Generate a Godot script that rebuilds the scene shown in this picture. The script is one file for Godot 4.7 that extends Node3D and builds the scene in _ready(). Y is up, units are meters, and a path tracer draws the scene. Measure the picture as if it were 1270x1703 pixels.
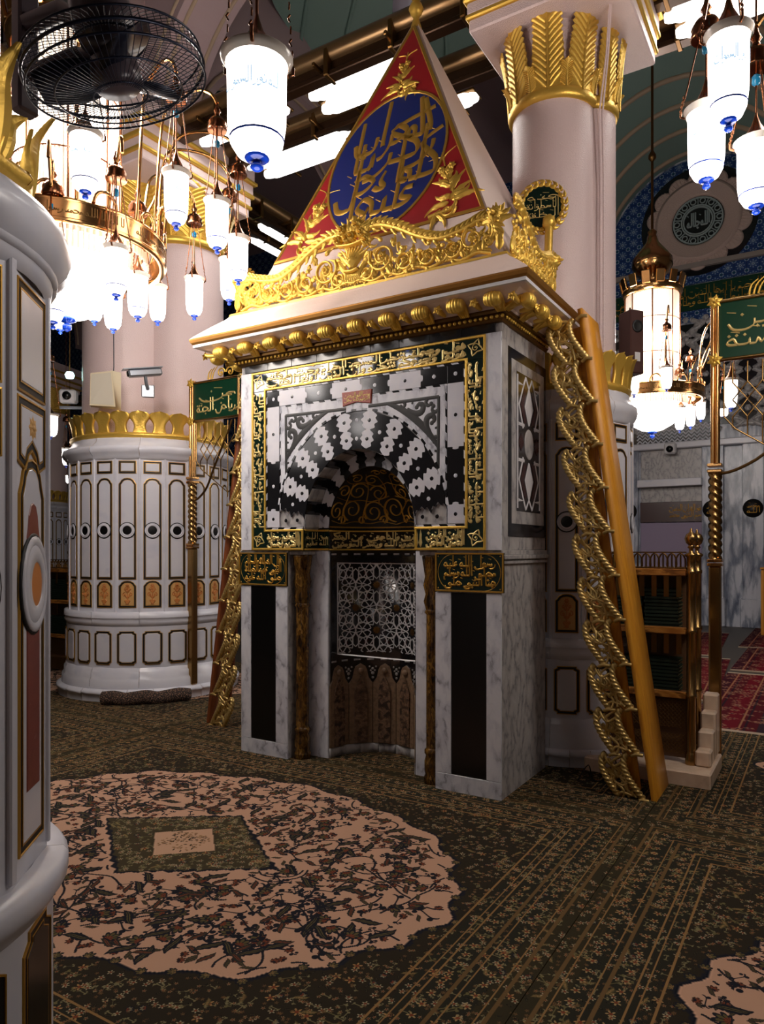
extends Node3D

# ---------------------------------------------------------------- shape builder
class Sh:
	var st := SurfaceTool.new()
	var xf := Transform3D.IDENTITY
	var warp = null
	var g := 1
	var uvs := false

	func _init():
		st.begin(Mesh.PRIMITIVE_TRIANGLES)

	func p(v: Vector3) -> Vector3:
		if warp != null:
			v = warp.call(v)
		return xf * v

	func tri(a: Vector3, b: Vector3, c: Vector3):
		st.add_vertex(a)
		st.add_vertex(b)
		st.add_vertex(c)

	func flat():
		st.set_smooth_group(-1)

	func soft():
		g += 1
		st.set_smooth_group(g)

	func quad(a: Vector3, b: Vector3, c: Vector3, d: Vector3):
		tri(a, b, c)
		tri(a, c, d)

	# a flat textured rectangle with uv 0..1: o is the lower left corner, u and v its sides
	func sheet(o: Vector3, u: Vector3, v: Vector3, uv0 := Vector2(0, 0), uv1 := Vector2(1, 1)):
		flat()
		var c := [p(o), p(o + u), p(o + u + v), p(o + v)]
		var t := [Vector2(uv0.x, uv1.y), Vector2(uv1.x, uv1.y), Vector2(uv1.x, uv0.y), Vector2(uv0.x, uv0.y)]
		for k in [0, 2, 1, 0, 3, 2]:
			st.set_uv(t[k])
			st.add_vertex(c[k])

	func loft(rings: Array, closed := true, cap0 := false, cap1 := false):
		soft()
		var n: int = rings[0].size()
		var q := []
		for r in rings:
			var m := PackedVector3Array()
			m.resize(n)
			for j in n:
				m[j] = p(r[j])
			q.append(m)
		var last := n if closed else n - 1
		for i in q.size() - 1:
			var A: PackedVector3Array = q[i]
			var B: PackedVector3Array = q[i + 1]
			if A[0].distance_squared_to(B[0]) < 1e-12 and A[n / 2].distance_squared_to(B[n / 2]) < 1e-12 and A[n / 3].distance_squared_to(B[n / 3]) < 1e-12:
				soft()
				continue
			for j in last:
				var k := (j + 1) % n
				tri(A[j], B[k], A[k])
				tri(A[j], B[j], B[k])
		for e in [[cap0, 0], [cap1, q.size() - 1]]:
			if e[0]:
				flat()
				var R: PackedVector3Array = q[e[1]]
				var c := Vector3.ZERO
				for v in R:
					c += v / n
				for j in n:
					if e[1] == 0:
						tri(c, R[j], R[(j + 1) % n])
					else:
						tri(c, R[(j + 1) % n], R[j])

	func tube(pts: Array, r, n := 8, caps := true, squash := 1.0):
		var rings := []
		var t := Vector3.ZERO
		var u := Vector3.ZERO
		for i in pts.size():
			var a: Vector3 = pts[maxi(i - 1, 0)]
			var b: Vector3 = pts[mini(i + 1, pts.size() - 1)]
			t = (b - a).normalized()
			if i == 0:
				u = t.cross(Vector3(0.31, 0.83, 0.46)).normalized()
			u = (u - t * u.dot(t)).normalized()
			var w := t.cross(u)
			var rad: float = r[i] if r is Array else r
			var ring := PackedVector3Array()
			for k in n:
				var x := TAU * k / n
				ring.append(pts[i] + (u * cos(x) + w * sin(x) * squash) * rad)
			rings.append(ring)
		loft(rings, true, caps, caps)

	# twisted strands: a lobed cross-section that turns along the way
	func rope(pts: Array, r: float, pitch: float, lobes := 3, n := 12):
		var rings := []
		var u := Vector3.ZERO
		var s := 0.0
		for i in pts.size():
			var a: Vector3 = pts[maxi(i - 1, 0)]
			var b: Vector3 = pts[mini(i + 1, pts.size() - 1)]
			if i:
				s += pts[i].distance_to(pts[i - 1])
			var t := (b - a).normalized()
			if i == 0:
				u = t.cross(Vector3(0.31, 0.83, 0.46)).normalized()
			u = (u - t * u.dot(t)).normalized()
			var w := t.cross(u)
			var ring := PackedVector3Array()
			for k in n:
				var x := TAU * k / n
				var rr: float = r * (0.66 + 0.46 * absf(cos(lobes * 0.5 * (x + TAU * s / pitch))))
				ring.append(pts[i] + (u * cos(x) + w * sin(x)) * rr)
			rings.append(ring)
		loft(rings, true, true, true)

	func lathe(prof: Array, n := 24, c := Vector3.ZERO, a0 := 0.0, a1 := TAU):
		var full := absf(a1 - a0 - TAU) < 0.001
		var rings := []
		for v in prof:
			var ring := PackedVector3Array()
			for k in (n if full else n + 1):
				var x := a0 + (a1 - a0) * k / n
				ring.append(c + Vector3(v.x * sin(x), v.y, v.x * cos(x)))
			rings.append(ring)
		loft(rings, full)

	func box(c: Vector3, s: Vector3, b := 0.004):
		flat()
		var h := s / 2
		b = minf(b, minf(h.x, minf(h.y, h.z)) * 0.5)
		if b <= 0.0005:
			var o := []
			for i in 8:
				o.append(p(c + Vector3(h.x if i & 1 else -h.x, h.y if i & 2 else -h.y, h.z if i & 4 else -h.z)))
			for f in [[0, 2, 3, 1], [4, 5, 7, 6], [0, 4, 6, 2], [1, 3, 7, 5], [2, 6, 7, 3], [0, 1, 5, 4]]:
				quad(o[f[0]], o[f[3]], o[f[2]], o[f[1]])
			return
		var rings := []
		for q in [[-h.y, b], [-h.y + b, 0.0], [h.y - b, 0.0], [h.y, b]]:
			var e: float = q[1]
			var ring := PackedVector3Array()
			for s4 in [[1, 1], [-1, 1], [-1, -1], [1, -1]]:
				var x: float = (h.x - e) * s4[0]
				var z: float = (h.z - e) * s4[1]
				var k := b if e == 0.0 else 0.0001
				var first := Vector3(x - k * s4[0], q[0], z)
				var second := Vector3(x, q[0], z - k * s4[1])
				if s4[0] * s4[1] > 0:
					ring.append(c + second)
					ring.append(c + first)
				else:
					ring.append(c + first)
					ring.append(c + second)
			rings.append(ring)
		var nn := 8
		for i in 3:
			for j in nn:
				var k := (j + 1) % nn
				quad(p(rings[i][j]), p(rings[i + 1][j]), p(rings[i + 1][k]), p(rings[i][k]))
		for e in [0, 3]:
			var m := p(c + Vector3(0, h.y if e else -h.y, 0))
			for j in nn:
				tri(m, p(rings[e][j]), p(rings[e][(j + 1) % nn]))

	func inset(poly: PackedVector2Array, d: float) -> PackedVector2Array:
		var o := PackedVector2Array()
		var n := poly.size()
		var turn := -1.0 if Geometry2D.is_polygon_clockwise(poly) else 1.0
		for i in n:
			var a := (poly[i] - poly[(i + n - 1) % n]).normalized()
			var b := (poly[(i + 1) % n] - poly[i]).normalized()
			var na := Vector2(-a.y, a.x) * turn
			var nb := Vector2(-b.y, b.x) * turn
			var m := (na + nb)
			var k := m.length_squared()
			m = m * (2.0 / k) if k > 0.25 else na
			o.append(poly[i] + m * d)
		return o

	# an outline pushed from z0 to z1, the front edge bevelled by b
	func prism(poly: PackedVector2Array, z0: float, z1: float, b := 0.0, back := false):
		flat()
		var front := inset(poly, b) if b > 0.0 else poly
		var n := poly.size()
		var t := Geometry2D.triangulate_polygon(front)
		for i in range(0, t.size(), 3):
			var a := front[t[i]]
			var c := front[t[i + 1]]
			var d := front[t[i + 2]]
			tri(p(Vector3(a.x, a.y, z1)), p(Vector3(d.x, d.y, z1)), p(Vector3(c.x, c.y, z1)))
		if back:
			t = Geometry2D.triangulate_polygon(poly)
			for i in range(0, t.size(), 3):
				tri(p(Vector3(poly[t[i]].x, poly[t[i]].y, z0)), p(Vector3(poly[t[i + 1]].x, poly[t[i + 1]].y, z0)), p(Vector3(poly[t[i + 2]].x, poly[t[i + 2]].y, z0)))
		for i in n:
			var k := (i + 1) % n
			var levels := [[poly, z0], [poly, z1 - b], [front, z1]] if b > 0.0 else [[poly, z0], [poly, z1]]
			for l in levels.size() - 1:
				var A: PackedVector2Array = levels[l][0]
				var B: PackedVector2Array = levels[l + 1][0]
				var za: float = levels[l][1]
				var zb: float = levels[l + 1][1]
				quad(p(Vector3(A[i].x, A[i].y, za)), p(Vector3(B[i].x, B[i].y, zb)), p(Vector3(B[k].x, B[k].y, zb)), p(Vector3(A[k].x, A[k].y, za)))

	# a moulding that follows an outline: prof holds (distance inwards, height)
	func border(poly: PackedVector2Array, prof: Array):
		flat()
		var rings := []
		for q in prof:
			var m := inset(poly, q.x)
			var ring := PackedVector3Array()
			for v in m:
				ring.append(p(Vector3(v.x, v.y, q.y)))
			rings.append(ring)
		var n := poly.size()
		for i in rings.size() - 1:
			for j in n:
				var k := (j + 1) % n
				quad(rings[i][j], rings[i + 1][j], rings[i + 1][k], rings[i][k])

	# a flat stroke on the local plane; nib > 0 is a slanted pen, else width runs from w0 to w1
	func rib(pts: PackedVector2Array, w0: float, w1: float, h: float, nib := false, z := 0.0, per := 4, belly := 0.0):
		var q := pts if pts.size() < 3 or per == 1 else bend(pts, per)
		var rings := []
		for i in q.size():
			var t := (q[mini(i + 1, q.size() - 1)] - q[maxi(i - 1, 0)]).normalized()
			var nn := Vector2(-t.y, t.x)
			var f := float(i) / (q.size() - 1)
			var w := lerpf(w0, w1, f) + belly * sin(f * PI)
			if nib:
				w = w0 * (0.42 + 0.58 * absf(sin(t.angle() - 1.0)))
			var c := q[i]
			var a := c - nn * w
			var b := c + nn * w
			if nib:
				var a2 := c - nn * w * 0.55
				var b2 := c + nn * w * 0.55
				rings.append(PackedVector3Array([Vector3(a.x, a.y, z), Vector3(a2.x, a2.y, z + h), Vector3(b2.x, b2.y, z + h), Vector3(b.x, b.y, z)]))
			else:
				var a2 := c - nn * w * 0.7
				var b2 := c + nn * w * 0.7
				var hh := h * clampf(w / maxf(w0, w1), 0.35, 1.0)
				rings.append(PackedVector3Array([Vector3(a.x, a.y, z), Vector3(a2.x, a2.y, z + hh * 0.7), Vector3(c.x, c.y, z + hh), Vector3(b2.x, b2.y, z + hh * 0.7), Vector3(b.x, b.y, z)]))
		if rings.size() > 1:
			loft(rings, false)

	static func bend(pts: PackedVector2Array, per: int) -> PackedVector2Array:
		var o := PackedVector2Array()
		var n := pts.size()
		for i in n - 1:
			var a := pts[maxi(i - 1, 0)]
			var d := pts[mini(i + 2, n - 1)]
			for k in per:
				o.append(pts[i].cubic_interpolate(pts[i + 1], a, d, float(k) / per))
		o.append(pts[n - 1])
		return o

	static func bend3(pts: Array, per: int) -> Array:
		var o := []
		var n := pts.size()
		for i in n - 1:
			var a: Vector3 = pts[maxi(i - 1, 0)]
			var b: Vector3 = pts[i]
			var d: Vector3 = pts[mini(i + 2, n - 1)]
			for k in per:
				o.append(b.cubic_interpolate(pts[i + 1], a, d, float(k) / per))
		o.append(pts[n - 1])
		return o

	# a carved leaf on the local plane: ang is where it points, curl how far it turns on the way
	func leaf(at: Vector2, ang: float, long: float, w: float, h: float, curl := 0.0, lobes := 4, z := 0.0, rows := 12):
		var rings := []
		var c := at
		for i in rows + 1:
			var t := float(i) / rows
			var dir := Vector2.from_angle(ang + curl * t * t)
			if i:
				c += dir * long / rows
			var nn := Vector2(-dir.y, dir.x)
			var hw := w * (sin(PI * pow(t, 0.65)) * 0.92 + 0.08) * (1.0 - 0.34 * absf(cos(lobes * PI * t)) * sin(PI * t))
			var hh := h * (1.0 - 0.4 * t) * (0.35 + 0.65 * sin(PI * minf(1.0, t * 1.2 + 0.12)))
			var ring := PackedVector3Array()
			for e in [[-1.0, 0.0], [-0.55, 0.85], [-0.1, 0.55], [0.0, 1.0], [0.1, 0.55], [0.55, 0.85], [1.0, 0.0]]:
				var q: Vector2 = c + nn * hw * e[0]
				ring.append(Vector3(q.x, q.y, z + hh * e[1]))
			rings.append(ring)
		loft(rings, false)

	# a spiral band that runs into its centre
	func scroll(c: Vector2, r: float, a0: float, turns: float, w: float, h: float, z := 0.0, inner := 0.12):
		var pts := PackedVector2Array()
		var n := int(absf(turns) * 14) + 2
		for i in n + 1:
			var t := float(i) / n
			pts.append(c + Vector2.from_angle(a0 + turns * TAU * t) * r * lerpf(1.0, inner, t))
		rib(pts, w, w * 0.55, h, false, z, 1)
		knob(c, w * 1.25, h * 1.15, z)

	func knob(c: Vector2, r: float, h: float, z := 0.0, n := 8):
		var rings := []
		for q in [Vector2(1, 0), Vector2(0.9, 0.5), Vector2(0.6, 0.85), Vector2(0.02, 1)]:
			var ring := PackedVector3Array()
			for k in n:
				var v: Vector2 = c + Vector2.from_angle(TAU * k / n) * r * q.x
				ring.append(Vector3(v.x, v.y, z + h * q.y))
			rings.append(ring)
		loft(rings, true)

	func flower(c: Vector2, r: float, h: float, petals := 6, z := 0.0, a0 := 0.0):
		for k in petals:
			leaf(c + Vector2.from_angle(a0 + TAU * k / petals) * r * 0.12, a0 + TAU * k / petals, r * 0.92, r * 0.36, h, 0.0, 1, z, 6)
		knob(c, r * 0.27, h * 1.35, z)

	func mesh() -> ArrayMesh:
		st.generate_normals()
		st.index()
		return st.commit()


# ---------------------------------------------------------------- naming and nesting
var M := {}
var used := {}
var rng := RandomNumberGenerator.new()


func numbered(parent: Node, called: String) -> String:
	var key := "%d/%s" % [parent.get_instance_id(), called]
	var n: int = used.get(key, 0)
	used[key] = n + 1
	return called if n == 0 else "%s_%03d" % [called, n]


func tag(o: Node, label: String, category: String, group := "", kind := ""):
	if label:
		o.set_meta("label", label)
	if category:
		o.set_meta("category", category)
	if group:
		o.set_meta("group", group)
	if kind:
		o.set_meta("kind", kind)
	return o


func thing(called: String, label: String, category: String, at := Vector3.ZERO, turn := 0.0, group := "") -> Node3D:
	var o := Node3D.new()
	o.name = numbered(self, called)
	o.position = at
	o.rotation.y = turn
	add_child(o, true)
	tag(o, label, category, group)
	return o


func part(parent: Node, called: String, shape, material: Material, label := "") -> MeshInstance3D:
	var o := MeshInstance3D.new()
	o.name = numbered(parent, called)
	o.mesh = shape.mesh() if shape is Sh else shape
	o.material_override = material
	parent.add_child(o, true)
	if label:
		o.set_meta("label", label)
	if called in FINE:
		o.set_meta("kind", "stuff")
	return o


func lone(called: String, label: String, category: String, shape, material: Material, at := Vector3.ZERO, turn := 0.0, group := "") -> MeshInstance3D:
	var o := part(self, called, shape, material)
	o.position = at
	o.rotation.y = turn
	tag(o, label, category, group)
	return o


func struct(called: String, shape, material: Material, label := "", category := "", parent: Node = self) -> MeshInstance3D:
	var o := part(parent, called, shape, material)
	if parent == self:
		tag(o, label, category, "", "structure")
	return o


func again(o: Node3D, label: String, at: Vector3, turn := 0.0) -> Node3D:
	var c: Node3D = o.duplicate()
	c.name = numbered(self, String(o.name).rstrip("0123456789_"))
	add_child(c, true)
	c.position = at
	c.rotation.y = turn
	c.set_meta("label", label)
	return c


func rect(x0: float, y0: float, x1: float, y1: float) -> PackedVector2Array:
	return PackedVector2Array([Vector2(x0, y0), Vector2(x1, y0), Vector2(x1, y1), Vector2(x0, y1)])


func at(px: float, py: float, depth: float) -> Vector3:  # a measured direction and distance from where the photographer stood
	var a := EYE_TURN
	var right := Vector3(cos(a), 0, -sin(a))
	var ahead := Vector3(-sin(a), 0, -cos(a))
	return EYE + right * ((px - 635.0) / FOCAL * depth) + Vector3.UP * ((915.0 - py) / FOCAL * depth) + ahead * depth


# pieces too small in the photograph to pick apart one by one
const FINE := ["edging", "bead_row", "pearl", "gilt_rosette", "red_chip", "corner_knot", "tie", "lower_lattice", "foot_lattice", "cresting", "pierced_strip", "zigzag_arch", "white_interlace", "pierced_tracery", "carved_vine", "black_inlay", "red_inlay", "white_strip"]
const EYE := Vector3(2.862, 1.6, 4.284)
const EYE_TURN := 0.55378
const FOCAL := 1200.0

# ---------------------------------------------------------------- handwriting: Arabic letters as pen strokes
# each letter: joined form, its width, last form, its width; x runs leftwards from where the pen enters, the line is y = 0
var LETTERS := {
	"ا": ["0.1,0 0,1 0,6", 0.9, "0.1,0 0,1 0,6", 0.9],
	"ل": ["0,6 0,0.4 -0.3,0 -1,0", 1.0, "0,6 -0.1,-0.6 -0.8,-1.6 -1.8,-1.4 -2.3,-0.2", 2.7],
	"b": ["0,0 0,1.5 -0.2,0.1 -1.1,0", 1.1, "0,1.3 -0.2,0.1 -1.2,-0.3 -2.6,-0.1 -3.1,1.1", 3.4],
	"n": ["0,0 0,1.5 -0.2,0.1 -1.1,0", 1.1, "0,1.2 -0.1,-0.6 -0.9,-1.7 -2,-1.4 -2.5,0.4", 2.8],
	"y": ["0,0 0,1.5 -0.2,0.1 -1.1,0", 1.1, "0,0.4 -0.5,0.9 -1,0.5 -0.5,-0.2 0,-0.9 -0.6,-1.9 -1.9,-1.8 -2.6,-0.6", 2.9],
	"h": ["-1.7,1.6 -1.1,1.9 0.1,1 -0.9,0.1 -1.9,0", 1.9, "-1.7,1.4 -1.1,1.8 0.1,1.2 -1.4,0.2 -1.8,-1 -1,-2.1 0.3,-1.9", 2.1],
	"د": ["0,1.8 -0.4,0.8 0.1,0 -0.6,-0.1 -1.1,0.2", 1.4, "0,1.8 -0.4,0.8 0.1,0 -0.6,-0.1 -1.1,0.2", 1.4],
	"ر": ["0,1.1 -0.1,0 -0.8,-1.1 -1.6,-1.4", 1.2, "0,1.1 -0.1,0 -0.8,-1.1 -1.6,-1.4", 1.2],
	"س": ["0,0 0,1.3 -0.35,0.1 -0.7,1.2 -1.05,0.1 -1.4,1.4 -1.6,0 -2.2,0", 2.2, "0,0 0,1.3 -0.35,0.1 -0.7,1.2 -1.05,0.1 -1.4,1.3 -1.5,-0.6 -2.2,-1.7 -3.2,-1.3 -3.6,0.3", 3.9],
	"ص": ["0,0 -0.2,0.9 -1,1.7 -1.6,1.2 -1.4,0.2 -0.2,0|-1.4,0.1 -1.8,1.1 -2,0 -2.7,0", 2.7, "0,0 -0.2,0.9 -1,1.7 -1.6,1.2 -1.4,0.2 -0.2,0|-1.4,0.1 -1.7,1 -1.9,-0.8 -2.6,-1.7 -3.5,-1.3 -3.9,0.3", 4.2],
	"ط": ["0,0 -0.2,0.9 -1,1.6 -1.6,0.9 -1.5,0.1 0,0|-1.5,6 -1.5,0.1 -2.4,0", 2.4, "0,0 -0.2,0.9 -1,1.6 -1.6,0.9 -1.5,0.1 0,0|-1.5,6 -1.5,0.1 -2.4,0", 2.5],
	"ع": ["-0.2,2 -0.9,1.9 -1.1,1 -0.3,0.6 -0.9,0.1 -1.6,0", 1.6, "-0.2,1.7 -0.9,1.6 -1,0.9 -0.2,0.6 -1,-0.2 -1.2,-1.4 -0.3,-2.2 0.7,-1.7", 1.7],
	"f": ["0,0 -0.1,1.2 -0.5,1.9 -1,1.4 -0.7,0.8 -0.1,0.9 -0.3,0.1 -1.3,0", 1.3, "0,0 -0.1,1.2 -0.5,1.9 -1,1.4 -0.7,0.8 -0.1,0.9|-0.1,0.9 -0.3,-0.6 -1.1,-1.7 -2.2,-1.3 -2.6,0.4", 2.8],
	"ك": ["1.1,5.4 -1.7,3.8 0,1.7 0.2,0.3 -0.5,0 -1.5,0", 1.5, "0,5.6 0,0.3 -0.7,-0.1 -2,0 -2.4,1|-0.9,2.6 -1.4,2.1 -0.8,1.7 -1.4,1.3", 2.7],
	"م": ["0,0 -0.1,0.9 -0.7,1.1 -0.9,0.3 -0.3,0 -1.3,0", 1.3, "0,0.1 -0.3,1 -0.9,0.7 -0.8,0.1 -0.2,0|-0.8,0.2 -1.1,-1 -0.9,-2.4", 1.3],
	"ه": ["0,0 -0.1,1.3 -0.9,2 -1.4,1 -0.6,0.2 -0.3,0.9 -0.9,-0.7 -1.5,0 -1.9,0", 1.9, "0,0 -0.2,0.4 -0.5,1.8 -1.1,1 -0.9,0.1 -0.1,0", 1.3],
	"و": ["-0.9,0.9 -0.5,1.6 0,1.1 -0.2,0.6 -0.9,0.8|0,1.1 -0.1,0 -0.8,-1.1 -1.7,-1.3", 1.4, "-0.9,0.9 -0.5,1.6 0,1.1 -0.2,0.6 -0.9,0.8|0,1.1 -0.1,0 -0.8,-1.1 -1.7,-1.3", 1.4],
}
# letter: [its skeleton, dots above, dots below]
var KIN := {"ب": ["b", 0, 1], "ت": ["b", 2, 0], "ث": ["b", 3, 0], "ن": ["n", 1, 0], "ي": ["y", 0, 2], "ى": ["y", 0, 0], "ح": ["h", 0, 0], "ج": ["h", 0, 1], "خ": ["h", 1, 0], "ذ": ["د", 1, 0], "ز": ["ر", 1, 0],
	"ش": ["س", 3, 0], "ض": ["ص", 1, 0], "ظ": ["ط", 1, 0], "غ": ["ع", 1, 0], "ف": ["f", 1, 0], "ق": ["f", 2, 0], "ة": ["ه", 2, 0]}
var pens := {}


func pen(t: String) -> Array:
	if not pens.has(t):
		var o := []
		for s in t.split("|"):
			var q := PackedVector2Array()
			for c in s.split(" "):
				var xy := c.split(",")
				q.append(Vector2(float(xy[0]), float(xy[1])))
			o.append(q)
		pens[t] = o
	return pens[t]


# the strokes and dots of a line of text, written leftwards from 0
func written(text: String) -> Dictionary:
	var strokes := []
	var dots := []
	var x := 0.0
	for w in text.split(" "):
		for i in w.length():
			var ch := w[i]
			var kin: Array = KIN.get(ch, [ch, 0, 0])
			if not LETTERS.has(kin[0]):
				continue
			var last: bool = i == w.length() - 1 or ch == "ة"
			var L: Array = LETTERS[kin[0]]
			for s in pen(L[2] if last else L[0]):
				var q := PackedVector2Array()
				for v in s:
					q.append(v + Vector2(x, 0))
				strokes.append(q)
			var adv: float = L[3] if last else L[1]
			var mid := x - adv * 0.42
			for k in int(kin[1]):
				dots.append(Vector2(mid + (k - (kin[1] - 1) * 0.5) * 0.75, (2.7 if k != 1 or kin[1] < 3 else 3.2)))
			for k in int(kin[2]):
				dots.append(Vector2(mid + (k - (kin[2] - 1) * 0.5) * 0.75, -1.1 if not last else -0.7))
			x -= adv
		x -= 0.7
	return {"strokes": strokes, "dots": dots, "width": -x - 0.7}


# rows of text fitted into a rectangle; the tall strokes of one row reach into the row above it
func write(sh: Sh, rows: Array, x0: float, y0: float, x1: float, y1: float, weight := 0.34, h := 0.004, z := 0.0, overlap := 1.45, marks := true):
	var step := (y1 - y0) / (rows.size() - 1 + 1.0 * overlap) * 1.0
	var unit := step * overlap / 8.6
	for r in rows.size():
		var t := written(rows[r])
		var sx: float = (x1 - x0) / t.width
		var base: float = y0 + 2.3 * unit + step * (rows.size() - 1 - r)
		var w := weight * minf(unit, sx * 1.1)
		for s in t.strokes:
			var q := PackedVector2Array()
			for v in s:
				q.append(Vector2(clampf(x1 + v.x * sx, x0, x1), base + v.y * unit))
			sh.rib(q, w, w, h, true, z, 3)
		for d in t.dots:
			var c := Vector2(x1 + d.x * sx, base + d.y * unit)
			var e := w * 1.25
			sh.prism(PackedVector2Array([c + Vector2(e, 0), c + Vector2(0, e), c + Vector2(-e, 0), c + Vector2(0, -e)]), z, z + h, e * 0.2)
		if marks:  # the small vowel strokes
			var k := 0
			var x := -1.3
			while -x < t.width - 1.0:
				var c := Vector2(x1 + x * sx, base + (3.6 + 1.2 * sin(k * 2.4)) * unit)
				sh.rib(PackedVector2Array([c, c + Vector2(-0.9 * sx, 0.55 * unit)]), w * 0.45, w * 0.3, h * 0.8, false, z, 1)
				x -= 2.7 + 0.8 * sin(k * 1.7)
				k += 1

# ---------------------------------------------------------------- materials
func noise_map(seed_: int, freq: float, stops: Array, warp := 0.0, fractal := FastNoiseLite.FRACTAL_FBM, size := 512, kind := FastNoiseLite.TYPE_SIMPLEX_SMOOTH, bumps := false) -> NoiseTexture2D:
	var n := FastNoiseLite.new()
	n.seed = seed_
	n.noise_type = kind
	n.frequency = freq
	n.fractal_type = fractal
	n.fractal_octaves = 4
	if warp > 0.0:
		n.domain_warp_enabled = true
		n.domain_warp_amplitude = warp
		n.domain_warp_frequency = freq * 0.8
	var t := NoiseTexture2D.new()
	t.width = size
	t.height = size
	t.seamless = true
	t.noise = n
	if not bumps:
		var g := Gradient.new()
		var off := PackedFloat32Array()
		var col := PackedColorArray()
		for s in stops:
			off.append(s[0])
			col.append(s[1])
		g.offsets = off
		g.colors = col
		t.color_ramp = g
	return t


func mat(called: String, c: Color, rough := 0.6, metal := 0.0) -> StandardMaterial3D:
	var m := StandardMaterial3D.new()
	m.resource_name = called
	m.albedo_color = c
	m.roughness = rough
	m.metallic = metal
	M[called] = m
	return m


func tri_tex(m: StandardMaterial3D, t: Texture2D, per_metre: float, stretch := Vector3.ONE, world := true):
	m.albedo_color = Color.WHITE
	m.albedo_texture = t
	m.uv1_triplanar = true
	m.uv1_world_triplanar = world
	m.uv1_scale = stretch * per_metre
	m.uv1_triplanar_sharpness = 4.0


func relief(m: StandardMaterial3D, t: Texture2D, cm: float):
	m.heightmap_enabled = true
	m.heightmap_texture = t
	m.heightmap_scale = cm


func glow(called: String, c: Color, energy: float, base := Color(0.9, 0.9, 0.9)) -> StandardMaterial3D:
	var m := mat(called, base, 0.3)
	m.emission_enabled = true
	m.emission = c
	m.emission_energy_multiplier = energy
	return m


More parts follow.
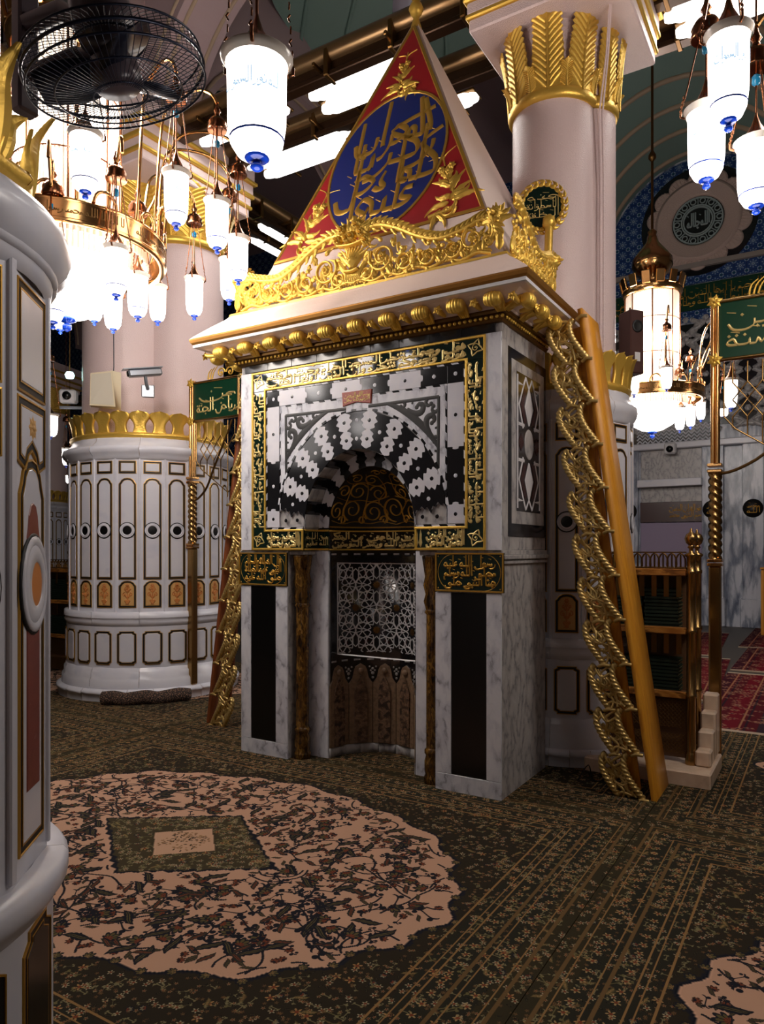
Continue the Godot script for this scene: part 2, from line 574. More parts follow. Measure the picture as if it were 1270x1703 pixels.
func make_materials():
	var rf := FastNoiseLite.FRACTAL_RIDGED
	var peel := noise_map(3, 0.06, [], 0.0, FastNoiseLite.FRACTAL_FBM, 256, FastNoiseLite.TYPE_SIMPLEX_SMOOTH, true)
	var hammer := noise_map(4, 0.05, [], 0.0, FastNoiseLite.FRACTAL_FBM, 256, FastNoiseLite.TYPE_CELLULAR, true)
	var m := mat("marble", Color.WHITE, 0.28)
	tri_tex(m, noise_map(11, 0.006, [[0.0, Color8(224, 225, 232)], [0.45, Color8(218, 219, 226)], [0.72, Color8(198, 200, 210)], [0.86, Color8(160, 160, 170)], [1.0, Color8(120, 121, 134)]], 90.0, rf), 1.5, Vector3(1.0, 0.6, 1.0))
	m = mat("marble_grey", Color.WHITE, 0.3)
	tri_tex(m, noise_map(12, 0.008, [[0.0, Color8(188, 184, 182)], [0.5, Color8(172, 168, 166)], [0.8, Color8(138, 135, 136)], [1.0, Color8(98, 97, 104)]], 70.0, rf), 1.6, Vector3(1.0, 0.6, 1.0))
	m = mat("marble_clean", Color.WHITE, 0.25)
	tri_tex(m, noise_map(13, 0.006, [[0.0, Color8(206, 207, 218)], [0.6, Color8(214, 213, 220)], [1.0, Color8(196, 198, 212)]], 30.0), 0.8)
	m = mat("marble_streaked", Color.WHITE, 0.25)
	tri_tex(m, noise_map(14, 0.01, [[0.0, Color8(214, 216, 224)], [0.45, Color8(200, 204, 214)], [0.75, Color8(120, 128, 145)], [1.0, Color8(82, 88, 104)]], 40.0, rf), 0.5, Vector3(1.0, 0.25, 1.0))
	m = mat("breccia", Color.WHITE, 0.35)
	tri_tex(m, noise_map(15, 0.02, [[0.25, Color8(48, 38, 34)], [0.45, Color8(98, 76, 60)], [0.6, Color8(150, 118, 92)], [0.75, Color8(84, 66, 56)], [1.0, Color8(190, 160, 132)]], 60.0, FastNoiseLite.FRACTAL_FBM), 1.6)
	m = mat("brown_stone", Color.WHITE, 0.4)
	tri_tex(m, noise_map(16, 0.03, [[0.2, Color8(112, 90, 70)], [0.6, Color8(138, 112, 88)], [1.0, Color8(120, 98, 80)]]), 1.5)
	m = mat("onyx", Color.WHITE, 0.15)
	tri_tex(m, noise_map(17, 0.012, [[0.2, Color8(38, 24, 10)], [0.4, Color8(110, 74, 26)], [0.5, Color8(52, 34, 14)], [0.62, Color8(150, 110, 46)], [0.75, Color8(70, 46, 18)], [1.0, Color8(120, 84, 34)]], 50.0), 2.2, Vector3(1.0, 0.3, 1.0))
	m = mat("red_marble", Color.WHITE, 0.3)
	tri_tex(m, noise_map(18, 0.008, [[0.0, Color8(112, 52, 44)], [0.6, Color8(134, 66, 54)], [0.88, Color8(110, 50, 42)], [0.96, Color8(190, 150, 136)]], 50.0, rf), 0.8)
	m = mat("plaster", Color8(222, 200, 198), 0.32)
	m.uv1_triplanar = true
	m.uv1_world_triplanar = true
	m.uv1_scale = Vector3.ONE * 5.0
	relief(m, peel, 0.35)
	m = mat("roof_plaster", Color8(226, 205, 196), 0.55)
	m.uv1_triplanar = true
	m.uv1_world_triplanar = true
	m.uv1_scale = Vector3.ONE * 3.0
	relief(m, peel, 0.12)
	m = mat("gold", Color8(230, 188, 84), 0.38, 0.62)
	m.uv1_triplanar = true
	m.uv1_scale = Vector3.ONE * 4.0
	relief(m, hammer, 0.15)
	m = mat("gold_pale", Color8(232, 206, 136), 0.28, 0.55)
	m = mat("gold_old", Color8(150, 104, 44), 0.4, 0.7)
	m = mat("gold_line", Color8(196, 150, 62), 0.35, 0.7)
	m = mat("brass", Color8(168, 134, 84), 0.27, 1.0)
	m = mat("brass_bright", Color8(210, 162, 104), 0.18, 1.0)
	m = mat("copper", Color8(150, 100, 70), 0.22, 1.0)
	m = mat("bronze", Color8(112, 82, 44), 0.32, 0.9)
	m = mat("rope_gold", Color8(204, 174, 108), 0.36, 0.7)
	m = mat("walnut", Color8(104, 72, 46), 0.5)
	m = mat("black_stone", Color8(24, 24, 27), 0.14)
	m.metallic_specular = 0.6
	m = mat("black_matte", Color8(14, 13, 13), 0.5)
	m = mat("black_panel", Color8(6, 6, 7), 0.3)
	m = mat("bottle_green", Color8(10, 34, 26), 0.06)
	m.metallic_specular = 0.7
	m.clearcoat_enabled = true
	m.clearcoat = 1.0
	m.clearcoat_roughness = 0.03
	m = mat("sign_green", Color8(14, 58, 38), 0.3)
	m = mat("navy", Color8(20, 30, 92), 0.45)
	m = mat("crimson", Color8(138, 14, 22), 0.5)
	m = mat("brick_red", Color8(148, 54, 30), 0.35)
	m = mat("dark_red_stone", Color8(58, 24, 22), 0.25)
	m = mat("cobalt", Color8(22, 66, 190), 0.12)
	m = mat("turquoise", Color8(30, 120, 160), 0.15)
	m = mat("porcelain", Color8(232, 222, 210), 0.2)
	m = mat("grey_white", Color8(206, 204, 206), 0.4)
	m = mat("speaker_beige", Color8(214, 200, 168), 0.5)
	m = mat("speaker_cloth", Color8(196, 188, 170), 0.9)
	m = mat("speaker_brown", Color8(66, 34, 28), 0.5)
	m = mat("steel", Color8(170, 178, 188), 0.3, 0.8)
	m = mat("fan_blue", Color8(24, 30, 48), 0.3, 0.5)
	m = mat("fan_body", Color8(70, 60, 66), 0.28)
	m = mat("fan_blade", Color8(150, 146, 160), 0.4)
	m = mat("vault_paint", Color8(164, 140, 142), 0.8)
	m = mat("arch_paint", Color8(168, 146, 148), 0.75)
	m = mat("arch_green", Color8(126, 150, 142), 0.75)
	m = mat("arch_stripe", Color8(168, 146, 124), 0.7)
	m = mat("dark_beam", Color8(58, 38, 22), 0.3, 0.6)
	m = mat("pipe_bronze", Color8(126, 100, 68), 0.34, 0.8)
	m = mat("wall_paint", Color8(150, 140, 134), 0.8)
	m = mat("rosette_stone", Color8(196, 172, 162), 0.7)
	m.uv1_triplanar = true
	m.uv1_world_triplanar = true
	m.uv1_scale = Vector3.ONE * 3.0
	relief(m, peel, 0.8)
	m = mat("vase_tan", Color8(206, 160, 98), 0.55)
	m = mat("vase_relief", Color8(200, 128, 66), 0.5)
	m = mat("book_green", Color8(24, 40, 30), 0.5)
	m = mat("book_page", Color8(120, 116, 84), 0.7)
	m = mat("cable", Color8(60, 58, 66), 0.5)
	m = mat("cable_black", Color8(16, 14, 18), 0.5)
	m = mat("cream_marble", Color.WHITE, 0.22)
	tri_tex(m, noise_map(19, 0.012, [[0.0, Color8(230, 208, 186)], [0.6, Color8(218, 192, 168)], [1.0, Color8(200, 172, 150)]], 20.0), 1.0)
	m = mat("plank_wood", Color.WHITE, 0.45)
	tri_tex(m, noise_map(20, 0.02, [[0.2, Color8(204, 136, 34)], [0.45, Color8(216, 150, 42)], [0.55, Color8(194, 124, 28)], [0.8, Color8(222, 158, 50)], [1.0, Color8(186, 116, 26)]], 10.0), 1.6, Vector3(1.0, 0.06, 1.0), false)
	m = mat("shelf_wood", Color.WHITE, 0.35)
	tri_tex(m, noise_map(21, 0.02, [[0.2, Color8(150, 92, 36)], [0.5, Color8(190, 130, 60)], [0.6, Color8(110, 66, 26)], [1.0, Color8(176, 116, 50)]], 15.0), 1.5, Vector3(0.2, 1.0, 1.0))
	m = mat("floor_stone", Color8(60, 54, 46), 0.5)
	# lamps
	m = mat("mauve", Color8(150, 136, 162), 0.6)
	m = mat("red_wood", Color.WHITE, 0.45)
	tri_tex(m, noise_map(22, 0.02, [[0.2, Color8(112, 58, 30)], [0.55, Color8(140, 76, 38)], [1.0, Color8(96, 48, 26)]], 10.0), 1.6, Vector3(1.0, 0.06, 1.0), false)
	m = mat("folded_carpet", Color.WHITE, 0.95)
	tri_tex(m, noise_map(23, 0.03, [[0.3, Color8(28, 24, 24)], [0.48, Color8(58, 44, 34)], [0.6, Color8(24, 22, 26)], [0.72, Color8(176, 136, 106)], [1.0, Color8(96, 52, 38)]], 20.0), 4.0)
	m = mat("crystal_rod", Color8(236, 226, 214), 0.08)
	m.emission_enabled = true
	m.emission = Color8(255, 236, 210)
	m.emission_energy_multiplier = 0.3
	m = mat("script_blue", Color8(176, 204, 226), 0.4)
	m.emission_enabled = true
	m.emission = Color8(170, 200, 226)
	m.emission_energy_multiplier = 1.5
	m = mat("turquoise_grey", Color8(150, 164, 164), 0.6)
	glow("lamp_glass", Color8(255, 246, 240), 7.0, Color8(240, 232, 226))
	glow("crystal_glow", Color8(255, 242, 228), 2.3, Color8(230, 226, 220))
	glow("bowl_glow", Color8(255, 244, 232), 22.0, Color8(230, 226, 220))
	glow("tube_glow", Color8(255, 252, 246), 4.0)
	glow("flood_glow", Color8(190, 255, 244), 6.0)
	make_tiles()
	make_carpets()


# a glazed tile seen from afar: flat print on one square, repeated
func make_tiles():
	var n := 128
	var im := Image.create(n, n, false, Image.FORMAT_RGB8)
	for y in n:
		for x in n:
			var u := Vector2(x - 63.5, y - 63.5) / 64.0
			var r := u.length()
			var a := u.angle()
			var c := Color8(40, 66, 120)
			var petal := 0.5 + 0.22 * cos(a * 8.0)
			if r < petal and r > petal - 0.14:
				c = Color8(150, 176, 196)
			elif r < 0.2:
				c = Color8(160, 180, 196) if r > 0.1 else Color8(24, 40, 90)
			var k := (Vector2(absf(u.x), absf(u.y)) - Vector2(1, 1)).length()
			if k < 0.4 and k > 0.26:
				c = Color8(140, 166, 188)
			elif k < 0.14:
				c = Color8(36, 112, 120)
			if absf(u.x) > 0.97 or absf(u.y) > 0.97:
				c = Color8(20, 30, 60)
			im.set_pixel(x, y, c)
	M["tile_print"] = ImageTexture.create_from_image(im)
	var m := mat("blue_tile", Color.WHITE, 0.25)
	tri_tex(m, M["tile_print"], 4.2)
	# green band with fine pale tracery
	var t2 := Image.create(n, n, false, Image.FORMAT_RGB8)
	for y in n:
		for x in n:
			var f := sin(x * TAU / 32.0 + 2.0 * sin(y * TAU / 64.0)) * sin(y * TAU / 32.0 + 2.2 * sin(x * TAU / 128.0))
			t2.set_pixel(x, y, Color8(128, 140, 92) if absf(f) < 0.13 else Color8(36, 78, 48))
	m = mat("green_tracery", Color.WHITE, 0.4)
	tri_tex(m, ImageTexture.create_from_image(t2), 1.6)


# ---------------------------------------------------------------- carpets: the woven pattern as a colour print
func stamp(kind: int, turn: float, size: int, dye: Array) -> Image:
	var im := Image.create(size, size, false, Image.FORMAT_RGBA8)
	for y in size:
		for x in size:
			var u := (Vector2(x + 0.5, y + 0.5) / size * 2.0 - Vector2.ONE).rotated(-turn)
			var r := u.length()
			var a := u.angle()
			var c := Color(0, 0, 0, 0)
			if kind == 0:  # a palmette
				var edge := (0.5 + 0.36 * cos(a)) * (0.72 + 0.34 * absf(sin(a * 5.0)))
				if r < edge:
					c = dye[0] if r > edge - 0.2 or absf(sin(a * 5.0)) < 0.3 else (dye[1] if r > 0.3 else dye[2])
			elif kind == 1:  # a serrated leaf
				var w := 0.34 * sin(PI * clampf((u.x + 0.95) / 1.9, 0.0, 1.0)) * (0.75 + 0.25 * absf(sin(u.x * 9.0)))
				var v := u.y - 0.16 * sin(u.x * 2.6)
				if absf(v) < w:
					c = dye[1] if absf(v) < w * 0.35 and absf(v) > 0.03 else dye[0]
			elif kind == 2:  # a stem with two small leaves
				var v := u.y - 0.45 * sin(u.x * 2.4)
				if absf(v) < 0.075 and absf(u.x) < 0.95:
					c = dye[0]
				if (u - Vector2(0.45, 0.62)).length() < 0.2 or (u - Vector2(-0.4, -0.6)).length() < 0.2 or (u - Vector2(0.72, 0.1)).length() < 0.18:
					c = dye[0]
			else:  # a small blossom
				var edge := 0.5 + 0.3 * cos(a * 5.0)
				if r < edge:
					c = dye[1] if r > 0.3 else dye[2]
			im.set_pixel(x, y, c)
	return im


func strew(im: Image, stamps: Array, n: int, area: Rect2i, ok = null):
	for k in n:
		var s: Image = stamps[rng.randi() % stamps.size()]
		var c := Vector2i(rng.randi_range(area.position.x, area.end.x), rng.randi_range(area.position.y, area.end.y))
		if ok != null and not ok.call(c):
			continue
		im.blend_rect(s, Rect2i(Vector2i.ZERO, s.get_size()), c - s.get_size() / 2)


func make_carpets():
	rng.seed = 77
	var W := 2048
	var H := 1600
	var dark := Color8(43, 37, 28)
	var cream := Color8(178, 140, 116)
	var ink := Color8(30, 30, 36)
	var olive := Color8(84, 74, 46)
	var rust := Color8(112, 58, 38)
	var tan := Color8(150, 116, 74)
	var big := []
	var small := []
	var pale := []
	var rim := []
	var fine := []
	var speck := []
	for k in 8:
		var a := TAU * k / 8
		big.append(stamp(0, a, 66, [ink, olive, rust]))
		big.append(stamp(1, a + 0.3, 76, [ink, olive, rust]))
		big.append(stamp(2, a + 0.5, 70, [ink, ink, ink]))
		big.append(stamp(1, a, 52, [Color8(44, 44, 40), rust, rust]))
		speck.append(stamp(3, a, 11, [ink, Color8(140, 118, 84), rust]))
		speck.append(stamp(1, a, 13, [Color8(26, 24, 24), olive, rust]))
		speck.append(stamp(3, a, 10, [ink, Color8(104, 74, 48), olive]))
		fine.append(stamp(2, a, 40, [ink, ink, ink]))
		fine.append(stamp(1, a, 34, [Color8(52, 46, 40), olive, rust]))
		fine.append(stamp(0, a, 34, [Color8(60, 40, 34), rust, ink]))
		small.append(stamp(3, a, 26, [ink, tan, rust]))
		small.append(stamp(1, a, 34, [olive, tan, rust]))
		small.append(stamp(2, a, 34, [Color8(96, 88, 56), olive, rust]))
		small.append(stamp(0, a, 30, [ink, Color8(116, 108, 84), rust]))
		pale.append(stamp(3, a, 18, [ink, Color8(150, 140, 112), rust]))
		pale.append(stamp(2, a, 22, [Color8(112, 104, 74), olive, rust]))
		rim.append(stamp(0, a, 44, [ink, olive, Color8(120, 96, 60)]))
	var inside := func(c: Vector2i) -> float:
		var u := Vector2(c.x - 1024.0, c.y - 800.0) / 500.0
		u.x /= 1.55
		u.y /= 1.06
		var a := u.angle()
		return u.length() - (1.0 + 0.018 * cos(a * 24.0) + 0.012 * cos(a * 8.0))
	var low := Image.create(512, 400, false, Image.FORMAT_RGBA8)
	for y in 400:
		for x in 512:
			var c := Vector2i(x * 4, y * 4)
			var f: float = inside.call(c)
			var q := Vector2(absf(c.x - 1024), absf(c.y - 800))
			var col := dark
			if f < 0.0:
				col = cream
			elif f < 0.014:
				col = ink
			var star := q.x / 325.0 + q.y / 225.0 + 0.03 * sin(c.x * 0.12) * sin(c.y * 0.12)
			if star < 1.0:
				col = Color8(62, 54, 38)
				if star > 0.95:
					col = ink
			if q.x / 115.0 + q.y / 105.0 < 1.0:
				col = Color8(178, 142, 116)
			var e := minf(minf(c.x, W - c.x), minf(c.y, H - c.y))
			if e < 200.0:
				col = Color8(40, 38, 30) if e > 60.0 else Color8(50, 44, 30)
			low.set_pixel(x, y, col)
	low.resize(W, H, Image.INTERPOLATE_CUBIC)
	var im := low
	strew(im, small, 1500, Rect2i(0, 0, W, H), func(c): return inside.call(c) > 0.05)
	for k in 170:  # winding stems
		var p := Vector2(rng.randf_range(250, 1800), rng.randf_range(200, 1400))
		var a := rng.randf() * TAU
		var turn := rng.randf_range(-0.09, 0.09)
		for i in 46:
			p += Vector2.from_angle(a) * 4.0
			a += turn + 0.05 * sin(i * 0.3)
			var c := Vector2i(p)
			if inside.call(c) < -0.02 and absf(p.x - 1024) / 340.0 + absf(p.y - 800) / 240.0 > 1.0:
				im.fill_rect(Rect2i(c - Vector2i(2, 2), Vector2i(5, 5)), ink)
	strew(im, fine, 1900, Rect2i(200, 140, W - 400, H - 280), func(c): return inside.call(c) < -0.03 and absf(c.x - 1024) / 345.0 + absf(c.y - 800) / 245.0 > 1.0)
	strew(im, big, 1250, Rect2i(200, 140, W - 400, H - 280), func(c): return inside.call(c) < -0.07 and absf(c.x - 1024) / 360.0 + absf(c.y - 800) / 260.0 > 1.0)
	strew(im, small, 300, Rect2i(720, 590, 608, 420), func(c): return absf(c.x - 1024) / 300.0 + absf(c.y - 800) / 205.0 < 1.0 and absf(c.x - 1024) / 130.0 + absf(c.y - 800) / 120.0 > 1.0)
	strew(im, pale, 900, Rect2i(710, 580, 628, 440), func(c): return absf(c.x - 1024) / 310.0 + absf(c.y - 800) / 212.0 < 1.0 and absf(c.x - 1024) / 125.0 + absf(c.y - 800) / 115.0 > 1.0)
	strew(im, speck, 160, Rect2i(964, 745, 120, 110), func(c): return absf(c.x - 1024) / 100.0 + absf(c.y - 800) / 90.0 < 1.0)
	strew(im, pale, 4200, Rect2i(0, 0, W, H), func(c): return inside.call(c) > 0.05)
	strew(im, speck, 12000, Rect2i(0, 0, W, H), func(c): return inside.call(c) > 0.03)
	for k in 72:  # a ring of palmettes round the medallion
		var a := TAU * k / 72
		var f := 1.01 + 0.018 * cos(a * 24.0) + 0.012 * cos(a * 8.0)
		var c := Vector2i(int(1024 + cos(a) * f * 775), int(800 + sin(a) * f * 530))
		var s: Image = rim[k % rim.size()]
		im.blend_rect(s, Rect2i(0, 0, 44, 44), c - Vector2i(22, 22))
	# guard stripes and the rows of flowers between them
	for q in [[26, 8], [44, 3], [98, 3], [112, 8], [160, 4], [176, 3], [204, 5]]:
		var o: int = q[0]
		var w: int = q[1]
		for r in [Rect2i(o, o, W - 2 * o, w), Rect2i(o, H - o - w, W - 2 * o, w), Rect2i(o, o, w, H - 2 * o), Rect2i(W - o - w, o, w, H - 2 * o)]:
			im.fill_rect(r, Color8(132, 100, 62) if w < 6 else Color8(96, 74, 46))
	var row := stamp(3, 0.3, 24, [ink, Color8(150, 126, 86), rust])
	for o in [60, 130]:
		for k in range(o, W - o, 36):
			for y in [o, H - o - 24]:
				im.blend_rect(row, Rect2i(0, 0, 24, 24), Vector2i(k, y))
		for k in range(o, H - o, 36):
			for x in [o, W - o - 24]:
				im.blend_rect(row, Rect2i(0, 0, 24, 24), Vector2i(x, k))
	im.generate_mipmaps()
	var m := mat("persian_carpet", Color.WHITE, 0.95)
	m.albedo_texture = ImageTexture.create_from_image(im)
	m.metallic_specular = 0.2
	# red striped prayer carpet
	var r2 := Image.create(256, 512, false, Image.FORMAT_RGBA8)
	r2.fill(Color8(78, 18, 26))
	for k in 8:
		var x := k * 32
		r2.fill_rect(Rect2i(x, 0, 14, 512), [Color8(58, 20, 30), Color8(98, 16, 28), Color8(50, 34, 42), Color8(96, 22, 30)][k % 4])
		r2.fill_rect(Rect2i(x + 15, 0, 2, 512), Color8(150, 104, 74))
		r2.fill_rect(Rect2i(x + 20, 0, 2, 512), Color8(40, 24, 34))
	var fl := []
	for k in 4:
		fl.append(stamp(3, k, 14, [ink, Color8(150, 110, 84), Color8(60, 20, 40)]))
	strew(r2, fl, 700, Rect2i(0, 0, 256, 512))
	for y in [0, 500]:
		r2.fill_rect(Rect2i(0, y, 256, 12), Color8(170, 150, 130))
	m = mat("red_carpet", Color.WHITE, 0.95)
	m.albedo_texture = ImageTexture.create_from_image(r2)
	m.metallic_specular = 0.2

# ---------------------------------------------------------------- the prayer niche
func arc(c: Vector2, a: float, b: float, from: float, to: float, n: int) -> PackedVector2Array:
	var o := PackedVector2Array()
	for k in n + 1:
		var x := lerpf(from, to, float(k) / n)
		o.append(c + Vector2(cos(x) * a, sin(x) * b))
	return o


func boxed(c: Vector3, s: Vector3, b := 0.004) -> Sh:
	var sh := Sh.new()
	sh.box(c, s, b)
	return sh


func slab(poly: PackedVector2Array, z0: float, z1: float, b := 0.0015) -> Sh:
	var sh := Sh.new()
	sh.prism(poly, z0, z1, b)
	return sh


# a wall with an arched opening that is open at the bottom
func arched_wall(x: float, y0: float, y1: float, half: float, spring: float, rise: float) -> PackedVector2Array:
	var o := PackedVector2Array([Vector2(-x, y0), Vector2(-half, y0)])
	var a := arc(Vector2(0, spring), half, rise, PI, 0.0, 28)
	o.append_array(a)
	o.append_array(PackedVector2Array([Vector2(half, y0), Vector2(x, y0), Vector2(x, y1), Vector2(-x, y1)]))
	return o


# an edge like a jigsaw: from a to b, knobs pushing out by d
func jig(a: Vector2, b: Vector2, d: float, knobs: int) -> PackedVector2Array:
	var o := PackedVector2Array()
	var t := b - a
	var nn := Vector2(-t.y, t.x).normalized()
	o.append(a)
	for k in knobs:
		var m := (k + 0.5) / knobs
		var r := 0.2 / knobs
		for q in [[-1.0, 0.0], [-0.75, 0.35], [-0.9, 0.7], [-0.5, 1.0], [0.0, 1.1], [0.5, 1.0], [0.9, 0.7], [0.75, 0.35], [1.0, 0.0]]:
			o.append(a + t * (m + q[0] * r * 1.1) + nn * d * q[1])
	return o


const SPRING := 1.765
var OUTER := Vector2(0.742, 0.845)
var INNER := Vector2(0.475, 0.565)


# where the seam k between two voussoirs runs: u goes from the inner to the outer edge
func seam(ang: float, u: float, s: float, inner: Vector2, outer: Vector2, amp: float) -> Vector2:
	var lob := 0.52 * pow(absf(sin(TAU * u)), 0.8) - 0.42 - 0.14 * cos(TAU * 6.0 * u)
	var a := ang + s * amp * lob * lerpf(1.15, 1.0, u)
	var e := inner.lerp(outer, u)
	return Vector2(cos(a) * e.x, SPRING + sin(a) * e.y)


func mihrab():
	var o := thing("mihrab", "tall marble prayer niche with black and white arch, gilded crest and pyramid hood", "prayer niche")
	# masonry
	for s in [-1, 1]:
		part(o, "pier", boxed(Vector3(0.867 * s, 0.8, -0.426), Vector3(0.466, 1.6, 0.828), 0.003), M.marble_grey)
		part(o, "jamb", boxed(Vector3(0.503 * s, 0.8, -0.37), Vector3(0.257, 1.6, 0.38), 0.01), M.marble)
		part(o, "flank_wall", boxed(Vector3(0.867 * s, 2.325, -0.51), Vector3(0.462, 1.45, 0.66), 0.003), M.marble_grey)
		var sh := Sh.new()
		for q in [[1.585, 0.012, 0.03], [1.555, 0.03, 0.03], [1.522, 0.018, 0.024]]:
			sh.box(Vector3((1.1 + q[1] * 0.5) * s, q[0], -0.42), Vector3(q[1], q[2], 0.84), 0.004)
		part(o, "side_moulding", sh, M.marble_grey)
	part(o, "back_wall", boxed(Vector3(0, 1.525, -0.705), Vector3(1.27, 3.05, 0.27)), M.marble_grey)
	part(o, "front_wall", slab(arched_wall(1.098, 1.6, 3.05, 0.475, SPRING, 0.565), -0.18, -0.012, 0.0), M.marble_grey)
	part(o, "inner_arch_wall", slab(arched_wall(0.635, 1.6, 2.6, 0.375, SPRING, 0.45), -0.3, -0.186, 0.0), M.black_stone)
	# piers: white frame round a black panel, plaque above
	for s in [-1, 1]:
		for q in [[0.632, 0.124, 0.747, 1.322], [0.999, 0.124, 1.1, 1.322], [0.632, 0.0, 1.1, 0.122]]:
			var x0: float = q[0] * s
			var x1: float = q[2] * s
			part(o, "marble_strip", slab(rect(minf(x0, x1), q[1], maxf(x0, x1), q[3]), -0.012, 0.0), M.marble)
		part(o, "black_panel", slab(rect(minf(0.749 * s, 0.997 * s), 0.126, maxf(0.749 * s, 0.997 * s), 1.32), -0.012, -0.004), M.black_panel)
		plaque(o, s)
	# upper front
	for s in [-1, 1]:
		part(o, "marble_strip", slab(rect(minf(0.992 * s, 1.1 * s), 1.6, maxf(0.992 * s, 1.1 * s), 2.988), -0.012, 0.0), M.marble)
	for k in 9:
		part(o, "black_tile", slab(rect(-1.06 + k * 0.2356, 2.992, -1.062 + (k + 1) * 0.2356, 3.048), -0.012, 0.001 + 0.0012 * (k % 2)), M.black_stone)
	inscription_band(o)
	jigsaw_border(o)
	spandrels(o)
	arch_ring(o)
	niche(o)
	colonnettes(o)
	side_panels(o)
	cornice(o)
	hood(o)
	crest(o)


func plaque(o: Node3D, s: int):
	var x0 := minf(0.634 * s, 1.118 * s)
	var x1 := maxf(0.634 * s, 1.118 * s)
	var g := part(o, "plaque", slab(rect(x0, 1.328, x1, 1.582), -0.012, 0.004), M.bottle_green, "green plaque with gilded handwriting in an oval line")
	var sh := Sh.new()
	sh.border(rect(x0, 1.328, x1, 1.582), [Vector2(0, 0.0), Vector2(0, 0.009), Vector2(0.009, 0.009), Vector2(0.011, 0.004)])
	var cx := (x0 + x1) / 2
	var oval := PackedVector2Array()
	for e in [-1, 1]:
		var a := arc(Vector2(cx + 0.105 * e, 1.455), 0.12, 0.122, -PI / 2 if e > 0 else PI / 2, PI / 2 if e > 0 else PI * 1.5, 14)
		oval.append_array(a)
	sh.border(oval, [Vector2(0.0, 0.004), Vector2(0.0015, 0.0065), Vector2(0.0035, 0.0065), Vector2(0.005, 0.004)])
	for q in [[x0 + 0.022, 1.35], [x1 - 0.022, 1.35], [x0 + 0.022, 1.56], [x1 - 0.022, 1.56]]:
		sh.knob(Vector2(q[0], q[1]), 0.005, 0.003, 0.004, 6)
	part(g, "gilt_frame", sh, M.gold_line)
	sh = Sh.new()
	if s > 0:
		write(sh, ["رسول الله عليه", "مصلى الله وسلم", "هذا النبي صلى"], cx - 0.18, 1.345, cx + 0.185, 1.572, 0.6, 0.005, 0.004, 1.7)
	else:
		write(sh, ["قال الصلاة والسلام", "النبي عليه الصلاة", "صلى الله عليه"], cx - 0.18, 1.345, cx + 0.185, 1.572, 0.6, 0.005, 0.004, 1.7)
	part(g, "inscription", sh, M.gold_line)


func inscription_band(o: Node3D):
	# the field
	var plates := [[-0.985, 2.835, 0.995, 2.985], [-0.985, 1.6, -0.845, 2.833], [0.855, 1.6, 0.995, 2.833], [-0.843, 1.6, -0.477, 1.755], [0.477, 1.6, 0.853, 1.755]]
	for q in plates:
		part(o, "band_field", slab(rect(q[0], q[1], q[2], q[3]), -0.012, 0.001), M.bottle_green)
	var sh := Sh.new()
	var prof := [Vector2(0, 0.0), Vector2(0, 0.008), Vector2(0.004, 0.01), Vector2(0.014, 0.01), Vector2(0.017, 0.001)]
	var outline := PackedVector2Array([Vector2(-0.985, 2.985), Vector2(-0.985, 1.6), Vector2(-0.477, 1.6), Vector2(-0.477, 1.757), Vector2(-0.842, 1.757), Vector2(-0.842, 2.834), Vector2(0.852, 2.834), Vector2(0.852, 1.757), Vector2(0.477, 1.757), Vector2(0.477, 1.6), Vector2(0.995, 1.6), Vector2(0.995, 2.985)])
	sh.border(outline, prof)
	part(o, "gilt_frame", sh, M.gold)
	var w := func(rows: Array, x0: float, y0: float, x1: float, y1: float):
		var t := Sh.new()
		write(t, rows, x0, y0, x1, y1, 1.0, 0.005, 0.001, 1.75)
		part(o, "inscription", t, M.gold_pale)
	w.call(["فول وجهك شطر المسجد الحرام وحيث ما كنتم", "فولوا وجوهكم شطره وان الذين اوتوا الكتاب"], -0.84, 2.842, 0.85, 2.982)
	w.call(["التائبون العابدون", "الحامدون السائحون"], 0.56, 1.612, 0.84, 1.75)
	w.call(["العظيم رسوله", "الكريم وصدق"], -0.83, 1.612, -0.53, 1.75)
	for s in [-1, 1]:  # upright bands, read from the side
		var t := Sh.new()
		t.xf = Transform3D(Basis(Vector3(0, 0, 1), PI / 2 * s) if s > 0 else Basis(Vector3(0, 0, 1), -PI / 2), Vector3(0.925, 1.78, 0.001) if s > 0 else Vector3(-0.915, 2.82, 0.001))
		t.xf = Transform3D(Basis(Vector3(0, 0, 1), -PI / 2), Vector3(0.925 if s > 0 else -0.915, 2.82, 0.0))
		write(t, ["فلنولينك قبلة ترضيها قد نرى تقلب", "وجهك في السماء بسم الله الرحمن الرحيم"] if s > 0 else ["ليعلمون انه الحق من ربهم وما الله", "بغافل عما يعملون ولئن اتيت الذين"], 0.0, -0.064, 1.04, 0.06, 1.0, 0.004, 0.001)
		part(o, "inscription", t, M.gold_pale)
	sh = Sh.new()
	for q in [[-0.913, 2.91], [0.923, 2.91], [-0.913, 1.68], [0.923, 1.68]]:  # star knots in the corners
		var c := Vector2(q[0], q[1])
		var star := PackedVector2Array()
		for k in 9:
			star.append(c + Vector2.from_angle(k * TAU / 8 + PI / 8) * (0.056 if k % 2 else 0.03))
		sh.rib(star, 0.005, 0.005, 0.004, false, 0.001, 2)
		sh.scroll(c, 0.028, 0.5, 1.4, 0.004, 0.004, 0.001)
	for s in [-1, 1]:
		for k in 2:
			sh.leaf(Vector2((0.49 + k * 0.03) * s, 1.62), PI / 2, 0.12, 0.014, 0.004, 0.0, 2, 0.001, 8)
	part(o, "corner_knot", sh, M.gold_pale)


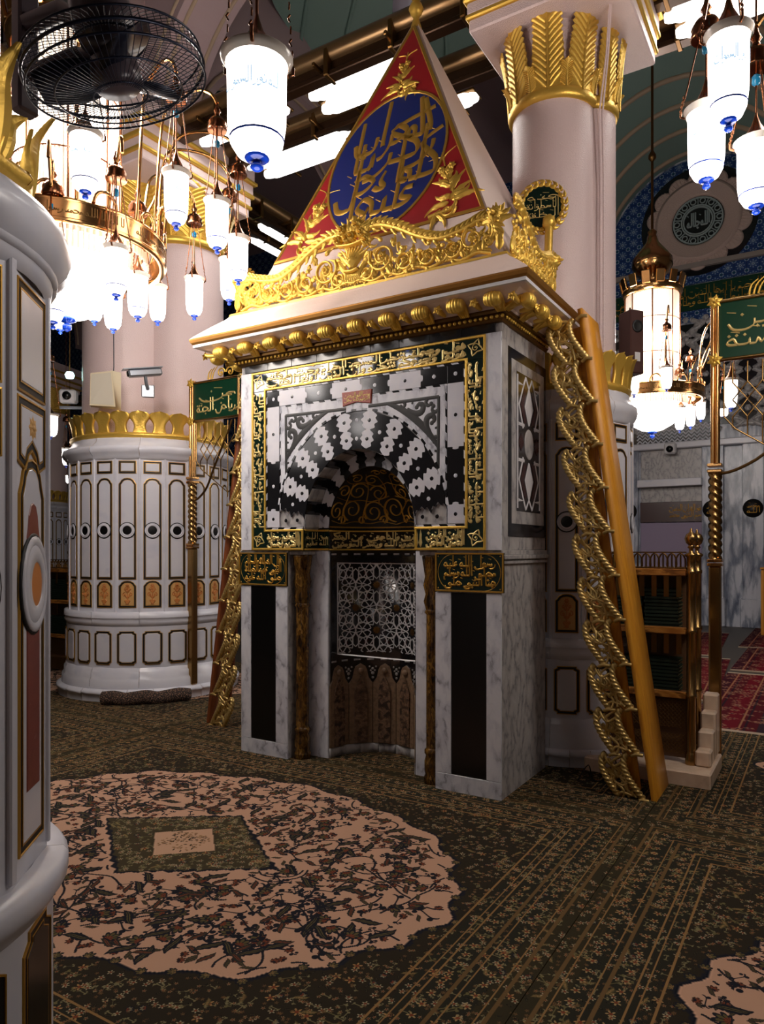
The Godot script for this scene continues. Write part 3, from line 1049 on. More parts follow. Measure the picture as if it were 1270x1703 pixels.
func jigsaw_border(o: Node3D):
	# blocks of black and white stone that lock into each other, from the left foot over the top to the right foot
	var holes_black := Sh.new()
	var holes_white := Sh.new()
	var W := 0.118
	var add := func(x0: float, y0: float, x1: float, y1: float, white: bool, vertical: bool):
		var p := PackedVector2Array()
		var d := 0.016
		if not white:
			p = rect(x0, y0, x1, y1)
		elif vertical:
			p.append_array(jig(Vector2(x1, y1), Vector2(x0, y1), -d, 1) if y1 < 2.7 else PackedVector2Array([Vector2(x1, y1)]))
			p.append(Vector2(x0, y1))
			p.append_array(jig(Vector2(x0, y0), Vector2(x1, y0), -d, 1) if y0 > 1.8 else PackedVector2Array([Vector2(x0, y0)]))
			p.append(Vector2(x1, y0))
		else:
			p.append_array(jig(Vector2(x0, y1), Vector2(x0, y0), -d, 1))
			p.append(Vector2(x0, y0))
			p.append_array(jig(Vector2(x1, y0), Vector2(x1, y1), -d, 1))
			p.append(Vector2(x1, y1))
		var b := part(o, "border_block", slab(p, -0.012, 0.0015 if white else 0.0, 0.001), M.marble_clean if white else M.black_stone)
		var sh := Sh.new()
		sh.knob(Vector2((x0 + x1) / 2, (y0 + y1) / 2), 0.014, 0.0015, 0.001 if white else 0.0, 10)
		part(b, "dot", sh, M.black_stone if white else M.marble)
	var xs := [-0.828, -0.71, -0.46, -0.215, 0.03, 0.275, 0.52, 0.722]
	for k in 7:
		var white := k % 2 == 1
		add.call(xs[k], 2.702, xs[k + 1], 2.818, white, false)
	add.call(0.722, 2.702, 0.838, 2.818, false, false)
	for s in [-1, 1]:
		var x0 := -0.828 if s < 0 else 0.722
		add.call(x0, 2.28, x0 + W, 2.7, true, true)
		add.call(x0, 1.9, x0 + W, 2.28, false, true)
		add.call(x0, 1.775, x0 + W, 1.9, true, true)
	# dashed edging of the border, dark and light by turns
	var dark := Sh.new()
	var light := Sh.new()
	var dash := func(a: Vector2, b: Vector2, w: float):
		var n := int(a.distance_to(b) / 0.052)
		var t := (b - a) / n
		var u := Vector2(-t.y, t.x).normalized() * w
		for k in n:
			var q := a + t * k
			var sk := t * 0.18
			(dark if k % 2 else light).prism(PackedVector2Array([q, q + t, q + t + u + sk, q + u + sk]), -0.012, 0.001, 0.0)
	dash.call(Vector2(-0.84, 1.768), Vector2(-0.84, 2.83), -0.01)
	dash.call(Vector2(0.85, 1.768), Vector2(0.85, 2.83), 0.01)
	dash.call(Vector2(-0.84, 2.832), Vector2(0.85, 2.832), -0.012)
	dash.call(Vector2(-0.705, 2.7), Vector2(0.715, 2.7), -0.012)
	dash.call(Vector2(-0.705, 1.9), Vector2(-0.705, 2.69), -0.008)
	dash.call(Vector2(0.715, 1.9), Vector2(0.715, 2.69), 0.008)
	for s in [-1, 1]:
		dash.call(Vector2(0.48 * s, 1.772), Vector2(0.835 * s, 1.772), -0.013 * s)
	part(o, "edging", dark, M.black_stone, "black dashes edging the border")
	part(o, "edging", light, M.marble, "white dashes edging the border")


func spandrels(o: Node3D):
	# white ground, black triangle, white arabesque
	for s in [-1, 1]:
		var e := PackedVector2Array()
		for v in arc(Vector2(0, SPRING), OUTER.x - 0.005, OUTER.y, 0.2, PI / 2, 20):
			e.append(Vector2(v.x * s + 0.005, v.y))
		var p := PackedVector2Array()
		for v in e:
			if absf(v.x - 0.005) < 0.695:
				p.append(v)
		p.append(Vector2(0.005, 2.688))
		p.append(Vector2(0.7 * s + 0.005, 2.688))
		p.append(Vector2(0.7 * s + 0.005, p[0].y - 0.06))
		var w := part(o, "spandrel", slab(p, -0.012, 0.0, 0.0008), M.marble)
		var sh := Sh.new()
		var X := func(t: Array) -> Vector2: return Vector2((0.655 - t[0]) * s + 0.005, 2.625 - t[1])
		var f := func(pts: Array, w0: float, w1: float, belly := 0.0):
			var r := PackedVector2Array()
			for t in pts:
				r.append(X.call(t))
			sh.rib(r, w0, w1, 0.0016, false, 0.0, 4, belly)
		# dark rim of the corner: along the top, down the side, and along the arch
		f.call([[0.0, 0.004], [0.25, 0.006], [0.5, 0.008], [0.56, 0.008]], 0.012, 0.012)
		f.call([[0.004, 0.0], [0.006, 0.25], [0.008, 0.47], [0.008, 0.52]], 0.012, 0.012)
		var rim := PackedVector2Array()
		for v in arc(Vector2(0, SPRING), OUTER.x + 0.055, OUTER.y + 0.055, 0.46, 1.4, 18):
			if v.x < 0.655 and v.y < 2.62:
				rim.append(Vector2(v.x * s + 0.005, v.y))
		sh.rib(rim, 0.012, 0.012, 0.0016, false, 0.0, 1, 0.014)
		# hooks that curl into the white ground
		for k in 2:
			var g := func(pts: Array, w0: float, w1: float, belly := 0.0):
				var o2 := []
				for t in pts:
					o2.append([t[0], t[1]] if k == 0 else [t[1] * 0.98, t[0] * 1.02])
				f.call(o2, w0, w1, belly)
				sh.knob(X.call(o2[o2.size() - 1]), w1 * 1.5, 0.0016, 0.0, 8)
			g.call([[0.25, 0.07], [0.19, 0.098], [0.135, 0.092], [0.12, 0.052], [0.15, 0.036], [0.17, 0.056]], 0.022, 0.011, 0.005)
			g.call([[0.27, 0.008], [0.262, 0.03], [0.277, 0.046], [0.295, 0.038]], 0.014, 0.01)
			g.call([[0.09, 0.008], [0.1, 0.034], [0.082, 0.054], [0.06, 0.044]], 0.015, 0.011)
			g.call([[0.36, 0.01], [0.355, 0.028]], 0.012, 0.006)
			g.call([[0.2, 0.006], [0.205, 0.025]], 0.012, 0.006)
		part(w, "black_inlay", sh, M.black_matte)
	# the small red plaque at the crown
	var k := part(o, "crown_plaque", slab(PackedVector2Array([Vector2(-0.115, 2.635), Vector2(0.0, 2.655), Vector2(0.125, 2.635), Vector2(0.132, 2.735), Vector2(-0.122, 2.735)]), 0.0, 0.01, 0.003), M.brick_red, "small red plaque with gilt writing at the crown")
	var t := Sh.new()
	write(t, ["بسم الله الرحمن", "الرحيم كلما دخل"], -0.105, 2.655, 0.115, 2.728, 0.5, 0.003, 0.01)
	part(k, "inscription", t, M.gold_pale)


func arch_ring(o: Node3D):
	# interlocking voussoirs, black and white, and the narrow dashed rim outside them
	var step := (PI - 0.36) / 17.0
	for k in 17:
		var white := k % 2 == 1
		var a0 := 0.18 + step * k
		var a1 := a0 + step
		var p := PackedVector2Array()
		for e in [[a0, 1.0], [a1, -1.0]]:
			var sgn: float = e[1] * (-1.0 if white else 1.0)
			var line := PackedVector2Array()
			for i in 61:
				line.append(seam(e[0], i / 60.0, sgn, INNER, OUTER - Vector2(0.016, 0.016), 0.098))
			if e[1] < 0.0:
				line.reverse()
			p.append_array(line)
		var v := part(o, "voussoir", slab(p, -0.012, 0.0015 if white else 0.0, 0.0), M.marble_clean if white else M.black_stone)
		var sh := Sh.new()
		for u in ([0.25, 0.75] if white else ([0.5] if k != 8 else [0.25, 0.75])):
			var e := INNER.lerp(OUTER - Vector2(0.016, 0.016), u)
			sh.knob(Vector2(cos(a0 + step / 2) * e.x, SPRING + sin(a0 + step / 2) * e.y), 0.0145, 0.0012, 0.0015 if white else 0.0, 10)
		part(v, "dot", sh, M.black_stone if white else M.marble)
	for s in [-1, 1]:  # springers at the foot
		var p := PackedVector2Array()
		for i in 25:
			var v := seam(0.18, i / 24.0, 1.0, INNER, OUTER - Vector2(0.016, 0.016), 0.098)
			p.append(Vector2(v.x * s, v.y))
		p.append(Vector2(0.715 * s, 1.9))
		p.append(Vector2(0.715 * s, 1.775))
		p.append(Vector2(0.477 * s, 1.775))
		var v := part(o, "voussoir", slab(p, -0.012, 0.0015, 0.0), M.marble)
		var sh := Sh.new()
		for x in [0.535, 0.645]:
			sh.knob(Vector2(x * s, 1.825), 0.0145, 0.0012, 0.0015, 10)
		part(v, "dot", sh, M.black_stone)
	var dark := Sh.new()
	var light := Sh.new()
	for k in 46:
		var a := 0.16 + (PI - 0.32) * k / 46.0
		var b := 0.16 + (PI - 0.32) * (k + 1) / 46.0
		var q := arc(Vector2(0, SPRING), OUTER.x - 0.015, OUTER.y - 0.015, a, b, 1)
		q.append_array(arc(Vector2(0, SPRING), OUTER.x, OUTER.y, b, a, 1))
		(dark if k % 2 else light).prism(q, -0.012, 0.002, 0.0)
	part(o, "edging", dark, M.black_stone)
	part(o, "edging", light, M.marble)
	# soffit blocks between the two arch faces
	for k in 17:
		var a0 := PI * k / 17.0
		var a1 := PI * (k + 1) / 17.0
		var sh := Sh.new()
		var rings := []
		for z in [-0.004, -0.186]:
			var r := PackedVector3Array()
			for i in 4:
				var x := lerpf(a0, a1, i / 3.0)
				r.append(Vector3(cos(x) * 0.474, SPRING + sin(x) * 0.564, z))
			for i in 4:
				var x := lerpf(a1, a0, i / 3.0)
				r.append(Vector3(cos(x) * 0.468, SPRING + sin(x) * 0.558, z))
			rings.append(r)
		sh.loft(rings, true, true, true)
		part(o, "soffit_block", sh, M.black_stone if k % 2 else M.marble_grey)
	# inner arch face with flower-shaped white pieces
	for k in 17:
		if k % 2 == 1:
			continue
		var a0 := PI * k / 17.0 + 0.02
		var a1 := PI * (k + 1) / 17.0 - 0.02
		var p := PackedVector2Array()
		for e in [[a0, 1.0], [a1, -1.0]]:
			var line := PackedVector2Array()
			for i in 17:
				var u := i / 16.0
				var a: float = e[0] - e[1] * 0.05 * (absf(sin(PI * 1.5 * u + 0.4)) - 0.25 + 0.2 * cos(TAU * 3.0 * u))
				var r := Vector2(0.378, 0.455).lerp(INNER - Vector2(0.002, 0.002), u)
				line.append(Vector2(cos(a) * r.x, maxf(SPRING + 0.005, SPRING + sin(a) * r.y)))
			if e[1] < 0.0:
				line.reverse()
			p.append_array(line)
		part(o, "inner_voussoir", slab(p, -0.186, -0.179, 0.0), M.marble)
	# the inscription turns into the opening
	for s in [-1, 1]:
		var sh := Sh.new()
		sh.box(Vector3(0.474 * s, 1.678, -0.095), Vector3(0.006, 0.155, 0.18), 0.001)
		sh.box(Vector3(0.425 * s, 1.678, -0.183), Vector3(0.1, 0.155, 0.008), 0.001)
		part(o, "band_field", sh, M.bottle_green)
		sh = Sh.new()
		for y in [1.607, 1.75]:
			sh.box(Vector3(0.471 * s, y, -0.095), Vector3(0.012, 0.014, 0.18), 0.002)
			sh.box(Vector3(0.425 * s, y, -0.18), Vector3(0.1, 0.014, 0.012), 0.002)
		part(o, "gilt_frame", sh, M.gold)
		sh = Sh.new()
		write(sh, ["صدق", "الله"] if s < 0 else ["من", "عن"], minf(0.385 * s, 0.465 * s), 1.622, maxf(0.385 * s, 0.465 * s), 1.738, 0.5, 0.003, -0.179, 1.45, false)
		sh.xf = Transform3D(Basis(Vector3(0, 1, 0), PI / 2 * -s), Vector3(0.471 * s, 0, -0.095))
		write(sh, ["الله", "عظيم"], -0.07, 1.622, 0.07, 1.738, 0.5, 0.003, 0.0, 1.45, false)
		part(o, "inscription", sh, M.gold_pale)


const NICHE_R := 0.375


func round_warp(v: Vector3) -> Vector3:  # x along the curved back of the niche, z towards its middle
	var a := v.x / NICHE_R
	return Vector3((NICHE_R - v.z) * sin(a), v.y, -0.186 - (NICHE_R - v.z) * cos(a))


func dome_warp(v: Vector3) -> Vector3:
	var a := v.x / NICHE_R
	var b := v.y
	return Vector3((NICHE_R - v.z) * cos(b) * sin(a), SPRING + (0.452 - v.z) * sin(b), -0.186 - (NICHE_R - v.z) * cos(b) * cos(a))


func curved(x0: float, y0: float, x1: float, y1: float, h: float, sh: Sh, n := 6):
	var rings := []
	for i in n + 1:
		var x := lerpf(x0, x1, float(i) / n)
		rings.append(PackedVector3Array([Vector3(x, y0, -0.004), Vector3(x, y0, h), Vector3(x, y0, h), Vector3(x, y1, h), Vector3(x, y1, h), Vector3(x, y1, -0.004)]))
	sh.loft(rings, false)
	sh.quad(sh.p(Vector3(x0, y0, -0.004)), sh.p(Vector3(x0, y0, h)), sh.p(Vector3(x0, y1, h)), sh.p(Vector3(x0, y1, -0.004)))
	sh.quad(sh.p(Vector3(x1, y0, -0.004)), sh.p(Vector3(x1, y0, h)), sh.p(Vector3(x1, y1, h)), sh.p(Vector3(x1, y1, -0.004)))


func niche_sh() -> Sh:
	var sh := Sh.new()
	sh.warp = round_warp
	return sh


func niche(o: Node3D):
	var half := NICHE_R * PI / 2
	var sh := niche_sh()
	curved(-half, 0.0, half, 1.77, 0.0, sh, 32)
	part(o, "niche_wall", sh, M.black_stone)
	# foot stones
	for k in 8:
		sh = niche_sh()
		curved(-half + half / 4 * k + 0.001, 0.0, -half + half / 4 * (k + 1) - 0.001, 0.085, 0.006 + 0.001 * (k % 3), sh)
		part(o, "foot_stone", sh, M.marble_grey)
	# blind arcade: six lancets of breccia in brown frames
	var w := half * 2 / 6
	for k in 6:
		var x := -half + w * (k + 0.5)
		var out := PackedVector2Array([Vector2(x - w * 0.49, 0.088), Vector2(x + w * 0.49, 0.088), Vector2(x + w * 0.49, 0.56)])
		for q in [[0.34, 0.6], [0.27, 0.66], [0.2, 0.69], [0.0, 0.712], [-0.2, 0.69], [-0.27, 0.66], [-0.34, 0.6]]:
			out.append(Vector2(x + w * q[0], q[1]))
		out.append(Vector2(x - w * 0.49, 0.56))
		sh = niche_sh()
		sh.prism(out, 0.0, 0.008, 0.002)
		var f := part(o, "lancet_frame", sh, M.brown_stone)
		sh = niche_sh()
		sh.prism(PackedVector2Array([Vector2(x - w * 0.27, 0.095), Vector2(x + w * 0.27, 0.095), Vector2(x + w * 0.27, 0.5), Vector2(x + w * 0.14, 0.57), Vector2(x, 0.62), Vector2(x - w * 0.14, 0.57), Vector2(x - w * 0.27, 0.5)]), 0.007, 0.0225, 0.001)
		part(f, "breccia_slab", sh, M.breccia)
		sh = niche_sh()
		sh.knob(Vector2(x, 0.655), 0.026, 0.016, 0.016, 12)
		part(f, "boss", sh, M.brown_stone)
		sh = niche_sh()
		for q in [[0.5, 0.67, 0.011], [0.5, 0.635, 0.014], [0.5, 0.6, 0.01], [0.37, 0.685, 0.008], [0.63, 0.685, 0.008], [0.42, 0.655, 0.008], [0.58, 0.655, 0.008]]:
			sh.knob(Vector2(x + w * q[0], q[1]), q[2], 0.006, 0.001, 8)
		part(f, "pearl", sh, M.marble_grey)
	sh = niche_sh()
	for k in 11:
		for y in [0.735, 1.562]:
			curved(-half + half * 2 / 11 * (k + 0.25), y, -half + half * 2 / 11 * (k + 0.75), y + 0.013, 0.003, sh, 2)
	part(o, "edging", sh, M.marble_grey)
	# star lattice of white strips
	var x0 := -0.5
	var x1 := 0.5
	var y0 := 0.795
	var y1 := 1.505
	sh = niche_sh()
	sh.border(rect(x0, y0, x1, y1), [Vector2(0, 0), Vector2(0, 0.006), Vector2(0.008, 0.006), Vector2(0.008, 0)])
	var gilt := niche_sh()
	var red := niche_sh()
	var cell := Vector2(0.3333, 0.355)
	var strip := func(a: Vector2, b: Vector2):
		var t0 := 0.0
		var t1 := 1.0
		for ax in 2:  # keep inside the field
			var lo := x0 + 0.006 if ax == 0 else y0 + 0.006
			var hi := x1 - 0.006 if ax == 0 else y1 - 0.006
			var d := b[ax] - a[ax]
			if absf(d) < 1e-6:
				if a[ax] < lo or a[ax] > hi:
					return
				continue
			var e0 := (lo - a[ax]) / d
			var e1 := (hi - a[ax]) / d
			t0 = maxf(t0, minf(e0, e1))
			t1 = minf(t1, maxf(e0, e1))
		if t1 - t0 < 0.02:
			return
		var p := a.lerp(b, t0)
		var q := a.lerp(b, t1)
		var pts := PackedVector2Array()
		for i in 4:
			pts.append(p.lerp(q, i / 3.0))
		sh.rib(pts, 0.0038, 0.0038, 0.0045, false, 0.001, 1)
	for i in range(-2, 3):
		for j in range(-1, 4):
			for half_step in 2:
				var c := Vector2((i + half_step * 0.5) * cell.x, y0 + (j + half_step * 0.5) * cell.y)
				if c.x < x0 - 0.1 or c.x > x1 + 0.1 or c.y < y0 - 0.1 or c.y > y1 + 0.1:
					continue
				for k in 10:
					var a := TAU * k / 10 + PI / 10
					var u := func(r: float, da: float) -> Vector2: return c + Vector2.from_angle(a + da) * r * Vector2(1.0, 1.05)
					strip.call(u.call(0.046, 0.0), u.call(0.072, PI / 10))
					strip.call(u.call(0.046, 0.0), u.call(0.072, -PI / 10))
					strip.call(u.call(0.072, PI / 10), u.call(0.118, PI / 10 * 0.62))
					strip.call(u.call(0.072, -PI / 10), u.call(0.118, -PI / 10 * 0.62))
					strip.call(u.call(0.118, PI / 10 * 0.62), u.call(0.15, 0.0))
					strip.call(u.call(0.118, -PI / 10 * 0.62), u.call(0.15, 0.0))
					strip.call(u.call(0.15, 0.0), u.call(0.172, PI / 10))
					strip.call(u.call(0.15, 0.0), u.call(0.172, -PI / 10))
					strip.call(u.call(0.118, PI / 10 * 0.62), u.call(0.118, PI / 10 * 1.38))
				if c.x > x0 + 0.03 and c.x < x1 - 0.03 and c.y > y0 + 0.03 and c.y < y1 - 0.03:
					gilt.flower(c, 0.03, 0.004, 10, 0.001)
				for k in 4:
					var c2 := c + Vector2.from_angle(PI / 4 + k * PI / 2) * 0.135
					if c2.x > x0 + 0.02 and c2.x < x1 - 0.02 and c2.y > y0 + 0.02 and c2.y < y1 - 0.02:
						red.knob(c2, 0.01, 0.002, 0.0, 5)
	var mo := part(o, "star_lattice", sh, M.grey_white, "white strips woven into ten-pointed stars")
	part(mo, "gilt_rosette", gilt, M.bronze)
	part(mo, "red_chip", red, M.dark_red_stone)
	# inscription round the niche
	sh = niche_sh()
	for y in [1.605, 1.748]:
		curved(-half, y - 0.006, half, y + 0.006, 0.006, sh, 24)
	part(o, "gilt_frame", sh, M.gold)
	sh = niche_sh()
	write(sh, ["الامرون بالمعروف والناهون عن المنكر", "والحافظون لحدود الله وبشر المومنين"], -half + 0.03, 1.612, half - 0.03, 1.745, 0.95, 0.003, 0.001)
	part(o, "inscription", sh, M.gold_pale)
	# half dome with a gilded arabesque
	sh = Sh.new()
	sh.warp = dome_warp
	var rings := []
	for i in 13:
		var r := PackedVector3Array()
		for j in 25:
			r.append(Vector3(lerpf(-half, half, j / 24.0), PI / 2 * minf(i / 12.0, 0.999), 0.0))
		rings.append(r)
	sh.loft(rings, false)
	part(o, "half_dome", sh, M.black_matte)
	sh = Sh.new()
	sh.warp = dome_warp
	var band := PackedVector2Array()
	for j in 25:
		band.append(Vector2(lerpf(-half, half, j / 24.0), 0.03))
	sh.rib(band, 0.012, 0.012, 0.006, false, 0.0, 1)
	# x is metres along the curve, y is the angle above the springing: strokes are squeezed to suit
	var v := func(pts: Array, w0: float, w1: float):
		for s in [-1, 1]:
			var q := PackedVector2Array()
			for t in pts:
				q.append(Vector2(t[0] * s, t[1]))
			sh.rib(q, w0, w1, 0.008, false, 0.0, 5)
	var curl := func(x: float, y: float, r: float, a0: float, turns: float, w: float):
		for s in [-1, 1]:
			if s > 0 and absf(x) < 0.02:
				continue
			var q := PackedVector2Array()
			var m := int(absf(turns) * 12) + 2
			for i in m + 1:
				var t := float(i) / m
				var e := Vector2.from_angle(a0 + turns * TAU * t) * r * lerpf(1.0, 0.18, t)
				q.append(Vector2((x + e.x / maxf(0.35, cos(y))) * s, maxf(0.06, y + e.y / 0.42)))
			sh.rib(q, w, w * 0.6, 0.009, false, 0.0, 2)
	curl.call(0.0, 0.36, 0.1, -1.6, 1.7, 0.012)
	for q in [[0.19, 0.3, 0.085, 2.4, -1.6], [0.37, 0.34, 0.085, -1.2, 1.5], [0.52, 0.3, 0.07, 2.2, -1.4], [0.13, 0.66, 0.075, 0.4, 1.5], [0.34, 0.7, 0.08, 2.6, -1.5], [0.5, 0.68, 0.06, 0.2, 1.3], [0.2, 0.98, 0.06, 2.6, -1.3], [0.42, 1.0, 0.055, 0.4, 1.3], [0.1, 0.16, 0.035, 0.0, 1.2], [0.28, 0.15, 0.035, 2.8, -1.2], [0.45, 0.15, 0.035, 0.0, 1.2], [0.1, 1.2, 0.04, 0.4, 1.2]]:
		curl.call(q[0], q[1], q[2], q[3], q[4], 0.0115)
	v.call([[0.0, 0.08], [0.12, 0.13], [0.22, 0.1], [0.34, 0.13], [0.45, 0.09], [0.57, 0.14]], 0.008, 0.008)
	v.call([[0.03, 0.6], [0.2, 0.5], [0.3, 0.52], [0.42, 0.5], [0.57, 0.56]], 0.008, 0.006)
	v.call([[0.0, 0.9], [0.14, 0.82], [0.3, 0.9], [0.45, 0.86], [0.58, 0.94]], 0.008, 0.006)
	v.call([[0.1, 0.1], [0.07, 0.3], [0.14, 0.5], [0.05, 0.75], [0.1, 1.05]], 0.007, 0.005)
	v.call([[0.28, 0.1], [0.27, 0.3], [0.25, 0.5], [0.24, 0.8], [0.3, 1.15]], 0.007, 0.005)
	v.call([[0.46, 0.1], [0.45, 0.35], [0.43, 0.55], [0.42, 0.85]], 0.007, 0.005)
	part(o, "dome_arabesque", sh, M.gold_line, "gilded openwork arabesque in the half dome")


func colonnettes(o: Node3D):
	for s in [-1, 1]:
		var sh := Sh.new()
		var prof := [Vector2(0.0, 0.0), Vector2(0.066, 0.0), Vector2(0.066, 0.05), Vector2(0.066, 0.05), Vector2(0.056, 0.07), Vector2(0.062, 0.1), Vector2(0.062, 0.16), Vector2(0.052, 0.2), Vector2(0.062, 0.215), Vector2(0.062, 0.235), Vector2(0.05, 0.25), Vector2(0.05, 0.25), Vector2(0.05, 1.16), Vector2(0.05, 1.16), Vector2(0.062, 1.175), Vector2(0.052, 1.195)]
		sh.lathe(prof, 20, Vector3(0.565 * s, 0, -0.1))
		var c := part(o, "colonnette", sh, M.onyx, "banded brown onyx colonnette")
		sh = Sh.new()
		var rings := []
		for q in [[1.195, 0.05], [1.25, 0.064], [1.3, 0.052], [1.36, 0.066], [1.42, 0.056], [1.5, 0.068], [1.55, 0.074], [1.56, 0.074], [1.565, 0.06]]:
			var ring := PackedVector3Array()
			for k in 32:
				var a := TAU * k / 32
				var rr: float = q[1] * (1.0 + 0.06 * cos(8 * a + q[0] * 6.0))
				ring.append(Vector3(0.565 * s + sin(a) * rr, q[0], -0.1 + cos(a) * rr))
			rings.append(ring)
		sh.loft(rings, true, true, true)
		part(c, "capital", sh, M.onyx)
		sh = Sh.new()
		sh.box(Vector3(0.565 * s, 1.58, -0.1), Vector3(0.14, 0.032, 0.15), 0.006)
		part(c, "abacus", sh, M.marble_grey)


func side_panels(o: Node3D):
	for s in [-1, 1]:
		var fr := Transform3D(Basis(Vector3(0, 0, -s), Vector3(0, 1, 0), Vector3(s, 0, 0)), Vector3(1.1 * s, 0, 0))
		var mk := func(called: String, poly: PackedVector2Array, z0: float, z1: float, m: Material, parent: Node):
			var sh := Sh.new()
			sh.xf = fr
			sh.prism(poly, z0, z1, 0.0015)
			return part(parent, called, sh, m)
		# measured along the flank: a from the front corner
		var X := func(a: float) -> float: return a if s > 0 else -a
		var R := func(a0: float, y0: float, a1: float, y1: float) -> PackedVector2Array:
			return rect(minf(X.call(a0), X.call(a1)), y0, maxf(X.call(a0), X.call(a1)), y1)
		mk.call("marble_strip", R.call(0.012, 1.6, 0.108, 3.05), -0.002, 0.003, M.marble_grey, o)
		mk.call("black_border", R.call(0.11, 1.69, 0.838, 2.925), 0.0, 0.004, M.black_stone, o)
		mk.call("marble_field", R.call(0.165, 1.775, 0.783, 2.855), 0.003, 0.007, M.marble_grey, o)
		var f = mk.call("inlay_field", R.call(0.245, 1.86, 0.703, 2.79), 0.006, 0.009, M.black_stone, o)
		var sh := Sh.new()
		sh.xf = fr
		var line := func(pts: Array, w := 0.011):
			var q := PackedVector2Array()
			for t in pts:
				q.append(Vector2(X.call(t[0]), t[1]))
			sh.rib(q, w, w, 0.003, false, 0.009, 1)
		var cx := 0.474
		var cy := 2.325
		line.call([[0.262, 1.88], [0.262, 2.77]])
		line.call([[0.686, 1.88], [0.686, 2.77]])
		for u in [-1, 1]:
			for e in [-1, 1]:
				line.call([[cx + 0.2 * e, cy + 0.12 * u], [cx + 0.09 * e, cy + 0.12 * u]])
				line.call([[cx + 0.11 * e, cy + 0.1 * u], [cx + 0.185 * e, cy + 0.25 * u], [cx + 0.1 * e, cy + 0.39 * u], [cx + 0.2 * e, cy + 0.39 * u]])
				line.call([[cx, cy + 0.13 * u], [cx + 0.07 * e, cy + 0.25 * u], [cx, cy + 0.38 * u], [cx + 0.06 * e, cy + 0.45 * u]])
				line.call([[cx + 0.1 * e, cy + 0.39 * u], [cx + 0.06 * e, cy + 0.45 * u]])
		for u in [-1, 1]:
			sh.prism(PackedVector2Array([Vector2(X.call(cx), cy + 0.15 * u), Vector2(X.call(cx + 0.058), cy + 0.25 * u), Vector2(X.call(cx), cy + 0.36 * u), Vector2(X.call(cx - 0.058), cy + 0.25 * u)]), 0.009, 0.0115)
		part(f, "white_strip", sh, M.grey_white)
		sh = Sh.new()
		sh.xf = fr
		sh.prism(arc(Vector2(X.call(cx), cy), 0.085, 0.105, 0, TAU * 23 / 24, 23), 0.009, 0.012, 0.003)
		part(f, "oval_slab", sh, M.marble_grey)
		sh = Sh.new()
		sh.xf = fr
		for u in [-1, 1]:
			for e in [-1, 1]:
				var q := PackedVector2Array()
				for t in [[0.045, 0.14], [0.11, 0.25], [0.045, 0.37], [0.09, 0.37], [0.16, 0.25], [0.095, 0.14]]:
					q.append(Vector2(X.call(cx + t[0] * e), cy + t[1] * u))
				sh.prism(q, 0.009, 0.011, 0.0)
			sh.prism(PackedVector2Array([Vector2(X.call(cx + 0.1 * u), cy), Vector2(X.call(cx + 0.15 * u), cy + 0.06), Vector2(X.call(cx + 0.2 * u), cy), Vector2(X.call(cx + 0.15 * u), cy - 0.06)]), 0.009, 0.011)
		part(f, "red_inlay", sh, M.dark_red_stone)


# a moulding that runs round three sides of the niche block: prof holds (overhang, height)
func run_round(prof: Array) -> Sh:
	var sh := Sh.new()
	sh.flat()
	var rings := []
	for q in prof:
		var e: float = q.x
		rings.append([Vector3(-1.1 - e, q.y, -0.84), Vector3(-1.1 - e, q.y, e), Vector3(1.1 + e, q.y, e), Vector3(1.1 + e, q.y, -0.84)])
	for i in rings.size() - 1:
		for j in 3:
			sh.quad(rings[i][j], rings[i][j + 1], rings[i + 1][j + 1], rings[i + 1][j])
	return sh


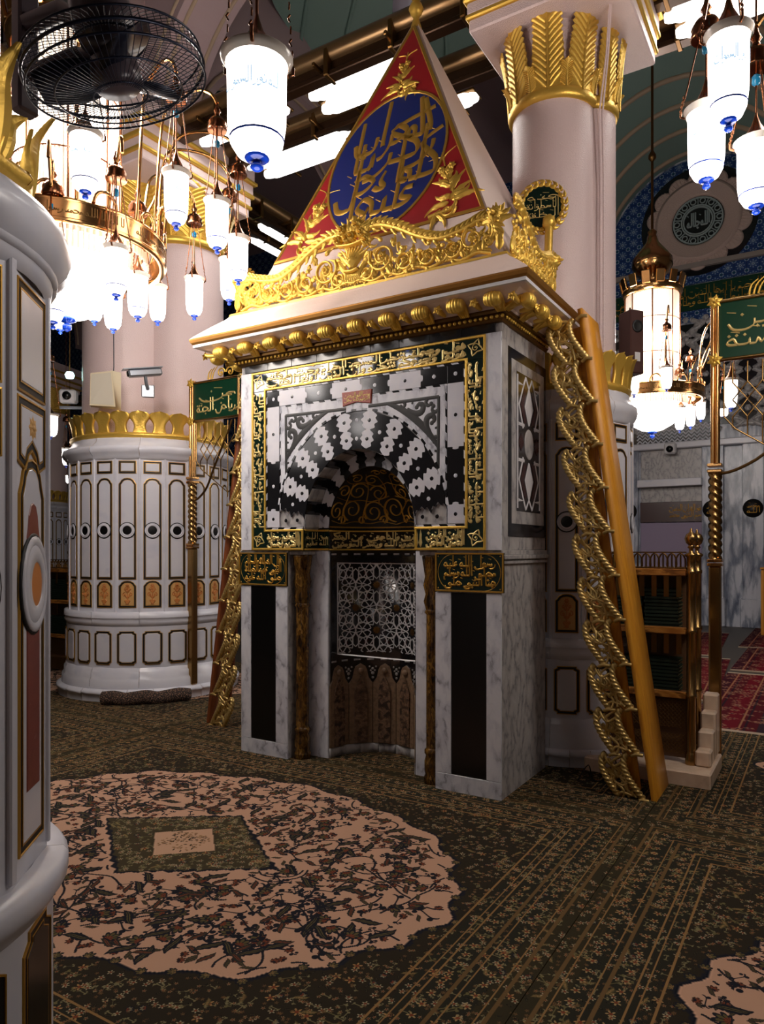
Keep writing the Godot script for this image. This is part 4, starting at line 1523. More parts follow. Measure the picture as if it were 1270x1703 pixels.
func cornice(o: Node3D):
	part(o, "bed_moulding", run_round([Vector2(0.0, 3.045), Vector2(0.012, 3.05), Vector2(0.018, 3.062), Vector2(0.024, 3.066), Vector2(0.024, 3.09), Vector2(0.05, 3.094), Vector2(0.055, 3.108), Vector2(0.05, 3.12)]), M.bronze)
	var sh := Sh.new()
	for k in 62:  # beads
		sh.xf = Transform3D(Basis(), Vector3(-1.13 + k * 0.0369, 3.077, 0.028))
		sh.knob(Vector2.ZERO, 0.013, 0.012, 0.0, 6)
	for k in 22:
		sh.xf = Transform3D(Basis(Vector3.UP, PI / 2), Vector3(1.128, 3.077, -0.02 - k * 0.0369))
		sh.knob(Vector2.ZERO, 0.013, 0.012, 0.0, 6)
	part(o, "bead_row", sh, M.gold)
	part(o, "soffit", run_round([Vector2(0.05, 3.12), Vector2(0.06, 3.13), Vector2(0.2, 3.172), Vector2(0.25, 3.178)]), M.roof_plaster)
	part(o, "cornice_edge", run_round([Vector2(0.25, 3.178), Vector2(0.262, 3.18), Vector2(0.262, 3.2), Vector2(0.26, 3.202)]), M.grey_white)
	part(o, "gilt_moulding", run_round([Vector2(0.26, 3.202), Vector2(0.266, 3.204), Vector2(0.275, 3.215), Vector2(0.283, 3.235), Vector2(0.283, 3.245)]), M.gold_old)
	part(o, "hood_slope", run_round([Vector2(0.283, 3.246), Vector2(0.26, 3.27), Vector2(0.17, 3.35), Vector2(0.085, 3.42), Vector2(0.055, 3.455), Vector2(0.03, 3.462), Vector2(0.0, 3.462)]), M.roof_plaster)
	part(o, "gilt_fillet", run_round([Vector2(0.068, 3.443), Vector2(0.064, 3.462), Vector2(0.05, 3.466), Vector2(0.045, 3.455)]), M.gold)
	# scroll brackets and small ones between them
	var big := Sh.new()
	var prof := []
	for k in 41:  # a ribbed roll that lies across
		var x := -0.052 + 0.104 * k / 40.0
		prof.append(Vector2((0.047 - 5.0 * x * x) * (0.93 + 0.07 * absf(cos(x * 151.0))), x))
	big.xf = Transform3D(Basis(Vector3(0, 0, 1), PI / 2), Vector3(0, 0.012, 0.042))
	prof.push_front(Vector2(0.001, -0.052))
	prof.append(Vector2(0.001, 0.052))
	big.lathe(prof, 16)
	big.xf = Transform3D.IDENTITY
	for e in 5:
		var x := (e - 2) * 0.017
		big.tube([Vector3(x, 0.03, 0.05), Vector3(x, 0.035, 0.0), Vector3(x * 0.9, 0.005, -0.06), Vector3(x * 0.7, -0.02, -0.1)], [0.013, 0.013, 0.011, 0.008], 6)
	big.tube([Vector3(0, 0.03, -0.01), Vector3(0, 0.0, -0.1)], [0.036, 0.02], 8)
	var bm := big.mesh()
	var small := Sh.new()
	small.tube([Vector3(0, -0.005, -0.06), Vector3(0, 0.0, 0.0), Vector3(0, 0.012, 0.04)], [0.012, 0.02, 0.016], 8)
	small.xf = Transform3D(Basis(Vector3.RIGHT, -0.3), Vector3(0, 0.004, 0.045))
	small.flower(Vector2.ZERO, 0.034, 0.02, 5)
	var sm := small.mesh()
	var spots := []
	for k in 10:
		spots.append([Vector3(-1.13 + k * 0.251, 3.115, 0.16), 0.0])
	for s in [-1, 1]:
		for k in 4:
			spots.append([Vector3(1.26 * s, 3.115, 0.06 - k * 0.251), PI / 2 * s])
	for q in spots:
		var b := part(o, "scroll_bracket", bm, M.gold)
		b.position = q[0]
		b.rotation.y = q[1]
		var c := part(o, "leaf_bracket", sm, M.gold)
		c.position = q[0] + Vector3(0.1255, 0.004, 0.0).rotated(Vector3.UP, q[1])
		c.rotation.y = q[1]


const APEX := Vector3(0.03, 5.9, -0.82)


func hood(o: Node3D):
	# four-sided pyramid behind the crest
	var b := [Vector3(-1.07, 3.45, 0.0), Vector3(1.13, 3.45, 0.0), Vector3(1.13, 3.45, -1.62), Vector3(-1.07, 3.45, -1.62)]
	var sh := Sh.new()
	sh.flat()
	for k in 4:
		sh.tri(b[k], APEX, b[(k + 1) % 4])
	part(o, "hood_pyramid", sh, M.roof_plaster)
	# local frame on the front slope: x along, y up the slope, z out of it
	var up := (APEX - Vector3(APEX.x, 3.45, 0.0))
	var L := up.length()
	up = up.normalized()
	var fr := Transform3D(Basis(Vector3.RIGHT, up, Vector3.RIGHT.cross(up)), Vector3(APEX.x, 3.45, 0.0) + Vector3.RIGHT.cross(up) * 0.002)
	var y0 := 0.43
	var y1 := L - 0.06
	var hw := 1.1 * (1.0 - y0 / L) - 0.012
	var tri := PackedVector2Array([Vector2(-hw, y0), Vector2(hw, y0), Vector2(0, y1)])
	sh = Sh.new()
	sh.xf = fr
	sh.prism(tri, 0.0, 0.006, 0.0)
	var f := part(o, "hood_panel", sh, M.crimson, "red triangular panel with gilded sprays")
	sh = Sh.new()
	sh.xf = fr
	sh.border(tri, [Vector2(0, 0.0), Vector2(0, 0.012), Vector2(0.02, 0.014), Vector2(0.028, 0.006)])
	part(f, "gilt_border", sh, M.gold_line)
	# round medallion in the triangle
	var tall := 1.27
	var flat_high := (y1 - y0) / tall
	var r := hw * flat_high / (hw + sqrt(hw * hw + flat_high * flat_high)) - 0.022
	var c := Vector2(0, y0 + r * tall + 0.04)
	sh = Sh.new()
	sh.xf = fr
	sh.prism(arc(c, r, r * tall, 0, TAU * 47 / 48, 47), 0.006, 0.009, 0.0)
	var d := part(o, "medallion", sh, M.navy, "dark blue medallion with gilded handwriting")
	sh = Sh.new()
	sh.xf = fr
	sh.border(arc(c, r, r * tall, 0, TAU * 47 / 48, 47), [Vector2(-0.004, 0.006), Vector2(-0.004, 0.014), Vector2(0.014, 0.015), Vector2(0.018, 0.009)])
	part(d, "gilt_ring", sh, M.gold_line)
	# the verse, drawn out tall to fill the round field
	sh = Sh.new()
	sh.xf = fr
	var rows := [["المحراب", 0.26, 0.72, 1.35], ["زكريا", -0.02, 0.84, 1.3], ["كلما دخل", -0.36, 0.92, 1.3], ["عليها", -0.7, 0.66, 1.2]]
	for q in rows:
		var t := written(q[0])
		var wide: float = 2.0 * q[2] * r * 0.92
		var sx: float = wide / t.width
		var uy: float = q[3] * r * 0.095
		for s in t.strokes:
			var line := PackedVector2Array()
			for v in s:
				var w := Vector2(wide / 2 + v.x * sx, q[1] * r + v.y * uy)
				if w.length() > r * 0.93:
					w = w.normalized() * r * 0.93
				line.append(c + w * Vector2(1, tall))
			sh.rib(line, 0.026, 0.026, 0.005, true, 0.009, 4)
		for v in t.dots:
			var w := Vector2(wide / 2 + v.x * sx, q[1] * r + v.y * uy)
			if w.length() < r * 0.9:
				w.y *= tall
				sh.prism(PackedVector2Array([c + w + Vector2(0.02, 0), c + w + Vector2(0, 0.02), c + w - Vector2(0.02, 0), c + w - Vector2(0, 0.02)]), 0.009, 0.015, 0.003)
	for k in 16:
		var w := Vector2.from_angle(k * 2.4) * r * (0.3 + 0.58 * fmod(k * 0.37, 1.0))
		sh.rib(PackedVector2Array([c + w, c + w + Vector2(-0.05, 0.035)]), 0.005, 0.003, 0.004, false, 0.009, 1)
	part(d, "inscription", sh, M.gold_line)
	# gilded sprays in the three corners
	for q in [[Vector2(-hw + 0.26, y0 + 0.14), 1.25, 0.95, 1], [Vector2(hw - 0.26, y0 + 0.14), PI - 1.25, 0.95, -1], [Vector2(0.0, c.y + r * tall + 0.06), PI / 2, 0.72, 1]]:
		sh = Sh.new()
		sh.xf = fr
		spray(sh, q[0], q[1], q[2], q[3])
		part(f, "gilt_spray", sh, M.gold)
	# finial on the tip
	sh = Sh.new()
	sh.lathe([Vector2(0.05, -0.1), Vector2(0.03, -0.03), Vector2(0.022, 0.0), Vector2(0.045, 0.03), Vector2(0.06, 0.07), Vector2(0.045, 0.11), Vector2(0.02, 0.13), Vector2(0.05, 0.17), Vector2(0.07, 0.23), Vector2(0.05, 0.29), Vector2(0.015, 0.33), Vector2(0.0, 0.4)], 16, APEX)
	part(o, "finial", sh, M.gold)


# a bunch of carved leaves and flowers growing from c towards ang
func spray(sh: Sh, c: Vector2, ang: float, k: float, s: int):
	var u := Vector2.from_angle(ang)
	var n := Vector2(-u.y, u.x) * s
	var z := 0.006
	sh.rib(PackedVector2Array([c - n * 0.2 * k - u * 0.04 * k, c - u * 0.06 * k, c + u * 0.1 * k + n * 0.02 * k, c + u * 0.32 * k]), 0.018 * k, 0.008 * k, 0.022, false, z)
	for q in [[0.0, 0.0, 1.5, 0.26, 0.9], [0.02, -0.02, 0.95, 0.24, 0.8], [0.1, 0.0, 0.65, 0.2, 0.5], [0.14, 0.01, -0.6, 0.19, -0.5], [0.0, -0.03, -1.2, 0.22, -1.2], [-0.03, -0.1, -2.2, 0.2, -0.9], [0.22, 0.0, 0.35, 0.15, 0.4], [0.24, 0.0, -0.3, 0.14, -0.4], [-0.03, -0.16, 2.4, 0.2, 1.1], [0.05, 0.01, 1.9, 0.16, -1.4], [0.06, 0.0, -1.5, 0.15, 1.2], [0.17, 0.0, 1.1, 0.13, -1.2], [0.19, 0.0, -1.0, 0.12, 1.1], [0.3, 0.0, 0.8, 0.1, -0.9], [0.3, 0.0, -0.8, 0.1, 0.9]]:
		sh.leaf(c + u * q[0] * k + n * q[1] * k, ang + q[2] * s, q[3] * k, 0.03 * k, 0.024, q[4] * s, 3, z, 10)
	for q in [[0.28, 0.02], [0.34, -0.03], [0.33, 0.05]]:
		sh.flower(c + u * q[0] * k + n * q[1] * k, 0.036 * k, 0.02, 6, z + 0.008)
	for e in [-0.25, 0.0, 0.25]:
		sh.rib(PackedVector2Array([c + u * 0.36 * k, c + u * (0.42 * k) + Vector2.from_angle(ang + e) * 0.05 * k, c + Vector2.from_angle(ang + e * 0.9) * 0.52 * k]), 0.007 * k, 0.003, 0.01, false, z)
	sh.scroll(c - n * 0.05 * k - u * 0.07 * k, 0.06 * k, ang + PI * 0.5 * s, 1.3 * s, 0.013 * k, 0.022, z)


func crest_half(sh: Sh, s: int):
	# from the middle basket to the corner: x grows outwards
	var P := func(x: float, y: float) -> Vector2: return Vector2(x * s, y)
	var rail := PackedVector2Array()
	for t in [[0.06, 0.36], [0.2, 0.385], [0.36, 0.33], [0.52, 0.24], [0.68, 0.185], [0.84, 0.2], [0.98, 0.235], [1.05, 0.2], [1.06, 0.12], [1.0, 0.1]]:
		rail.append(P.call(t[0], t[1]))
	sh.rib(rail, 0.02, 0.016, 0.03)
	var soft := Sh.bend(rail, 4)
	for i in range(1, soft.size() - 6, 1):  # overlapping leaves along the rail
		var t := (soft[i + 1] - soft[i - 1]).normalized()
		sh.leaf(soft[i], t.angle() + 0.75 * s, 0.1, 0.022, 0.03, -0.5 * s, 2, 0.006, 7)
		if i % 2:
			sh.leaf(soft[i], t.angle() - 0.9 * s, 0.075, 0.02, 0.024, 0.6 * s, 2, 0.004, 7)
	for q in [[0.24, 0.16, 0.105, 2.6, 1.5], [0.42, 0.1, 0.075, 0.6, -1.4], [0.6, 0.09, 0.07, 2.4, 1.3], [0.12, 0.075, 0.06, 1.2, -1.3], [0.78, 0.095, 0.07, 0.4, -1.3], [0.92, 0.13, 0.075, 2.0, 1.3]]:
		sh.scroll(P.call(q[0], q[1]), q[2], q[3] if s > 0 else PI - q[3], q[4] * s, 0.012, 0.026, 0.004, 0.3)
		sh.flower(P.call(q[0], q[1]), q[2] * 0.42, 0.03, 7, 0.008)
		for e in 6:
			var a: float = q[3] + e * 1.05
			var v := Vector2(cos(a) * s, sin(a))
			sh.leaf(P.call(q[0], q[1]) + v * q[2], atan2(v.y, v.x) + 0.7 * s, q[2] * 0.8, 0.018, 0.026, 0.8 * s, 2, 0.004, 7)
	for q in [[0.02, 0.02, 1.15, 0.3], [0.05, 0.02, 0.7, 0.3], [0.32, 0.02, 2.2, 0.16], [0.36, 0.02, 0.9, 0.2], [0.5, 0.02, 2.0, 0.16], [0.54, 0.02, 1.0, 0.17], [0.7, 0.02, 2.1, 0.13], [0.72, 0.02, 0.9, 0.14], [0.86, 0.02, 1.9, 0.14], [0.9, 0.03, 0.8, 0.17], [1.0, 0.03, 1.6, 0.16], [1.02, 0.06, 1.0, 0.12], [0.17, 0.02, 1.6, 0.14]]:
		var a: float = q[2] if s > 0 else PI - q[2]
		sh.leaf(P.call(q[0], q[1]), a, q[3], 0.03, 0.03, -0.8 * s, 3, 0.002, 8)
	var low := PackedVector2Array()
	for k in 22:
		low.append(P.call(0.05 * k, 0.022 + 0.014 * sin(k * 1.4)))
	sh.rib(low, 0.012, 0.012, 0.02, false, 0.0, 2)
	for k in 60:  # small leaves that fill the openwork
		var x := 0.04 + 1.0 * fmod(k * 0.6180339, 1.0)
		var roof := 0.36 - 0.2 * smoothstep(0.15, 0.65, x) + 0.03 * smoothstep(0.7, 1.0, x)
		var y := 0.03 + (roof - 0.06) * fmod(k * 0.754877, 1.0)
		sh.leaf(P.call(x, y), k * 2.399, 0.075, 0.017, 0.022, 1.3 * (1 if k % 2 else -1), 2, 0.002, 6)
	for k in 8:
		sh.flower(P.call(0.5 + k * 0.075, 0.06 + 0.05 * absf(sin(k * 1.9))), 0.028, 0.026, 6, 0.01)
	# corner finial: an upright flower with a leafy base
	for e in 7:
		sh.leaf(P.call(1.08, 0.2), PI / 2 + (e - 3) * 0.42, 0.12, 0.03, 0.035, (e - 3) * 0.2, 2, 0.008, 8)
	sh.flower(P.call(1.08, 0.24), 0.06, 0.05, 7, 0.02)
	sh.leaf(P.call(1.1, 0.02), PI / 2, 0.2, 0.035, 0.03, 0.3 * s, 3, 0.0, 10)


func crest(o: Node3D):
	var sh := Sh.new()
	sh.xf = Transform3D(Basis(), Vector3(0.01, 3.462, 0.05))
	crest_half(sh, -1)
	crest_half(sh, 1)
	# basket of flowers in the middle
	for e in 9:
		var a := PI / 2 + (e - 4) * 0.16
		sh.leaf(Vector2((e - 4) * 0.006, 0.1), a, 0.22, 0.026, 0.045, (e - 4) * 0.12, 1, 0.008, 9)
		sh.leaf(Vector2((e - 4) * 0.01, 0.1), -PI / 2 + (e - 4) * 0.12, 0.1, 0.02, 0.03, 0.0, 2, 0.006, 7)
	sh.rib(PackedVector2Array([Vector2(-0.06, 0.11), Vector2(0, 0.1), Vector2(0.06, 0.11)]), 0.012, 0.012, 0.055, false, 0.0)
	sh.rib(PackedVector2Array([Vector2(-0.12, 0.3), Vector2(0, 0.285), Vector2(0.12, 0.3)]), 0.01, 0.01, 0.055, false, 0.0)
	for e in 7:
		sh.flower(Vector2(-0.12 + e * 0.04, 0.34 + 0.05 * sin(e * 1.9) + 0.035 * sin(PI * e / 6.0)), 0.05, 0.06, 6, 0.01)
	for e in 11:
		sh.leaf(Vector2((e - 5) * 0.018, 0.36), PI / 2 + (5 - e) * 0.22, 0.14, 0.026, 0.04, (5 - e) * 0.1, 2, 0.004, 8)
	part(o, "crest", sh, M.gold, "gilded openwork crest of leaves, scrolls and a flower basket")
	# the same carving, shorter, along the flanks
	for s in [-1, 1]:
		var side := Sh.new()
		side.xf = Transform3D(Basis(Vector3(0, 0, -0.78), Vector3.UP, Vector3(s, 0, 0)), Vector3(1.15 * s, 3.462, 0.0))
		crest_half(side, 1)
		part(o, "crest", side, M.gold, "gilded crest carving along the flank")

# ---------------------------------------------------------------- columns
# a feather-like acanthus leaf standing on y = 0, bending out (z) at the top
func frond(high: float, wide: float, out: float) -> Sh:
	var sh := Sh.new()
	sh.warp = func(v: Vector3) -> Vector3:
		var t := clampf(v.y / high, 0.0, 1.2)
		var b := out * t * t * t
		return Vector3(v.x, v.y - 0.08 * high * t * t * t * t, v.z + b + 0.25 * wide * t * (1.0 - absf(v.x) / wide * 1.2))
	var body := PackedVector2Array()
	for k in 25:
		var t := k / 24.0
		var w := wide * 0.5 * (0.75 + 0.3 * sin(PI * minf(t * 1.3, 1.0))) * (1.0 if t < 0.82 else sqrt(maxf(0.0, 1.0 - pow((t - 0.82) / 0.18, 2.0))))
		w *= 1.0 - 0.07 * float(k % 2)
		body.append(Vector2(maxf(w, 0.003), t * high))
	var rings := []
	for v in body:
		rings.append(PackedVector3Array([Vector3(-v.x, v.y, 0.0), Vector3(-v.x * 0.5, v.y, 0.008), Vector3(0, v.y, 0.016), Vector3(v.x * 0.5, v.y, 0.008), Vector3(v.x, v.y, 0.0)]))
	sh.loft(rings, false)
	var n := 11
	for k in n:
		var y := high * (0.04 + 0.78 * k / n)
		var w := wide * 0.5 * 0.97
		for s in [-1, 1]:
			sh.rib(PackedVector2Array([Vector2(0.004 * s, y), Vector2(w * 0.4 * s, y + high * 0.075), Vector2(w * 0.74 * s, y + high * 0.135), Vector2(w * 0.93 * s, y + high * 0.165)]), high * 0.036, high * 0.024, 0.018, false, 0.004, 2)
	sh.rib(PackedVector2Array([Vector2(0, 0), Vector2(0, high * 0.5), Vector2(0, high * 0.97)]), 0.012, 0.006, 0.03, false, 0.004, 5)
	return sh


# a rounded tongue leaf of the gilded crown round a shaft's foot
func tongue(high: float, wide: float, out: float) -> Sh:
	var sh := Sh.new()
	var rings := []
	for k in 13:
		var t := k / 12.0
		var w := wide * 0.5 * (0.86 - 0.3 * sin(PI * clampf(t * 1.45, 0.0, 1.0)) + 0.2 * smoothstep(0.45, 0.8, t)) * (1.0 if t < 0.75 else sqrt(maxf(0.002, 1.0 - pow((t - 0.75) / 0.25, 2.0))))
		var z := out * (t * t) + (0.012 if t < 0.05 else 0.0)
		var y := high * t - (0.06 * high * pow(t, 6.0))
		rings.append(PackedVector3Array([Vector3(-w, y, z - 0.012), Vector3(-w * 0.86, y, z + 0.016), Vector3(-w * 0.6, y, z + 0.002), Vector3(0, y, z + 0.03), Vector3(w * 0.6, y, z + 0.002), Vector3(w * 0.86, y, z + 0.016), Vector3(w, y, z - 0.012), Vector3(0, y, z - 0.02)]))
	sh.loft(rings, true, true, true)
	return sh


# a stone of a ring: a sector of a moulded profile
func sector(prof: Array, a0: float, a1: float, n := 3) -> Sh:
	var sh := Sh.new()
	var rings := []
	for v in prof:
		var ring := PackedVector3Array()
		for k in n + 1:
			var x := lerpf(a0, a1, float(k) / n)
			ring.append(Vector3(v.x * sin(x), v.y, v.x * cos(x)))
		rings.append(ring)
	sh.loft(rings, false)
	return sh


func ring_stones(o: Node3D, called: String, prof: Array, n: int, m: Material, turn := 0.0):
	var mesh := sector(prof, 0.002, TAU / n - 0.002, maxi(3, 48 / n)).mesh()
	for k in n:
		var p := part(o, called, mesh, m)
		p.rotation.y = turn + TAU * k / n


func ogee_top(x0: float, y0: float, x1: float, y1: float, rise: float) -> PackedVector2Array:  # a box with a shouldered round top
	var cx := (x0 + x1) / 2
	var w := (x1 - x0) / 2
	var o := PackedVector2Array([Vector2(x0, y0), Vector2(x1, y0), Vector2(x1, y1 - rise)])
	for q in [[0.82, 0.3], [0.7, 0.62], [0.4, 0.92], [0.0, 1.0], [-0.4, 0.92], [-0.7, 0.62], [-0.82, 0.3]]:
		o.append(Vector2(cx + w * q[0], y1 - rise + rise * q[1]))
	o.append(Vector2(x0, y1 - rise))
	return o


func cut_corner(x0: float, y0: float, x1: float, y1: float, c: float) -> PackedVector2Array:
	return PackedVector2Array([Vector2(x0 + c, y0), Vector2(x1 - c, y0), Vector2(x1 - c, y0 + c * 0.5), Vector2(x1, y0 + c), Vector2(x1, y1 - c), Vector2(x1 - c, y1 - c * 0.5), Vector2(x1 - c, y1), Vector2(x0 + c, y1), Vector2(x0 + c, y1 - c * 0.5), Vector2(x0, y1 - c), Vector2(x0, y0 + c), Vector2(x0 + c, y0 + c * 0.5)])


# gold and black edging round a panel
func framed(poly: PackedVector2Array, w: float) -> Array:
	var g := Sh.new()
	g.border(poly, [Vector2(-w * 0.8, 0.0), Vector2(-w * 0.8, 0.006), Vector2(-w * 0.3, 0.007), Vector2(-w * 0.15, 0.002)])
	g.border(poly, [Vector2(w * 1.4, 0.0), Vector2(w * 1.45, 0.006), Vector2(w * 1.85, 0.006), Vector2(w * 1.95, 0.0)])
	var b := Sh.new()
	b.border(poly, [Vector2(-w * 0.3, 0.001), Vector2(-w * 0.15, 0.004), Vector2(w * 1.42, 0.004), Vector2(w * 1.45, 0.0)])
	return [g.mesh(), b.mesh()]


# pieces of one bay of the drum, made once for a given width
func bay_meshes(w: float) -> Dictionary:
	var d := {}
	var h := w / 2
	var e := 0.0095
	var tall := ogee_top(-h, 1.295, h, 2.36, h * 0.7)
	d.tall_frame = framed(tall, e)
	d.tall = slab(Sh.new().inset(tall, e * 1.9), 0.0, 0.009, 0.004).mesh()
	var vase := ogee_top(-h, 0.995, h, 1.27, h * 0.6)
	d.vase_frame = framed(vase, e)
	d.vase = slab(Sh.new().inset(vase, e * 1.9), 0.0, 0.006, 0.002).mesh()
	var r := Sh.new()
	var k := minf(h / 0.09, 1.25)
	for s in [-1, 1]:
		r.scroll(Vector2(0.03 * s * k, 1.13), 0.026 * k, PI / 2, -1.2 * s, 0.005, 0.01, 0.005)
		r.scroll(Vector2(0.026 * s * k, 1.19), 0.022 * k, PI / 2, 1.2 * s, 0.005, 0.01, 0.005)
		r.leaf(Vector2(0, 1.09), PI / 2 + 0.7 * s, 0.07 * k, 0.012, 0.012, -0.6 * s, 2, 0.005, 6)
		r.leaf(Vector2(0, 1.15), PI / 2 + 0.6 * s, 0.06 * k, 0.012, 0.012, 0.7 * s, 2, 0.005, 6)
	r.rib(PackedVector2Array([Vector2(0, 1.06), Vector2(0, 1.15), Vector2(0, 1.22)]), 0.007, 0.004, 0.012, false, 0.005, 3)
	r.flower(Vector2(0, 1.225), 0.024 * k, 0.012, 6, 0.006)
	r.prism(PackedVector2Array([Vector2(-0.02, 1.025), Vector2(0.02, 1.025), Vector2(0.012, 1.036), Vector2(0.034 * k, 1.062), Vector2(0.026 * k, 1.074), Vector2(-0.026 * k, 1.074), Vector2(-0.034 * k, 1.062), Vector2(-0.012, 1.036)]), 0.005, 0.016, 0.004)
	d.relief = r.mesh()
	var sq := rect(-h, 2.42, h, 2.54)
	d.square_frame = framed(sq, e)
	d.square = slab(Sh.new().inset(sq, e * 1.9), 0.0, 0.009, 0.004).mesh()
	var dd := cut_corner(-h * 1.12, 0.395, h * 1.12, 0.735, h * 0.28)
	d.dado_frame = framed(dd, e)
	d.dado = slab(Sh.new().inset(dd, e * 1.9), 0.0, 0.01, 0.005).mesh()
	var ring := Sh.new()
	var rr := minf(h * 0.92, 0.085)
	ring.lathe([Vector2(rr, 0.0), Vector2(rr, 0.014), Vector2(rr * 0.93, 0.018), Vector2(rr * 0.86, 0.014), Vector2(rr * 0.86, 0.014), Vector2(rr * 0.8, 0.018), Vector2(rr * 0.66, 0.02), Vector2(rr * 0.6, 0.012)], 24)
	d.ring = ring.mesh()
	var eye := Sh.new()
	eye.lathe([Vector2(rr * 0.61, 0.012), Vector2(rr * 0.3, 0.014), Vector2(0.0001, 0.014)], 20)
	d.eye = eye.mesh()
	var edge := Sh.new()
	edge.lathe([Vector2(rr * 1.12, 0.0), Vector2(rr * 1.12, 0.01), Vector2(rr * 1.0, 0.012), Vector2(rr, 0.0)], 24)
	d.edge = edge.mesh()
	return d


func bay(o: Node3D, d: Dictionary, R: float, a: float, panel: Material):
	var fr := Transform3D(Basis(Vector3.UP, a), Vector3(sin(a) * R, 0, cos(a) * R))
	var lowfr := Transform3D(Basis(Vector3.UP, a), Vector3(sin(a) * R * 1.03, 0, cos(a) * R * 1.03))
	var put := func(called: String, m: Mesh, mm: Material, f: Transform3D, parent: Node = o):
		var p := part(parent, called, m, mm)
		p.transform = f
		return p
	for q in [["tall_panel", d.tall, d.tall_frame, fr], ["square_panel", d.square, d.square_frame, fr], ["dado_panel", d.dado, d.dado_frame, lowfr]]:
		var p = put.call(q[0], q[1], panel, q[3])
		part(p, "gilt_edge", q[2][0], M.gold_line)
		part(p, "dark_edge", q[2][1], M.black_matte)
	var v = put.call("vase_panel", d.vase, M.vase_tan, fr)
	part(v, "gilt_edge", d.vase_frame[0], M.gold_line)
	part(v, "dark_edge", d.vase_frame[1], M.black_matte)
	part(v, "vase_relief", d.relief, M.vase_relief)
	var boss = put.call("ring_boss", d.ring, M.marble_clean, fr * Transform3D(Basis(Vector3.RIGHT, PI / 2), Vector3(0, 1.81, 0.004)))
	part(boss, "black_eye", d.eye, M.black_panel)
	part(boss, "dark_edge", d.edge, M.black_matte)


